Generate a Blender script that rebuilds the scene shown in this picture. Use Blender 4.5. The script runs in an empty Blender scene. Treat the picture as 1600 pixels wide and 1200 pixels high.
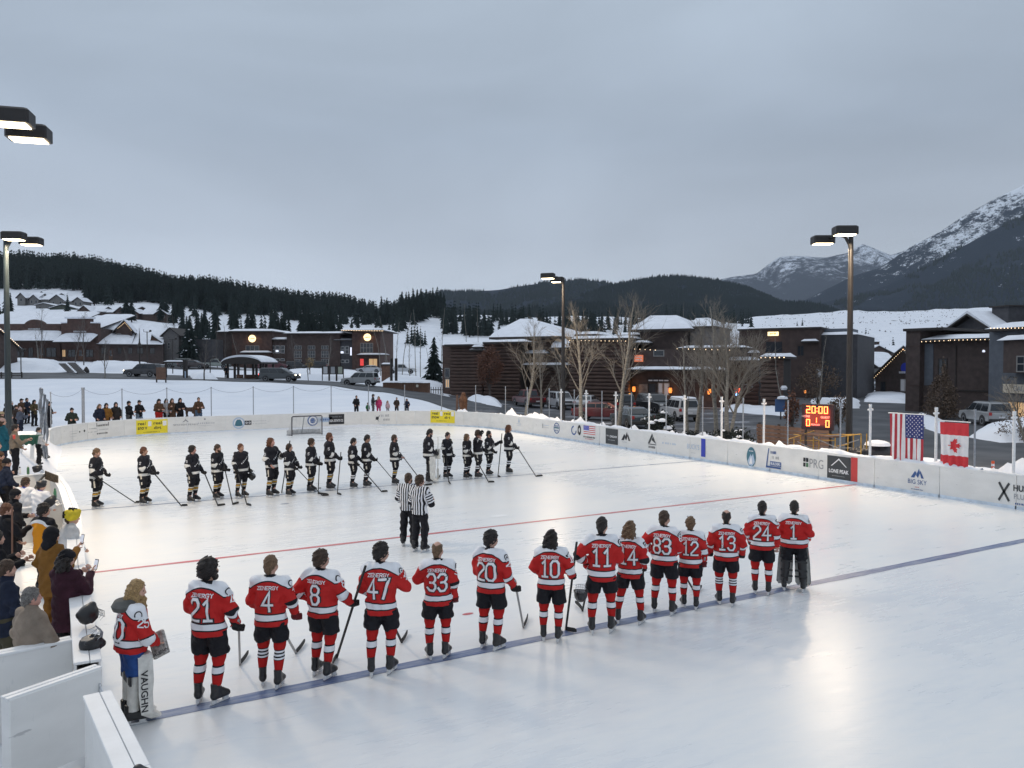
import bpy, bmesh, math, random
import numpy as np
from mathutils import Vector, Matrix
from mathutils.bvhtree import BVHTree
R = math.radians
random.seed(11)
RNG = np.random.default_rng(5)
SC = bpy.context.scene
COL = SC.collection
# ---------------------------------------------------------------- camera
CAM_H, YAW, PITCH, FPX, CU, CV = 4.45, 29.14, 1.385, 1200.0, 800.0, 600.0
cam_d = bpy.data.cameras.new('camera')
cam_d.sensor_width = 36.0
cam_d.lens = 36.0 * FPX / 1600.0
cam_d.clip_start = 0.1
cam_d.clip_end = 40000.0
cam = bpy.data.objects.new('camera', cam_d)
cam.location = (0, 0, CAM_H)
cam.rotation_euler = (R(90 - PITCH), 0, R(-YAW))
COL.objects.link(cam)
SC.camera = cam
# ---------------------------------------------------------------- sky, sun, exposure
world = bpy.data.worlds.new('World')
SC.world = world
world.use_nodes = True
wn, wl = world.node_tree.nodes, world.node_tree.links
wn.clear()
w_out = wn.new('ShaderNodeOutputWorld')
w_sky = wn.new('ShaderNodeTexSky'); w_sky.sky_type = 'NISHITA'; w_sky.sun_disc = False
w_sky.sun_elevation = R(38); w_sky.sun_rotation = R(200); w_sky.air_density = 1.0; w_sky.dust_density = 2.0
w_bg0 = wn.new('ShaderNodeBackground'); w_bg0.inputs[1].default_value = 0.05
wl.new(w_sky.outputs[0], w_bg0.inputs[0])
# overcast cloud deck: grey blue, a darker mottled band in the middle heights, paler at the skyline
w_tc = wn.new('ShaderNodeTexCoord')
w_sep = wn.new('ShaderNodeSeparateXYZ'); wl.new(w_tc.outputs['Generated'], w_sep.inputs[0])
w_map = wn.new('ShaderNodeMapping'); w_map.inputs['Scale'].default_value = (1.5, 1.5, 4.6)
w_map.inputs['Rotation'].default_value = (0.05, 0.22, 0.3)
wl.new(w_tc.outputs['Generated'], w_map.inputs[0])
w_no = wn.new('ShaderNodeTexNoise'); w_no.inputs['Scale'].default_value = 1.15; w_no.inputs['Detail'].default_value = 6.0
w_no.inputs['Roughness'].default_value = 0.48; w_no.inputs['Distortion'].default_value = 0.5
wl.new(w_map.outputs[0], w_no.inputs['Vector'])
w_rmp = wn.new('ShaderNodeValToRGB')
els = w_rmp.color_ramp.elements
SKYC = [(0.0, (0.730, 0.770, 0.825)), (0.07, (0.645, 0.700, 0.770)), (0.16, (0.475, 0.532, 0.612)), (0.28, (0.412, 0.482, 0.576)),
  (0.44, (0.455, 0.535, 0.632)), (1.0, (0.86, 0.93, 1.02))]
els[0].position, els[0].color = SKYC[0][0], SKYC[0][1] + (1,)
els[1].position, els[1].color = SKYC[-1][0], SKYC[-1][1] + (1,)
for p_, c_ in SKYC[1:-1]:
 e_ = els.new(p_); e_.color = c_ + (1,)
wl.new(w_sep.outputs['Z'], w_rmp.inputs[0])
w_mr = wn.new('ShaderNodeMapRange'); w_mr.inputs[1].default_value = 0.30; w_mr.inputs[2].default_value = 0.70
w_mr.inputs[3].default_value = 0.85; w_mr.inputs[4].default_value = 1.12
wl.new(w_no.outputs[0], w_mr.inputs[0])
w_mul = wn.new('ShaderNodeVectorMath'); w_mul.operation = 'SCALE'
wl.new(w_rmp.outputs[0], w_mul.inputs[0]); wl.new(w_mr.outputs[0], w_mul.inputs['Scale'])
w_bg1 = wn.new('ShaderNodeBackground'); w_bg1.inputs[1].default_value = 1.0
wl.new(w_mul.outputs[0], w_bg1.inputs[0])
w_mix = wn.new('ShaderNodeMixShader'); w_mix.inputs[0].default_value = 0.94
wl.new(w_bg0.outputs[0], w_mix.inputs[1]); wl.new(w_bg1.outputs[0], w_mix.inputs[2])
wl.new(w_mix.outputs[0], w_out.inputs[0])
sun_d = bpy.data.lights.new('sun', 'SUN')
sun_d.energy = 0.6; sun_d.angle = R(60); sun_d.color = (0.93, 0.96, 1.0)
sun = bpy.data.objects.new('sun', sun_d)
sun.rotation_euler = (R(52), 0, R(-160))
COL.objects.link(sun)
SC.render.engine = 'CYCLES'
SC.view_settings.view_transform = 'Standard'
SC.view_settings.look = 'None'
SC.view_settings.exposure = 0.0
SC.view_settings.gamma = 1.0
SC.view_settings.use_curve_mapping = False
SC.cycles.max_bounces = 6
SC.cycles.volume_bounces = 1
SC.cycles.use_denoising = True
# ---------------------------------------------------------------- measuring: a pixel of the photograph seen as a ray in the place
_sy, _cy, _sp, _cp = math.sin(R(YAW)), math.cos(R(YAW)), math.sin(R(PITCH)), math.cos(R(PITCH))
RIGHT = np.array([_cy, -_sy, 0.0]); FWDH = np.array([_sy, _cy, 0.0])
FWD = np.array([_sy * _cp, _cy * _cp, -_sp]); UP = np.array([_sy * _sp, _cy * _sp, _cp])
CAMP = np.array([0, 0, CAM_H])
def ray(u, v):
 return FWD + RIGHT * ((u - CU) / FPX) + UP * ((CV - v) / FPX)
def on_z(u, v, z=0.0):                     # point of the plane at height z
 r = ray(u, v); return CAMP + r * ((z - CAM_H) / r[2])
def at_d(u, v, d):                         # point at horizontal distance-along-axis d
 r = ray(u, v); return CAMP + r * (d / float(r @ FWDH))
def zrow(v, d, u=800):
 return float(at_d(u, v, d)[2])
def to_px(p):
 q = np.asarray(p, float) - CAMP; w = q @ FWD
 return CU + FPX * (q @ RIGHT) / w, CV - FPX * (q @ UP) / w
def dep(p):
 return float((np.asarray(p, float)[:3] - CAMP) @ FWDH)
# ---------------------------------------------------------------- materials
MATS = {}
def mat(name, col, rough=0.7, var=0.0, vscale=6.0, bump=0.0, bscale=30.0, metal=0.0, emit=None, es=1.0, spec=None, coat=0.0, col2=None, detail=4.0, stretch=None):
 if name in MATS: return MATS[name]
 m = bpy.data.materials.new(name); m.use_nodes = True
 nt = m.node_tree; b = nt.nodes['Principled BSDF']
 b.inputs['Base Color'].default_value = (*col, 1); b.inputs['Roughness'].default_value = rough
 b.inputs['Metallic'].default_value = metal
 if spec is not None: b.inputs['Specular IOR Level'].default_value = spec
 if coat: b.inputs['Coat Weight'].default_value = coat
 if emit:
  b.inputs['Emission Color'].default_value = (*emit, 1); b.inputs['Emission Strength'].default_value = es
 if var or bump:
  tc = nt.nodes.new('ShaderNodeTexCoord'); vec = tc.outputs['Object']
  if stretch:
   mp = nt.nodes.new('ShaderNodeMapping'); mp.inputs['Scale'].default_value = stretch
   nt.links.new(vec, mp.inputs[0]); vec = mp.outputs[0]
  if var:
   n = nt.nodes.new('ShaderNodeTexNoise'); n.inputs['Scale'].default_value = vscale; n.inputs['Detail'].default_value = detail
   nt.links.new(vec, n.inputs['Vector'])
   r = nt.nodes.new('ShaderNodeValToRGB')
   c0 = tuple(max(0, c * (1 - var)) for c in col); c1 = col2 or tuple(min(1, c * (1 + var)) for c in col)
   r.color_ramp.elements[0].position = 0.33; r.color_ramp.elements[0].color = (*c0, 1)
   r.color_ramp.elements[1].position = 0.67; r.color_ramp.elements[1].color = (*c1, 1)
   nt.links.new(n.outputs[0], r.inputs[0]); nt.links.new(r.outputs[0], b.inputs['Base Color'])
  if bump:
   n2 = nt.nodes.new('ShaderNodeTexNoise'); n2.inputs['Scale'].default_value = bscale; n2.inputs['Detail'].default_value = 3
   nt.links.new(vec, n2.inputs['Vector'])
   bp = nt.nodes.new('ShaderNodeBump'); bp.inputs['Strength'].default_value = bump; bp.inputs['Distance'].default_value = 0.05
   nt.links.new(n2.outputs[0], bp.inputs['Height']); nt.links.new(bp.outputs[0], b.inputs['Normal'])
 MATS[name] = m
 return m
class NG:                                   # tiny node-graph helper for the patterned materials
 def __init__(s, name, rough=0.8, spec=0.3):
  s.m = bpy.data.materials.new(name); s.m.use_nodes = True; s.nt = s.m.node_tree
  s.b = s.nt.nodes['Principled BSDF']; s.b.inputs['Roughness'].default_value = rough
  s.b.inputs['Specular IOR Level'].default_value = spec; MATS[name] = s.m
 def node(s, t, **kw):
  n = s.nt.nodes.new(t)
  for k, v in kw.items(): setattr(n, k, v)
  return n
 def inp(s, sock, v):
  if hasattr(v, 'is_output'): s.nt.links.new(v, sock)
  else: sock.default_value = v
 def math(s, op, a, b=0.0, c=None):
  n = s.node('ShaderNodeMath', operation=op); s.inp(n.inputs[0], a); s.inp(n.inputs[1], b)
  if c is not None: s.inp(n.inputs[2], c)
  return n.outputs[0]
 def mix(s, f, a, b):
  n = s.node('ShaderNodeMix', data_type='RGBA'); s.inp(n.inputs[0], f)
  for i, x in ((6, a), (7, b)):
   s.inp(n.inputs[i], x if hasattr(x, 'is_output') else (*x, 1))
  return n.outputs[2]
 def band(s, t, lo, hi):
  return s.math('MULTIPLY', s.math('GREATER_THAN', t, lo), s.math('LESS_THAN', t, hi))
 def attr(s, name):
  n = s.node('ShaderNodeAttribute'); n.attribute_name = name
  q = s.node('ShaderNodeSeparateXYZ'); s.nt.links.new(n.outputs['Vector'], q.inputs[0]); return q.outputs
 def noise(s, scale, detail=4.0, vec=None, stretch=None, rough=0.5, coord='Object'):
  if vec is None:
   vec = s.node('ShaderNodeTexCoord').outputs[coord]
  if stretch:
   mp = s.node('ShaderNodeMapping'); mp.inputs['Scale'].default_value = stretch; s.nt.links.new(vec, mp.inputs[0]); vec = mp.outputs[0]
  n = s.node('ShaderNodeTexNoise'); n.inputs['Scale'].default_value = scale; n.inputs['Detail'].default_value = detail
  n.inputs['Roughness'].default_value = rough; s.nt.links.new(vec, n.inputs['Vector']); return n.outputs[0]
 def ramp(s, t, *stops):
  n = s.node('ShaderNodeValToRGB'); e = n.color_ramp.elements
  e[0].position, e[0].color = stops[0][0], (*stops[0][1], 1); e[1].position, e[1].color = stops[-1][0], (*stops[-1][1], 1)
  for p, c in stops[1:-1]:
   q = e.new(p); q.color = (*c, 1)
  s.inp(n.inputs[0], t); return n.outputs[0]
 def bump(s, h, strength=0.3, dist=0.02):
  n = s.node('ShaderNodeBump'); n.inputs['Strength'].default_value = strength; n.inputs['Distance'].default_value = dist
  s.inp(n.inputs['Height'], h); s.nt.links.new(n.outputs[0], s.b.inputs['Normal'])
 def base(s, c): s.inp(s.b.inputs['Base Color'], c)
# ---------------------------------------------------------------- meshes and objects
def mk_mesh(name, V, F, mats=(), mi=None, smooth=False):
 """V (n,3) array, F list of tuples or (m,3/4) array"""
 me = bpy.data.meshes.new(name)
 V = np.asarray(V, np.float32)
 if isinstance(F, np.ndarray):
  k = F.shape[1]; flat = F.astype(np.int32).ravel(); n = len(F)
  starts = np.arange(0, n * k, k, dtype=np.int32); tot = np.full(n, k, np.int32)
 else:
  n = len(F); tot = np.array([len(f) for f in F], np.int32)
  flat = np.array([i for f in F for i in f], np.int32); starts = np.concatenate(([0], np.cumsum(tot)[:-1])).astype(np.int32) if n else np.zeros(0, np.int32)
 me.vertices.add(len(V)); me.vertices.foreach_set('co', V.ravel())
 me.loops.add(len(flat)); me.loops.foreach_set('vertex_index', flat)
 me.polygons.add(n); me.polygons.foreach_set('loop_start', starts); me.polygons.foreach_set('loop_total', tot)
 if mi is not None: me.polygons.foreach_set('material_index', np.asarray(mi, np.int32))
 me.polygons.foreach_set('use_smooth', np.full(n, bool(smooth)))
 for m in mats: me.materials.append(m)
 me.update(calc_edges=True); me.validate()
 return me
def tag(o, label=None, cat=None, group=None, kind=None):
 if label: o['label'] = label
 if cat: o['category'] = cat
 if group: o['group'] = group
 if kind: o['kind'] = kind
 return o
def link(name, data, parent=None, loc=None, rz=None, mats=None):
 o = bpy.data.objects.new(name, data); COL.objects.link(o)
 if parent is not None: o.parent = parent
 if loc is not None: o.location = [float(x) for x in loc]
 if rz is not None: o.rotation_euler = (0, 0, rz)
 if mats:
  for i, m in enumerate(mats):
   o.material_slots[i].link = 'OBJECT'; o.material_slots[i].material = m
 return o
def thing(name, label, cat, loc=(0, 0, 0), rz=0.0, group=None):
 return tag(link(name, None, None, loc, rz), label, cat, group)
class MB:
 """collects simple shapes, links them as one mesh object"""
 def __init__(s): s.V = []; s.F = []; s.M = []; s.mi = 0; s.T = None
 def add(s, vs, fs, mi=None):
  n = len(s.V)
  if s.T is not None: vs = [s.T @ Vector(v) for v in vs]
  s.V += [tuple(v) for v in vs]; s.F += [tuple(i + n for i in f) for f in fs]; s.M += [s.mi if mi is None else mi] * len(fs)
  return s
 def box(s, x0, x1, y0, y1, z0, z1, mi=None):
  v = [(x0, y0, z0), (x1, y0, z0), (x1, y1, z0), (x0, y1, z0), (x0, y0, z1), (x1, y0, z1), (x1, y1, z1), (x0, y1, z1)]
  return s.add(v, [(0, 3, 2, 1), (4, 5, 6, 7), (0, 1, 5, 4), (1, 2, 6, 5), (2, 3, 7, 6), (3, 0, 4, 7)], mi)
 def cbox(s, x0, x1, y0, y1, z0, z1, c=0.02, mi=None):     # box with chamfered vertical and top edges
  a = [(x0 + c, y0), (x1 - c, y0), (x1, y0 + c), (x1, y1 - c), (x1 - c, y1), (x0 + c, y1), (x0, y1 - c), (x0, y0 + c)]
  cx, cy = (x0 + x1) / 2, (y0 + y1) / 2
  def ins(p): return (p[0] + (c if p[0] < cx else -c) * .9, p[1] + (c if p[1] < cy else -c) * .9)
  v = [(p[0], p[1], z0) for p in a] + [(p[0], p[1], z1 - c) for p in a] + [(*ins(p), z1) for p in a]
  f = [tuple(range(7, -1, -1)), tuple(range(16, 24))]
  for k in (0, 8):
   f += [(k + i, k + (i + 1) % 8, k + 8 + (i + 1) % 8, k + 8 + i) for i in range(8)]
  return s.add(v, f, mi)
 def tube(s, pts, rad, n=8, mi=None, cap=True):
  P = [Vector(p) for p in pts]; rs = rad if isinstance(rad, (list, tuple)) else [rad] * len(P)
  vs = []; fs = []; up = None
  for i, p in enumerate(P):
   t = (P[min(i + 1, len(P) - 1)] - P[max(i - 1, 0)]).normalized()
   if up is None: up = Vector((0, 0, 1)) if abs(t.z) < .9 else Vector((1, 0, 0))
   a = t.cross(up); a = a.normalized() if a.length > 1e-6 else t.orthogonal().normalized()
   b = a.cross(t); up = b
   for k in range(n):
    q = 2 * math.pi * k / n; vs.append(p + (a * math.cos(q) + b * math.sin(q)) * rs[i])
  for i in range(len(P) - 1):
   for k in range(n):
    k2 = (k + 1) % n; fs.append((i * n + k, i * n + k2, (i + 1) * n + k2, (i + 1) * n + k))
  if cap: fs += [tuple(range(n - 1, -1, -1)), tuple(range((len(P) - 1) * n, len(P) * n))]
  return s.add(vs, fs, mi)
 def lathe(s, prof, n=16, c=(0, 0, 0), mi=None, axis='z'):
  vs = []; fs = []
  for r, z in prof:
   for k in range(n):
    q = 2 * math.pi * k / n; x, y = r * math.cos(q), r * math.sin(q)
    v = (x, y, z) if axis == 'z' else ((z, x, y) if axis == 'x' else (y, z, x))
    vs.append((c[0] + v[0], c[1] + v[1], c[2] + v[2]))
  for i in range(len(prof) - 1):
   for k in range(n):
    k2 = (k + 1) % n; fs.append((i * n + k, i * n + k2, (i + 1) * n + k2, (i + 1) * n + k))
  fs += [tuple(range(n - 1, -1, -1)), tuple(range((len(prof) - 1) * n, len(prof) * n))]
  return s.add(vs, fs, mi)
 def prism(s, poly, a, b, axis='y', mi=None):     # polygon in the two other axes, extruded from a to b
  def P(p, t): return {'y': (p[0], t, p[1]), 'x': (t, p[0], p[1]), 'z': (p[0], p[1], t)}[axis]
  n = len(poly); v = [P(p, a) for p in poly] + [P(p, b) for p in poly]
  f = [tuple(range(n)), tuple(range(2 * n - 1, n - 1, -1))] + [(i, n + i, n + (i + 1) % n, (i + 1) % n) for i in range(n)]
  return s.add(v, f, mi)
 def quad(s, a, b, c, d, mi=None): return s.add([a, b, c, d], [(0, 1, 2, 3)], mi)
 def mesh(s, name, mats, smooth=False, fix=True):
  ms = mats if isinstance(mats, (list, tuple)) else [mats]
  me = mk_mesh(name, np.array(s.V, np.float32).reshape(-1, 3), s.F, ms, s.M, smooth)
  if fix:
   bm = bmesh.new(); bm.from_mesh(me); bmesh.ops.recalc_face_normals(bm, faces=bm.faces); bm.to_mesh(me); bm.free()
  if smooth:
   try: me.set_sharp_from_angle(angle=R(40))
   except Exception: pass
  return me
 def build(s, name, mats, parent=None, loc=None, rz=None, smooth=False):
  return link(name, s.mesh(name, mats, smooth), parent, loc, rz)
def copy_tree(o, parent=None):
 c = o.copy(); COL.objects.link(c); c.parent = parent
 for ch in list(o.children): copy_tree(ch, c)
 return c
def vnoise(x, y, seed=0):
 """smooth value noise on arrays"""
 xi, yi = np.floor(x).astype(np.int64), np.floor(y).astype(np.int64); xf, yf = x - xi, y - yi
 def h(a, b):
  n = (a * 374761393 + b * 668265263 + seed * 974711) & 0xffffffff
  n = ((n ^ (n >> 13)) * 1274126177) & 0xffffffff
  return ((n ^ (n >> 16)) & 0xffff) / 65535.0
 u, v = xf * xf * (3 - 2 * xf), yf * yf * (3 - 2 * yf)
 return (h(xi, yi) * (1 - u) + h(xi + 1, yi) * u) * (1 - v) + (h(xi, yi + 1) * (1 - u) + h(xi + 1, yi + 1) * u) * v
def fbm(x, y, oct=4, seed=0):
 t, a, s = 0.0, 0.5, 1.0
 for i in range(oct):
  t = t + a * vnoise(x * s, y * s, seed + i * 17); a *= 0.5; s *= 2.03
 return t
# ================================================================ smooth bodies: a distance field of tapered limbs, skinned
def surface_nets(f, org, h):
 s = f < 0
 nx, ny, nz = f.shape
 C = [(i, j, k) for i in (0, 1) for j in (0, 1) for k in (0, 1)]
 cnt = np.zeros((nx - 1, ny - 1, nz - 1), np.int8)
 for (i, j, k) in C: cnt += s[i:nx - 1 + i, j:ny - 1 + j, k:nz - 1 + k]
 act = (cnt > 0) & (cnt < 8)
 ii = np.argwhere(act); idx = np.full(act.shape, -1, np.int32); idx[act] = np.arange(len(ii))
 fv = {c: f[ii[:, 0] + c[0], ii[:, 1] + c[1], ii[:, 2] + c[2]] for c in C}
 acc = np.zeros((len(ii), 3)); num = np.zeros(len(ii))
 for a in C:
  for ax in range(3):
   if a[ax] == 0:
    b = list(a); b[ax] = 1; b = tuple(b)
    fa, fb = fv[a], fv[b]; cr = (fa < 0) != (fb < 0)
    t = np.where(cr, fa / np.where(cr, fa - fb, 1), 0)
    p = np.array(a, float)[None] + t[:, None] * (np.array(b) - np.array(a))[None]
    acc += p * cr[:, None]; num += cr
 V = (ii + acc / num[:, None]) * h + org
 Q = []
 for ax in range(3):
  sl0 = [slice(None)] * 3; sl1 = [slice(None)] * 3
  sl0[ax] = slice(0, -1); sl1[ax] = slice(1, None)
  a, b = s[tuple(sl0)], s[tuple(sl1)]
  e = np.argwhere(a != b); o1, o2 = [(1, 2), (2, 0), (0, 1)][ax]
  e = e[(e[:, o1] > 0) & (e[:, o2] > 0) & (e[:, o1] < f.shape[o1] - 1) & (e[:, o2] < f.shape[o2] - 1)]
  ins = a[e[:, 0], e[:, 1], e[:, 2]]
  def cell(d1, d2):
   g = e.copy(); g[:, o1] -= d1; g[:, o2] -= d2; return idx[g[:, 0], g[:, 1], g[:, 2]]
  q = np.stack([cell(1, 1), cell(0, 1), cell(0, 0), cell(1, 0)], 1)
  q[~ins] = q[~ins][:, ::-1]; Q.append(q)
 Q = np.concatenate(Q); Q = Q[(Q >= 0).all(1)]
 return V, Q
class Field:
 def __init__(s, lo, hi, h):
  s.h = h; s.lo = np.array(lo, float); n = np.ceil((np.array(hi) - s.lo) / h).astype(int) + 1
  s.f = np.full(n, 0.25, np.float32); s.n = n
  s.ax = [s.lo[i] + h * np.arange(n[i]) for i in range(3)]
 def _block(s, lo, hi):
  i0 = np.clip(np.floor((lo - s.lo) / s.h).astype(int), 0, s.n - 1); i1 = np.clip(np.ceil((hi - s.lo) / s.h).astype(int) + 1, 1, s.n)
  sl = tuple(slice(i0[k], max(i1[k], i0[k] + 1)) for k in range(3))
  X = np.meshgrid(*[s.ax[k][sl[k]] for k in range(3)], indexing='ij')
  return sl, X
 def cap(s, a, b, ra, rb=None, ky=1.0, k=0.03, flat=False, flata=False, sub=False):
  rb = ra if rb is None else rb
  a, b = np.array(a, float), np.array(b, float); m = max(ra, rb) + k + 2.5 * s.h
  sl, (X, Y, Z) = s._block(np.minimum(a, b) - m, np.maximum(a, b) + m)
  ba = b - a; L2 = max(ba @ ba, 1e-9)
  t = np.clip(((X - a[0]) * ba[0] + (Y - a[1]) * ba[1] + (Z - a[2]) * ba[2]) / L2, 0, 1)
  dx, dy, dz = X - a[0] - t * ba[0], (Y - a[1] - t * ba[1]) * ky, Z - a[2] - t * ba[2]
  d = np.sqrt(dx * dx + dy * dy + dz * dz) - (ra + (rb - ra) * t)
  if flat or flata:
   n = ba / math.sqrt(L2)
   if flat: d = np.maximum(d, (X - b[0]) * n[0] + (Y - b[1]) * n[1] + (Z - b[2]) * n[2])
   if flata: d = np.maximum(d, -((X - a[0]) * n[0] + (Y - a[1]) * n[1] + (Z - a[2]) * n[2]))
  s._comb(sl, d, k, sub); return s
 def ell(s, c, r, k=0.02, sub=False):
  c, r = np.array(c, float), np.array(r, float); m = k + 2.5 * s.h
  sl, (X, Y, Z) = s._block(c - r - m, c + r + m)
  q = np.sqrt(((X - c[0]) / r[0]) ** 2 + ((Y - c[1]) / r[1]) ** 2 + ((Z - c[2]) / r[2]) ** 2)
  g = np.sqrt(((X - c[0]) / r[0] ** 2) ** 2 + ((Y - c[1]) / r[1] ** 2) ** 2 + ((Z - c[2]) / r[2] ** 2) ** 2)
  s._comb(sl, q * (q - 1) / np.maximum(g, 1e-6), k, sub); return s
 def _comb(s, sl, d, k, sub):
  f = s.f[sl]
  if sub: s.f[sl] = np.maximum(f, -d)
  else:
   hh = np.clip(0.5 + 0.5 * (f - d) / k, 0, 1); s.f[sl] = f + (d - f) * hh - k * hh * (1 - hh)
 def cut(s, p, n):
  X = np.meshgrid(*s.ax, indexing='ij'); s.f = np.maximum(s.f, sum((X[i] - p[i]) * n[i] for i in range(3)).astype(np.float32)); return s
 def wrinkle(s, amp, sc, seed=0, az=0.5):
  X, Y, Z = np.meshgrid(*s.ax, indexing='ij')
  rr = random.Random(seed)
  for i in range(3):
   a, b, c, ph = rr.uniform(-1, 1), rr.uniform(-1, 1), rr.uniform(az, 1.3), rr.uniform(0, 6.3)
   s.f += (amp / 2 * np.sin(sc * (1 + .4 * i) * (a * X + b * Y + c * Z) + ph + 2.2 * np.sin(5 * X + i + ph) + 1.7 * np.sin(6 * Z * a + 4 * Y))).astype(np.float32)
  return s
 def out(s):
  f = s.f.copy(); f[0] = f[-1] = 0.2; f[:, 0] = f[:, -1] = 0.2; f[:, :, 0] = f[:, :, -1] = 0.2
  return surface_nets(f, s.lo, s.h)
def sdf_mesh(name, fld, mats, vec=None):
 V, Q = fld.out()
 me = mk_mesh(name, V, Q, mats, smooth=True)
 if vec is not None:
  A = np.asarray(vec(V), np.float32)
  at = me.attributes.new('pc', 'FLOAT_VECTOR', 'POINT'); at.data.foreach_set('vector', A.ravel())
 return me
def seg_t(V, a, b):
 a, b = np.array(a), np.array(b); ba = b - a
 t = np.clip((V - a) @ ba / (ba @ ba), 0, 1); return t, np.linalg.norm(V - a - t[:, None] * ba, axis=1)
# ---------------------------------------------------------------- cloth and skin materials
def cloth(name, col, rough=0.85, var=0.12, bump=0.25): return mat(name, col, rough, var + .08, 5.0, .55, 11.0, spec=0.2)
SKIN = [mat('skin_fair', (0.56, 0.33, 0.25), 0.55, 0.1, 14), mat('skin_tan', (0.47, 0.27, 0.19), 0.55, 0.1, 14), mat('skin_ruddy', (0.54, 0.28, 0.22), 0.55, 0.1, 14)]
M_EYE = mat('eye_dark', (0.03, 0.025, 0.02), 0.3); M_LIP = mat('lip_pink', (0.36, 0.15, 0.13), 0.5)
HAIRC = {'dark': mat('hair_dark', (0.018, 0.013, 0.011), 0.55, 0.5, 60, 0.6, 90), 'brown': mat('hair_brown', (0.06, 0.034, 0.02), 0.55, 0.5, 60, 0.6, 90),
         'auburn': mat('hair_auburn', (0.13, 0.05, 0.022), 0.55, 0.4, 60, 0.6, 90), 'blond': mat('hair_blond', (0.36, 0.23, 0.10), 0.5, 0.4, 60, 0.6, 90),
         'grey': mat('hair_grey', (0.16, 0.15, 0.14), 0.6, 0.5, 60, 0.6, 90), 'sandy': mat('hair_sandy', (0.16, 0.095, 0.05), 0.55, 0.4, 60, 0.6, 90)}
RED, BLK, WHT = (0.45, 0.016, 0.015), (0.012, 0.012, 0.016), (0.78, 0.79, 0.82)
def jersey_red():
 g = NG('jersey_red_white', 0.75, 0.25); o = g.attr('pc'); arm, t, yk = o[0], o[1], o[2]
 ia = g.math('GREATER_THAN', arm, 0.5); n = g.noise(14, 3); red = g.mix(n, (0.43, 0.014, 0.014), (0.57, 0.023, 0.021))
 def stripe(lo, w, bw): return g.band(t, lo, lo + w + 2 * bw), g.band(t, lo + bw, lo + w + bw)
 b1, w1 = stripe(0.075, 0.075, 0.018); b2, w2 = stripe(0.17, 0.065, 0.016)
 bl = g.math('ADD', g.math('MULTIPLY', b1, g.math('SUBTRACT', 1.0, ia)), g.math('MULTIPLY', b2, ia))
 wh = g.math('ADD', g.math('MULTIPLY', w1, g.math('SUBTRACT', 1.0, ia)), g.math('MULTIPLY', w2, ia))
 c = g.mix(bl, red, BLK); c = g.mix(wh, c, WHT)
 c = g.mix(g.math('GREATER_THAN', yk, -0.018), c, BLK); c = g.mix(g.math('GREATER_THAN', yk, 0.0), c, WHT)
 c = g.mix(g.math('GREATER_THAN', yk, 0.5), c, BLK)
 g.base(c); g.bump(g.noise(10, 3), 0.5, 0.05); return g.m
def jersey_black():
 g = NG('jersey_black_white', 0.75, 0.25); o = g.attr('pc'); ia = g.math('GREATER_THAN', o[0], 0.5); t = o[1]
 w = g.math('ADD', g.math('MULTIPLY', g.band(t, 0.085, 0.165), g.math('SUBTRACT', 1.0, ia)), g.math('MULTIPLY', g.band(t, 0.20, 0.30), ia))
 g.base(g.mix(w, g.mix(g.noise(14, 3), (0.008, 0.008, 0.012), (0.02, 0.02, 0.027)), (0.70, 0.69, 0.66))); g.bump(g.noise(16, 3), 0.25, 0.03); return g.m
def jersey_stripes():
 g = NG('referee_stripes', 0.75, 0.25); o = g.attr('pc')
 w = g.math('LESS_THAN', g.math('FRACT', g.math('MULTIPLY', o[2], 16.0)), 0.5)
 g.base(g.mix(w, BLK, WHT)); g.bump(g.noise(16, 3), 0.2, 0.03); return g.m
def jersey_white():
 g = NG('jersey_plain_white', 0.8, 0.25); o = g.attr('pc'); t = o[1]; na = g.math('LESS_THAN', o[0], 0.5)
 c = g.mix(g.math('MULTIPLY', na, g.band(t, 0.05, 0.075)), (0.74, 0.75, 0.78), (0.05, 0.03, 0.12)); c = g.mix(g.math('MULTIPLY', na, g.band(t, 0.09, 0.115)), c, (0.05, 0.03, 0.12))
 c = g.mix(g.math('GREATER_THAN', o[2], 0.47), c, (0.06, 0.09, 0.42)); g.base(c); g.bump(g.noise(16, 3), 0.25, 0.03); return g.m
def jersey_gold():
 g = NG('jersey_gold_black', 0.8, 0.25); o = g.attr('pc')
 c = g.mix(g.math('GREATER_THAN', o[2], -0.04), (0.62, 0.24, 0.01), (0.7, 0.7, 0.7)); c = g.mix(g.math('GREATER_THAN', o[2], 0.02), c, BLK)
 c = g.mix(g.math('GREATER_THAN', o[0], 0.5), c, (0.03, 0.025, 0.02)); g.base(c); g.bump(g.noise(16, 3), 0.25, 0.03); return g.m
def sock(name, base, bands):
 g = NG(name, 0.85, 0.2); t = g.attr('pc')[1]; c = base
 for lo, hi, col in bands: c = g.mix(g.band(t, lo, hi), c, col)
 g.base(c); g.bump(g.noise(30, 2), 0.2, 0.01); return g.m
CREAM, GOLD = (0.62, 0.58, 0.50), (0.58, 0.33, 0.05)
J_RED, J_BLK, J_REF, J_WHT, J_GLD = jersey_red(), jersey_black(), jersey_stripes(), jersey_white(), jersey_gold()
S_RED1 = sock('sock_red_one_band', RED, [(.335, .45, BLK), (.355, .43, WHT)])
S_RED3 = sock('sock_red_three_bands', RED, [(.35, .49, BLK), (.36, .385, WHT), (.405, .43, WHT), (.45, .475, WHT)])
S_GOLD = sock('sock_black_gold', BLK, [(.33, .365, CREAM), (.385, .42, GOLD), (.44, .475, CREAM)])
S_CREAM = sock('sock_black_cream', BLK, [(.34, .37, CREAM), (.40, .43, GOLD), (.46, .49, CREAM)])
S_WHT2 = sock('sock_black_white', BLK, [(.33, .37, WHT), (.41, .45, WHT)])
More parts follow.
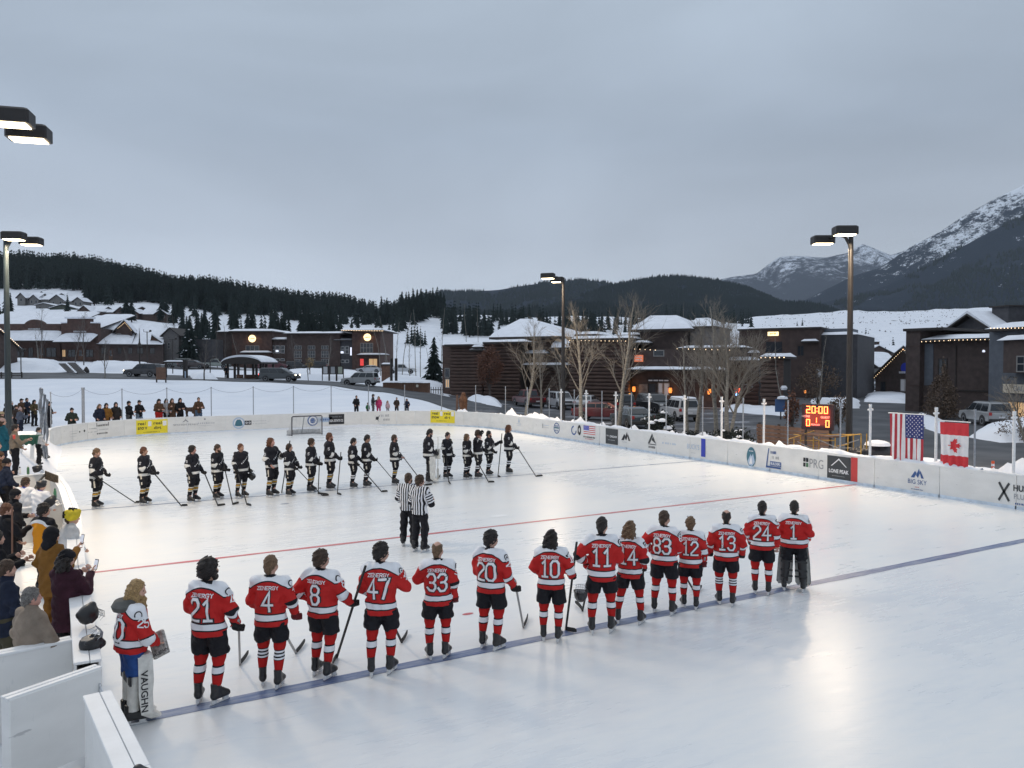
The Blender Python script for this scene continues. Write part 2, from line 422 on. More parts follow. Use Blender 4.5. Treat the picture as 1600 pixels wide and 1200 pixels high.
M_PANT = cloth('hockey_pants_black', (0.012, 0.012, 0.016), 0.6); M_PANTB = cloth('hockey_pants_blue', (0.022, 0.07, 0.24), 0.6)
M_BOOT = mat('skate_boot_black', (0.02, 0.02, 0.022), 0.4, 0.3, 30); M_HOLD = mat('skate_holder_white', (0.62, 0.63, 0.64), 0.4); M_STEEL = mat('steel', (0.6, 0.62, 0.65), 0.25, metal=1.0)
M_GLOVE = cloth('glove_black', (0.014, 0.013, 0.014), 0.6); M_GLOVER = cloth('glove_dark_red', (0.12, 0.012, 0.016), 0.6)
M_TAPE = mat('stick_tape_black', (0.02, 0.02, 0.02), 0.7); M_WHITE = mat('white_print', (0.78, 0.78, 0.80), 0.6); M_BLACK = mat('black_print', (0.01, 0.01, 0.014), 0.6)
M_PADW = mat('goalie_pad_white', (0.66, 0.65, 0.61), 0.55, 0.12, 12); M_PADK = mat('goalie_pad_black', (0.02, 0.02, 0.022), 0.5)
# ---------------------------------------------------------------- templates shared by all figures (head, hair, hats, hands, skates, shoes)
TPL = {}
def head_template():
 f = Field((-.12, -.13, -.03), (.12, .16, .27), .0115)
 f.ell((0, .0, .135), (.076, .098, .112)).cap((0, .045, .04), (0, .065, .03), .042, .034, k=.045).cap((-.03, .05, .075), (.03, .05, .075), .047, k=.03)
 f.cap((0, .098, .125), (0, .115, .088), .009, .015, k=.02).cap((-.024, .097, .045), (.024, .097, .045), .009, k=.015)
 for sx in (-1, 1):
  f.ell((sx * .033, .098, .118), (.019, .012, .012), sub=True); f.ell((sx * .08, .0, .105), (.012, .022, .034), k=.012)
  f.cap((sx * .016, .093, .138), (sx * .05, .082, .137), .010, k=.015)
 f.cap((0, -.01, -.03), (0, .0, .06), .056, k=.03)
 V, Q = f.out(); c = V[Q].mean(1); mi = np.zeros(len(Q), int)
 for sx in (-1, 1): mi[((c[:, 0] - sx * .033) ** 2 + (c[:, 2] - .118) ** 2 < .011 ** 2) & (c[:, 1] > .06)] = 1
 mi[(abs(c[:, 0]) < .026) & (abs(c[:, 2] - .045) < .009) & (c[:, 1] > .08)] = 2
 return V, Q, mi
TPL['head'] = head_template()
def hairmesh(kind):
 if kind in TPL: return TPL[kind]
 f = Field((-.2, -.2, -.32), (.2, .2, .34), .0125)
 if kind in ('short', 'curly', 'long', 'fringe', 'tousled', 'longbeard', 'grey_short'):
  g = {'short': .012, 'grey_short': .010, 'curly': .040, 'long': .016, 'longbeard': .012, 'fringe': .006, 'tousled': .022}[kind]
  f.ell((0, -.006, .142), (.077 + g, .098 + g, .112 + g)); f.cap((0, -.065, .07), (0, -.05, .03), .05 + g * .6, .045, k=.03)
  f.ell((0, .128, .098), (.068 + g * .3, .088, .100), sub=True); f.ell((0, .06, -.03), (.072, .07, .08), sub=True)
  if kind == 'fringe': f.ell((0, .01, .27), (.085, .115, .085), sub=True)
  if kind in ('long', 'longbeard'):
   for x in (-.06, -.02, .02, .06): f.cap((x, -.07, .12), (x * 1.5, -.095, -.07 + abs(x)), .05, .036, k=.03)
   for sx in (-1, 1): f.cap((sx * .078, -.02, .13), (sx * .10, -.02, -.04), .028, .026, k=.03)
  if kind == 'longbeard':
   f.cap((0, .085, .035), (.05, .13, -.13), .048, .03, k=.03); f.cap((.07, .03, .05), (.10, .06, -.12), .035, .026, k=.03)
   f.ell((0, .118, .085), (.058, .05, .052), sub=True)
  f.wrinkle(.014 if kind in ('curly', 'tousled', 'long') else .009, 85, 3)
 elif kind == 'beard':
  f.cap((-.055, .045, .055), (0, .072, .018), .036, .046, k=.02).cap((.055, .045, .055), (0, .072, .018), .036, .046, k=.02); f.ell((0, .125, .085), (.05, .05, .042), sub=True); f.ell((0, 0, .2), (.09, .2, .105), sub=True)
 elif kind == 'beanie':
  f.ell((0, -.004, .15), (.096, .118, .125)); f.cut((0, .08, .155), (0, .25, -1)); f.cap((-.03, .01, .165), (.03, .01, .165), .085, ky=.8, k=.01); f.cut((0, .08, .138), (0, .2, -1))
 elif kind == 'pom':
  f.ell((0, -.004, .15), (.096, .118, .125)); f.ell((0, -.01, .29), (.036, .036, .034)); f.cut((0, .08, .138), (0, .2, -1)); f.wrinkle(.006, 80, 3)
 elif kind == 'hood':
  f.ell((0, -.012, .135), (.108, .128, .138)); f.cap((0, -.05, .05), (0, -.05, -.04), .10, .13, k=.05, ky=1.1); f.ell((0, .13, .095), (.068, .11, .095), sub=True); f.wrinkle(.007, 40, 5)
 elif kind == 'bucket':
  f.ell((0, -.004, .16), (.095, .112, .11)); f.cap((0, 0, .155), (0, 0, .165), .155, .14, k=.02); f.cut((0, 0, .14), (0, 0, -1))
 elif kind == 'cap':
  f.ell((0, -.004, .145), (.09, .112, .125)); f.cap((-.035, .10, .16), (.035, .10, .16), .06, k=.015); f.cut((0, .08, .15), (0, .05, -1))
 elif kind == 'helmet':
  f.ell((0, -.004, .145), (.108, .132, .128)); f.cap((0, -.10, .2), (0, .08, .225), .05, k=.02); f.cap((-.095, -.04, .08), (-.095, .03, .10), .025, k=.02).cap((.095, -.04, .08), (.095, .03, .10), .025, k=.02)
  f.ell((0, .13, .05), (.09, .11, .11), sub=True); f.cut((0, 0, .065), (0, .3, -1))
  for x in (-.05, .05): f.cap((x, -.05, .28), (x, .05, .275), .012, sub=True)
 V, Q = f.out()
 if len(Q) > 2600 and kind in ('hood', 'long', 'longbeard'): pass
 TPL[kind] = mk_mesh(kind, V, Q, [M_BLACK], smooth=True); return TPL[kind]
def glove_template():
 f = Field((-.11, -.10, -.22), (.11, .14, .13), .0125)
 f.cap((0, 0, .09), (0, 0, -.01), .066, .055, ky=1.25, k=.02, flata=True).cap((-.025, 0, -.05), (.025, .0, -.06), .046, k=.03)
 for i in range(4):
  x = -.048 + .032 * i; f.cap((x, .0, -.095), (x, .035, -.15 + .006 * abs(i - 1.5)), .0185, k=.008).cap((x, .035, -.15 + .006 * abs(i - 1.5)), (x * .95, .085, -.115), .0175, k=.006)
 f.cap((.058, .02, -.04), (.05, .07, -.085), .021, .018, k=.012)
 V, Q = f.out(); return mk_mesh('glove', V, Q, [M_GLOVE], smooth=True)
TPL['glove'] = glove_template()
def hand_template():
 f = Field((-.07, -.05, -.20), (.08, .11, .06), .0085)
 f.cap((0, 0, .05), (0, 0, -.01), .027, .027, k=.02).cap((-.02, 0, -.04), (.02, .0, -.05), .024, k=.02, ky=1.4)
 for i, L in enumerate((.055, .07, .075, .065)):
  x = -.033 + .022 * i; f.cap((x, .0, -.085), (x, .018, -.085 - L * .55), .0098, k=.006).cap((x, .018, -.085 - L * .55), (x, .05, -.08 - L * .62), .0085, k=.004)
 f.cap((.035, .01, -.03), (.05, .035, -.065), .0125, .011, k=.01).cap((.05, .035, -.065), (.042, .058, -.09), .0105, .009, k=.005)
 return f.out()
TPL['hand'] = hand_template()
def skate_templates():
 f = Field((-.09, -.15, .04), (.09, .24, .36), .0125)
 f.cap((0, -.035, .285), (0, -.03, .15), .054, .050, ky=.9, k=.03, flata=True).cap((0, -.05, .115), (0, .15, .105), .046, .040, k=.04).cap((0, .02, .20), (0, .12, .13), .04, .035, k=.03)
 f.cut((0, 0, .075), (0, 0, -1)); V, Q = f.out(); TPL['boot'] = mk_mesh('skate_boot', V, Q, [M_BOOT], smooth=True)
 b = MB(); b.cbox(-.022, .022, -.09, -.02, .030, .08, .008).cbox(-.022, .022, .08, .16, .030, .08, .008).box(-.014, .014, -.10, .17, .022, .036).box(-.0025, .0025, -.115, .19, 0.0, .024, 1)
 TPL['holder'] = b.mesh('blade_holder', [M_HOLD, M_STEEL])
 b = MB()
 for i in range(5): b.box(-.025, .025, .03 + .022 * i, .037 + .022 * i, .232 - .024 * i, .240 - .024 * i)
 TPL['laces'] = b.mesh('laces', [M_WHITE])
 f = Field((-.08, -.15, -.02), (.08, .25, .2), .015)
 f.cap((0, -.03, .16), (0, -.03, .07), .055, .055, k=.03, flata=True).cap((0, -.05, .045), (0, .14, .035), .048, .042, k=.03); f.cut((0, 0, .0), (0, 0, -1)); V, Q = f.out()
 TPL['shoe'] = mk_mesh('shoe', V, Q, [M_BOOT], smooth=True)
skate_templates()
# ---------------------------------------------------------------- poses: right-hand side joint targets (elbow, wrist); the left is mirrored
ARM = {'down': ((.262, -.04, 1.17), (.268, .05, .93)), 'front': ((.27, .02, 1.16), (.13, .23, .99)), 'heart': ((.31, .08, 1.19), (.03, .25, 1.27)),
       'behind': ((.31, -.12, 1.18), (.09, -.22, .98)), 'phone': ((.25, .13, 1.16), (.10, .38, 1.36)), 'cross': ((.28, .07, 1.15), (-.07, .26, 1.16)),
       'out': ((.295, -.01, 1.17), (.31, .13, .94)), 'pocket': ((.285, -.05, 1.17), (.22, .12, .97)), 'high': ((.30, .14, 1.18), (.22, .36, 1.30)),
       'lean': ((.27, .10, 1.12), (.14, .27, 1.0)), 'hip': ((.37, -.08, 1.20), (.21, .05, 1.02)), 'salute': ((.33, .15, 1.38), (.10, .13, 1.66)), 'side_stick': ((.32, .02, 1.18), (.33, .2, 1.02))}
def rotz(a):
 c, s = math.cos(a), math.sin(a); return np.array([[c, -s, 0], [s, c, 0], [0, 0, 1]])
def rotx(a):
 c, s = math.cos(a), math.sin(a); return np.array([[1, 0, 0], [0, c, -s], [0, s, c]])
def align(direction, fwd=(0, 1, 0)):
 """matrix whose -Z runs along direction and whose Y leans towards fwd"""
 z = -np.array(direction, float); z /= np.linalg.norm(z); y = np.array(fwd, float); y -= z * (y @ z)
 if np.linalg.norm(y) < 1e-3: y = np.array([0, 0, 1.]) - z * z[2]
 y /= np.linalg.norm(y); x = np.cross(y, z); return np.stack([x, y, z], 1)
STROKE = {'0': [[(1, 0), (3, 0), (4, 1), (4, 5), (3, 6), (1, 6), (0, 5), (0, 1), (1, 0)]], '1': [[(.9, 4.9), (2.2, 6), (2.2, 0)], [(.9, 0), (3.5, 0)]],
          '2': [[(0, 4.8), (1, 6), (3, 6), (4, 5), (4, 4), (0, .9), (0, 0), (4, 0)]], '3': [[(0, 5), (1, 6), (3, 6), (4, 5), (4, 4), (3, 3.1), (1.5, 3.1)], [(3, 3.1), (4, 2.2), (4, 1), (3, 0), (1, 0), (0, 1)]],
          '4': [[(3, 0), (3, 6), (0, 2), (4.4, 2)]], '5': [[(4, 6), (.2, 6), (0, 3.5), (3, 3.5), (4, 2.6), (4, 1), (3, 0), (1, 0), (0, 1)]],
          '7': [[(0, 6), (4, 6), (1.6, 0)]], '8': [[(1, 3.1), (0, 4), (0, 5), (1, 6), (3, 6), (4, 5), (4, 4), (3, 3.1), (4, 2.2), (4, 1), (3, 0), (1, 0), (0, 1), (0, 2.2), (1, 3.1)], [(1, 3.1), (3, 3.1)]],
          '9': [[(4, 3), (1, 3), (0, 4), (0, 5), (1, 6), (3, 6), (4, 5), (4, 1), (3, 0), (.5, 0)]], 'Z': [[(0, 6), (4, 6), (0, 0), (4, 0)]],
          'E': [[(4, 6), (0, 6), (0, 0), (4, 0)], [(0, 3), (3, 3)]], 'N': [[(0, 0), (0, 6), (4, 0), (4, 6)]], 'R': [[(0, 0), (0, 6), (3, 6), (4, 5), (4, 4), (3, 3), (0, 3)], [(2, 3), (4, 0)]],
          'G': [[(4, 5), (3, 6), (1, 6), (0, 5), (0, 1), (1, 0), (3, 0), (4, 1), (4, 3), (2.5, 3)]], 'Y': [[(0, 6), (2, 3), (4, 6)], [(2, 3), (2, 0)]]}
def strip(pts, w, step):
 """a mitred ribbon along a polyline: list of (left, right) pairs"""
 P = [np.array(p, float) for p in pts]; closed = np.allclose(P[0], P[-1]); out = []; n = len(P)
 for i in range(n):
  d0 = P[i] - P[i - 1] if i > 0 else (P[0] - P[-2] if closed else P[1] - P[0])
  d1 = P[i + 1] - P[i] if i < n - 1 else (P[1] - P[0] if closed else P[i] - P[i - 1])
  d0 = d0 / np.linalg.norm(d0); d1 = d1 / np.linalg.norm(d1); m = d0 + d1; m = m / max(np.linalg.norm(m), .3)
  nn = np.array([-m[1], m[0]]); q = nn / max(nn @ np.array([-d0[1], d0[0]]), .45)
  p = P[i].copy()
  if not closed and i == 0: p = p - d1 * w * .5
  if not closed and i == n - 1: p = p + d0 * w * .5
  out.append((p + q * w / 2, p - q * w / 2))
 fine = []
 for i in range(n - 1):
  k = max(1, int(np.linalg.norm(P[i + 1] - P[i]) / step))
  for j in range(k): fine.append(tuple(out[i][s] + (out[i + 1][s] - out[i][s]) * j / k for s in (0, 1)))
 fine.append(out[-1]); return fine
def lettering(name, text, height, width, w_white, w_black, origin, ax, up, look, bvh, parent, arc=0.0):
 """stroke letters wrapped onto the garment by dropping them along `look` onto its surface"""
 o, ax, up, look = (np.array(v, float) for v in (origin, ax, up, look)); V = []; F = []; M = []
 s = height / 6; gap = width * 1.42 / 4 * 4; n = len(text); x0 = -(n - 1) * width * 1.38 / 2
 for ci, ch in enumerate(text):
  cx = x0 + ci * width * 1.38
  for si, st in enumerate(STROKE[ch]):
   pts = [((p[0] - 2) * width / 4 + cx, (p[1] - 3) * s) for p in st]
   for (w, off, mi) in ((w_black, .004, 1), (w_white, .0125, 0)):
    if w <= 0: continue
    prs = strip(pts, w, .03); base = len(V); ok = []
    for a, b in prs:
     for q in (a, b):
      p = o + ax * q[0] + up * (q[1] - arc * q[0] ** 2) - look * .4
      h = bvh.ray_cast(Vector(p), Vector(look), 1.2)
      if h[0] is None: V.append(p + look * .4); ok.append(False)
      else: V.append(np.array(h[0]) - look * (off + .0006 * si + .0012 * (w_black <= 0))); ok.append(True)
    for i in range(len(prs) - 1):
     k = base + 2 * i
     if all(ok[2 * i:2 * i + 4]): F.append((k, k + 1, k + 3, k + 2)); M.append(mi)
 if F: return link(name, mk_mesh(name, V, F, [M_WHITE, M_BLACK], M), parent)
def patch(name, bvh, origin, ax, up, look, rad, mats, parent):
 o, ax, up, look = (np.array(v, float) for v in (origin, ax, up, look)); V = []; F = []; M = []
 for ri, (r0, r1, mi) in enumerate(((.0, .45, 1), (.45, .72, 0), (.72, 1.0, 1))):
  n = 14; b = len(V); good = True
  for r in (r0, r1):
   for k in range(n):
    q = 2 * math.pi * k / n; p = o + (ax * math.cos(q) + up * math.sin(q)) * max(r, .02) * rad - look * .3
    h = bvh.ray_cast(Vector(p), Vector(look), 1.0)
    if h[0] is None: good = False; V.append(p)
    else: V.append(np.array(h[0]) - look * .006)
  if good:
   F += [(b + k, b + (k + 1) % n, b + n + (k + 1) % n, b + n + k) for k in range(n)]; M += [mi] * n
 if F: link(name, mk_mesh(name, V, F, mats, M), parent)
def figure(label, loc, az, height, group=None, kind='civ', res=.02, arms=('down', 'down'), head=(0, 0), hair='short', hairc='dark', beard=None, hat=None, hatc=None,
           skin=0, num=None, sleeve=None, jersey=None, sockm=None, pants=None, gloves=(1, 1), glovem=None, stance=.13, stag=0.0, fat=1.0, lean=0.0,
           coat=None, trouser=None, shoe=None, hem=.80, skirt=None, tuck=None, twist=0.0, cat='person', seed=None, laces=True, headscale=1.0):
 hockey = kind in ('red', 'black', 'ref', 'goalie'); lift = .062 if hockey else 0.0
 seed = seed if seed is not None else int(abs(loc[0] * 97 + loc[1] * 53)) % 1000
 rr = random.Random(seed)
 STD = 1.80 + lift; sc = height / STD
 root = thing('person', label, cat, loc, -az, group); root.scale = (sc, sc, sc)
 L = np.array([0, 0, lift]); twist += rr.uniform(-.08, .08); lean += rr.uniform(-.03, .05) if lean == 0 else 0
 hip = {s: np.array((s * .09, 0, .95)) + L for s in (-1, 1)}
 kne = {s: np.array((s * (.10 + stance * .2), .035 + s * stag * .5, .52)) + L for s in (-1, 1)}
 ank = {s: np.array((s * stance, -.02 + s * stag, .12)) + L for s in (-1, 1)}
 sh, el, wr = {}, {}, {}
 Rt = rotz(twist) @ rotx(-lean); piv = np.array([0, 0, .95])
 def T(p): return Rt @ (np.array(p, float) - piv) + piv + L
 for s in (-1, 1):
  a = ARM[arms[0 if s == 1 else 1]]; j = lambda: np.array([rr.uniform(-.015, .015) for _ in range(3)])
  sh[s] = T((s * .178, -.01, 1.44)); el[s] = T(np.array((s * a[0][0], *a[0][1:])) + j()); wr[s] = T(np.array((s * a[1][0], *a[1][1:])) + j())
 neck0, neck1 = T((0, -.015, 1.44)), T((0, .005, 1.59)); pel, che = T((0, 0, .98)), T((0, -.01, 1.30))
 lo, hi = np.array([-.62, -.48, -.02]), np.array([.62, .62, 1.75 + lift])
 # --- body: one continuous surface with head and hands
 f = Field(lo, hi, max(res * 1.5, .028))
 f.cap(pel, che, .125, .14, ky=1.2, k=.05).cap(sh[-1] * .8 + che * .2, sh[1] * .8 + che * .2, .07, k=.06).cap(neck0, neck1, .058, .054, k=.04)
 for s in (-1, 1):
  f.cap(hip[s], kne[s], .085, .06, k=.04).cap(kne[s], ank[s], .058, .042, k=.03)
  f.cap(sh[s], el[s], .05, .042, k=.03).cap(el[s], wr[s], .042, .028, k=.02)
 V, Q = f.out(); Vs, Qs, Ms = [V], [Q], [np.zeros(len(Q), int)]
 def join(v, q, m=None):
  n = sum(len(x) for x in Vs); Vs.append(v); Qs.append(q + n); Ms.append(np.zeros(len(q), int) if m is None else m)
 Rh = Rt @ rotz(-head[0] + 0) @ rotx(head[1]); ho = T((0, .0, 1.555)); hV, hQ, hM = TPL['head']
 join(hV @ Rh.T * headscale + ho, hQ, hM)
 gl = {1: gloves[0], -1: gloves[1]}; HM = {}
 for s in (-1, 1):
  d = wr[s] - el[s]; A = align(d, (0, 1, 0.25)); HM[s] = A
  if not gl[s]:
   v, q = TPL['hand']; v = v.copy(); qq = q
   if s == -1: v[:, 0] *= -1; qq = q[:, ::-1]
   join(v @ A.T * 1.08 + wr[s], qq)
 me = mk_mesh('body', np.concatenate(Vs), np.concatenate(Qs), [SKIN[skin], M_EYE, M_LIP], np.concatenate(Ms), True)
 link('body', me, root)
 M4 = Matrix.Translation(Vector(ho)) @ Matrix(Rh.tolist()).to_4x4() @ Matrix.Scale(headscale, 4)
 def headpart(nm, kindk, m):
  o = link(nm, hairmesh(kindk), root, mats=[m]); o.matrix_local = M4; return o
 if hair: headpart('hair', hair, HAIRC[hairc])
 if beard: headpart('beard', 'beard', HAIRC[beard])
 if hat: headpart('hood' if hat == 'hood' else 'hat' if hat != 'helmet' else 'helmet', hat, hatc)
 bvh = None
 if hockey or jersey:                       # ---- jersey
  f = Field(lo, hi, res)
  hz = hem + L[2]; hp = T((0, 0, hem)); w = fat
  f.cap(T((0, 0, .82)), T((0, -.01, 1.28)), .238 * w, .218 * w, ky=1.30, k=.05).cap(T((-.15, -.012, 1.40)), T((.15, -.012, 1.40)), .108, k=.07).cap(T((0, -.015, 1.42)), T((0, -.005, 1.535)), .115, .078, k=.05)
  f.cap(T((0, -.02, 1.22)), T((0, -.02, 1.36)), .19, .17, ky=1.15, k=.06)
  for s in (-1, 1):
   f.cap(sh[s], el[s], .105, .086, k=.05).cap(el[s], wr[s], .086, .064, k=.03, flat=True)
  f.wrinkle(.016, 24, seed); n = Rt @ np.array([0, 0, -1.]); f.cut(hp, n)
  tp = T((0, -.03, 1.545)); f.cut(tp, Rt @ np.array([0, .35, 1.]))
  la = {s: np.linalg.norm(el[s] - sh[s]) for s in (-1, 1)}; lf = {s: np.linalg.norm(wr[s] - el[s]) for s in (-1, 1)}
  def pc(V):
   loc_ = (V - L - piv) @ Rt + piv; A = np.zeros((len(V), 3)); A[:, 1] = loc_[:, 2] - hem
   best = np.minimum(1e9, np.linalg.norm((loc_[:, :2]) * (1, 1.3), axis=1) - .235 * w - .02)
   yk = loc_[:, 2] - (1.478 - .115 * np.clip(abs(loc_[:, 0]) / .27, 0, 1) ** 2)
   for s in (-1, 1):
    t1, d1 = seg_t(V, sh[s], el[s]); t2, d2 = seg_t(V, el[s], wr[s]); up = d1 < d2
    dd = np.where(up, d1 - .10, d2 - .08); isa = (dd < best) & ((t1 > .25) | ~up)
    A[isa, 0] = 1; tt = np.where(up, (1 - t1) * la[s] + lf[s], (1 - t2) * lf[s]); A[isa, 1] = tt[isa]
    low = isa & ~(up & (t1 < .45)); yk = np.where(low, -1.0, yk)
    if arms[0 if s == 1 else 1] in ('phone', 'salute', 'heart', 'high'): yk = np.where(isa & (t1 > .3), -1.0, yk)
   if kind == 'ref': A[:, 2] = np.where(A[:, 0] > .5, A[:, 1], loc_[:, 0] + 4)
   else:
    nk = np.linalg.norm(loc_[:, :2] - (0, -.01), axis=1); yk = np.where((nk < .092) & (loc_[:, 2] > 1.50), 1.0, yk); A[:, 2] = yk
   return A
  jm = jersey or {'red': J_RED, 'goalie': J_RED, 'black': J_BLK, 'ref': J_REF}[kind]
  if callable(jm): jm = jm()
  me = sdf_mesh('jersey', f, [jm], pc); jo = link('jersey', me, root)
  vv = np.empty(len(me.vertices) * 3, np.float32); me.vertices.foreach_get('co', vv); vv = vv.reshape(-1, 3)
  bvh = BVHTree.FromPolygons([Vector(p) for p in vv], [tuple(p.vertices) for p in me.polygons])
  X, Zu, bk = Rt @ (1, 0, 0), Rt @ (0, 0, 1), Rt @ (0, 1, 0)
  if num and kind in ('red', 'goalie'):
   lettering('number', num, .265, .125, .034, .064, T((0, 0, 1.195)), X, Zu, bk, bvh, jo)
   lettering('name_lettering', 'ZENERGY', .046, .032, .0095, 0, T((0, 0, 1.385)), X, Zu, bk, bvh, jo, arc=.35)
   side = -X
   lettering('sleeve_number', sleeve or num, .10, .05, .016, 0, sh[1] * .6 + el[1] * .4 + (0, 0, .01), -(Rt @ (0, 1, 0)) * -1, Zu, side, bvh, jo)
   patch('shoulder_patch', bvh, T((.0, -.03, 1.415)) , Rt @ (0, 1, 0), Zu, side, .052, [M_WHITE, M_BLACK], jo)
  elif num:
   lettering('number', num, .2, .11, .03, .0, T((0, 0, 1.2)), X, Zu, bk, bvh, jo)
  if kind == 'black':                    # diagonal lettering across the chest, small number on the sleeve
   Vq, Fq = [], []
   for i in range(6):
    c = T((-.125 + .048 * i, 0, 1.345 - .040 * i)); q4 = []
    for (a, b) in ((-.019, -.008), (.006, -.027), (.019, .010), (-.005, .028)):
     h = bvh.ray_cast(Vector(c + X * a + Zu * b + bk * .5), Vector(-bk), 1.)
     if h[0] is not None: q4.append(np.array(h[0]) + bk * .006)
    if len(q4) == 4: Fq.append(tuple(range(len(Vq), len(Vq) + 4))); Vq += q4
   if Fq: link('chest_lettering', mk_mesh('chest_lettering', Vq, Fq, [M_WHITE]), jo)
   lettering('sleeve_number', rr.choice(['2', '7', '5', '3', '12', '8']), .075, .045, .012, 0, sh[1] * .55 + el[1] * .45, Rt @ (0, 1, 0), Zu, -X, bvh, jo)
 if hockey and kind != 'ref' and kind != 'goalie_noleg':
  f = Field(lo, hi, max(res, .02)); top = .93
  f.cap(hip[-1], hip[1], .125, ky=1.1, k=.05)
  for s in (-1, 1): f.cap(hip[s] + (s * .008, 0, 0), kne[s] + (s * .012, 0, .07), .130, .122, k=.035, flat=True)
  f.wrinkle(.008, 24, seed + 1); f.cut(T((0, 0, hem + .06)), Rt @ np.array([0, 0, 1.])); po = link('hockey_pants', sdf_mesh('hockey_pants', f, [pants or M_PANT]), root)
  if kind == 'black':
   for s in (-1, 1):
    b = MB(); a0, a1 = hip[s] + (s * .142, .0, -.06), kne[s] + (s * .136, 0, .09); b.add([a0 + (0, -.022, 0), a0 + (0, .022, 0), a1 + (0, .022, 0), a1 + (0, -.022, 0)], [(0, 1, 2, 3)]); b.build('side_stripe', mat('stripe_cream', CREAM, .8), po)
 if hockey and kind in ('red', 'black'):
  for s in (-1, 1):
   a, b = kne[s] + (0, .012, .13), ank[s] + (0, -.01, .08); prof = [(0, .085), (.12, .092), (.28, .088), (.42, .070), (.6, .079), (.8, .068), (1, .056)]
   V = []; A = []; n = 12
   for t, r in prof:
    p = a + (b - a) * t
    for k in range(n):
     q = 2 * math.pi * k / n; V.append(p + np.array([math.cos(q) * r, math.sin(q) * r * 1.08, 0])); A.append((0, p[2] - lift, 0))
   F = [(i * n + k, i * n + (k + 1) % n, (i + 1) * n + (k + 1) % n, (i + 1) * n + k) for i in range(len(prof) - 1) for k in range(n)]
   sm = mk_mesh('sock', V, [f_[::-1] for f_ in F] + [tuple(range(n))], [sockm], None, True)
   at = sm.attributes.new('pc', 'FLOAT_VECTOR', 'POINT'); at.data.foreach_set('vector', np.array(A, np.float32).ravel()); link('sock', sm, root)
 if kind == 'ref' or not hockey:            # ---- trousers
  f = Field(lo, hi, max(res, .022)); r0 = 1.12 if kind == 'ref' else 1.0
  f.cap(hip[-1], hip[1], .115 * fat, k=.05)
  for s in (-1, 1): f.cap(hip[s], kne[s], .115 * fat * r0, .085 * r0, k=.04).cap(kne[s], ank[s] + (0, 0, -.055), .085 * r0, .072 * r0, k=.03, flat=True)
  f.wrinkle(.012, 22, seed + 2); link('trousers', sdf_mesh('trousers', f, [trouser or M_PANT]), root)
 if not hockey and not jersey:              # ---- jacket or coat
  f = Field(lo, hi, max(res, .02)); w = fat; flare = max(0, (.85 - hem)) * .10
  f.cap(T((0, 0, max(hem, .86))), T((0, -.01, 1.30)), (.178 + flare) * w, .185 * w, ky=1.25, k=.05).cap(T((-.13, -.01, 1.40)), T((.13, -.01, 1.40)), .095, k=.06).cap(T((0, -.01, 1.42)), T((0, 0, 1.56)), .10, .082, k=.04)
  if hem < .8: f.cap(np.array((0, 0, hem - .02)) + L, T((0, 0, .98)), (.19 + flare) * w, .178 * w, ky=1.2, k=.04)
  for s in (-1, 1): f.cap(sh[s], el[s], .085 * w ** .5, .075, k=.05).cap(el[s], wr[s], .075, .058, k=.03, flat=True)
  f.wrinkle(.013, 24, seed + 3); f.cut(T((0, 0, hem)), (0, 0, -1)); f.cut(T((0, -.03, 1.60)), Rt @ np.array([0, .3, 1.]))
  jo = link('coat' if hem < .7 else 'jacket', sdf_mesh('jacket', f, [coat]), root)
 for s in (-1, 1):
  o4 = Matrix.Translation(Vector((ank[s][0], ank[s][1], 0))) @ Matrix.Rotation(-s * rr.uniform(.05, .4), 4, 'Z')
  if hockey:
   bo = link('skate', TPL['boot'], root); bo.matrix_local = o4; hd = link('blade_holder', TPL['holder'], bo)
   if laces: link('laces', TPL['laces'], bo)
  else:
   bo = link('shoe', TPL['shoe'], root, mats=[shoe or M_BOOT]); bo.matrix_local = o4
  if gl[s]:
   g = link('glove', TPL['glove'], root, mats=[glovem or M_GLOVE]); A = HM[s]
   B = A.copy()
   m = Matrix(B.tolist()).to_4x4(); m.translation = Vector(wr[s] + (wr[s] - el[s]) / np.linalg.norm(wr[s] - el[s]) * .01)
   g.matrix_local = m @ Matrix.Diagonal((s, 1, 1, 1));
 Rz = rotz(-az); Lw = np.array(loc, float)
 def W(p): return Rz @ (np.array(p) * sc) + Lw
 hands = {s: W(wr[s] + (wr[s] - el[s]) / np.linalg.norm(wr[s] - el[s]) * .10 + HM[s][:, 1] * .035) for s in (-1, 1)}
 return dict(root=root, W=W, hand=hands, sc=sc, bvh=bvh, kne=kne, ank=ank, wr=wr, el=el, T=T, Rt=Rt)
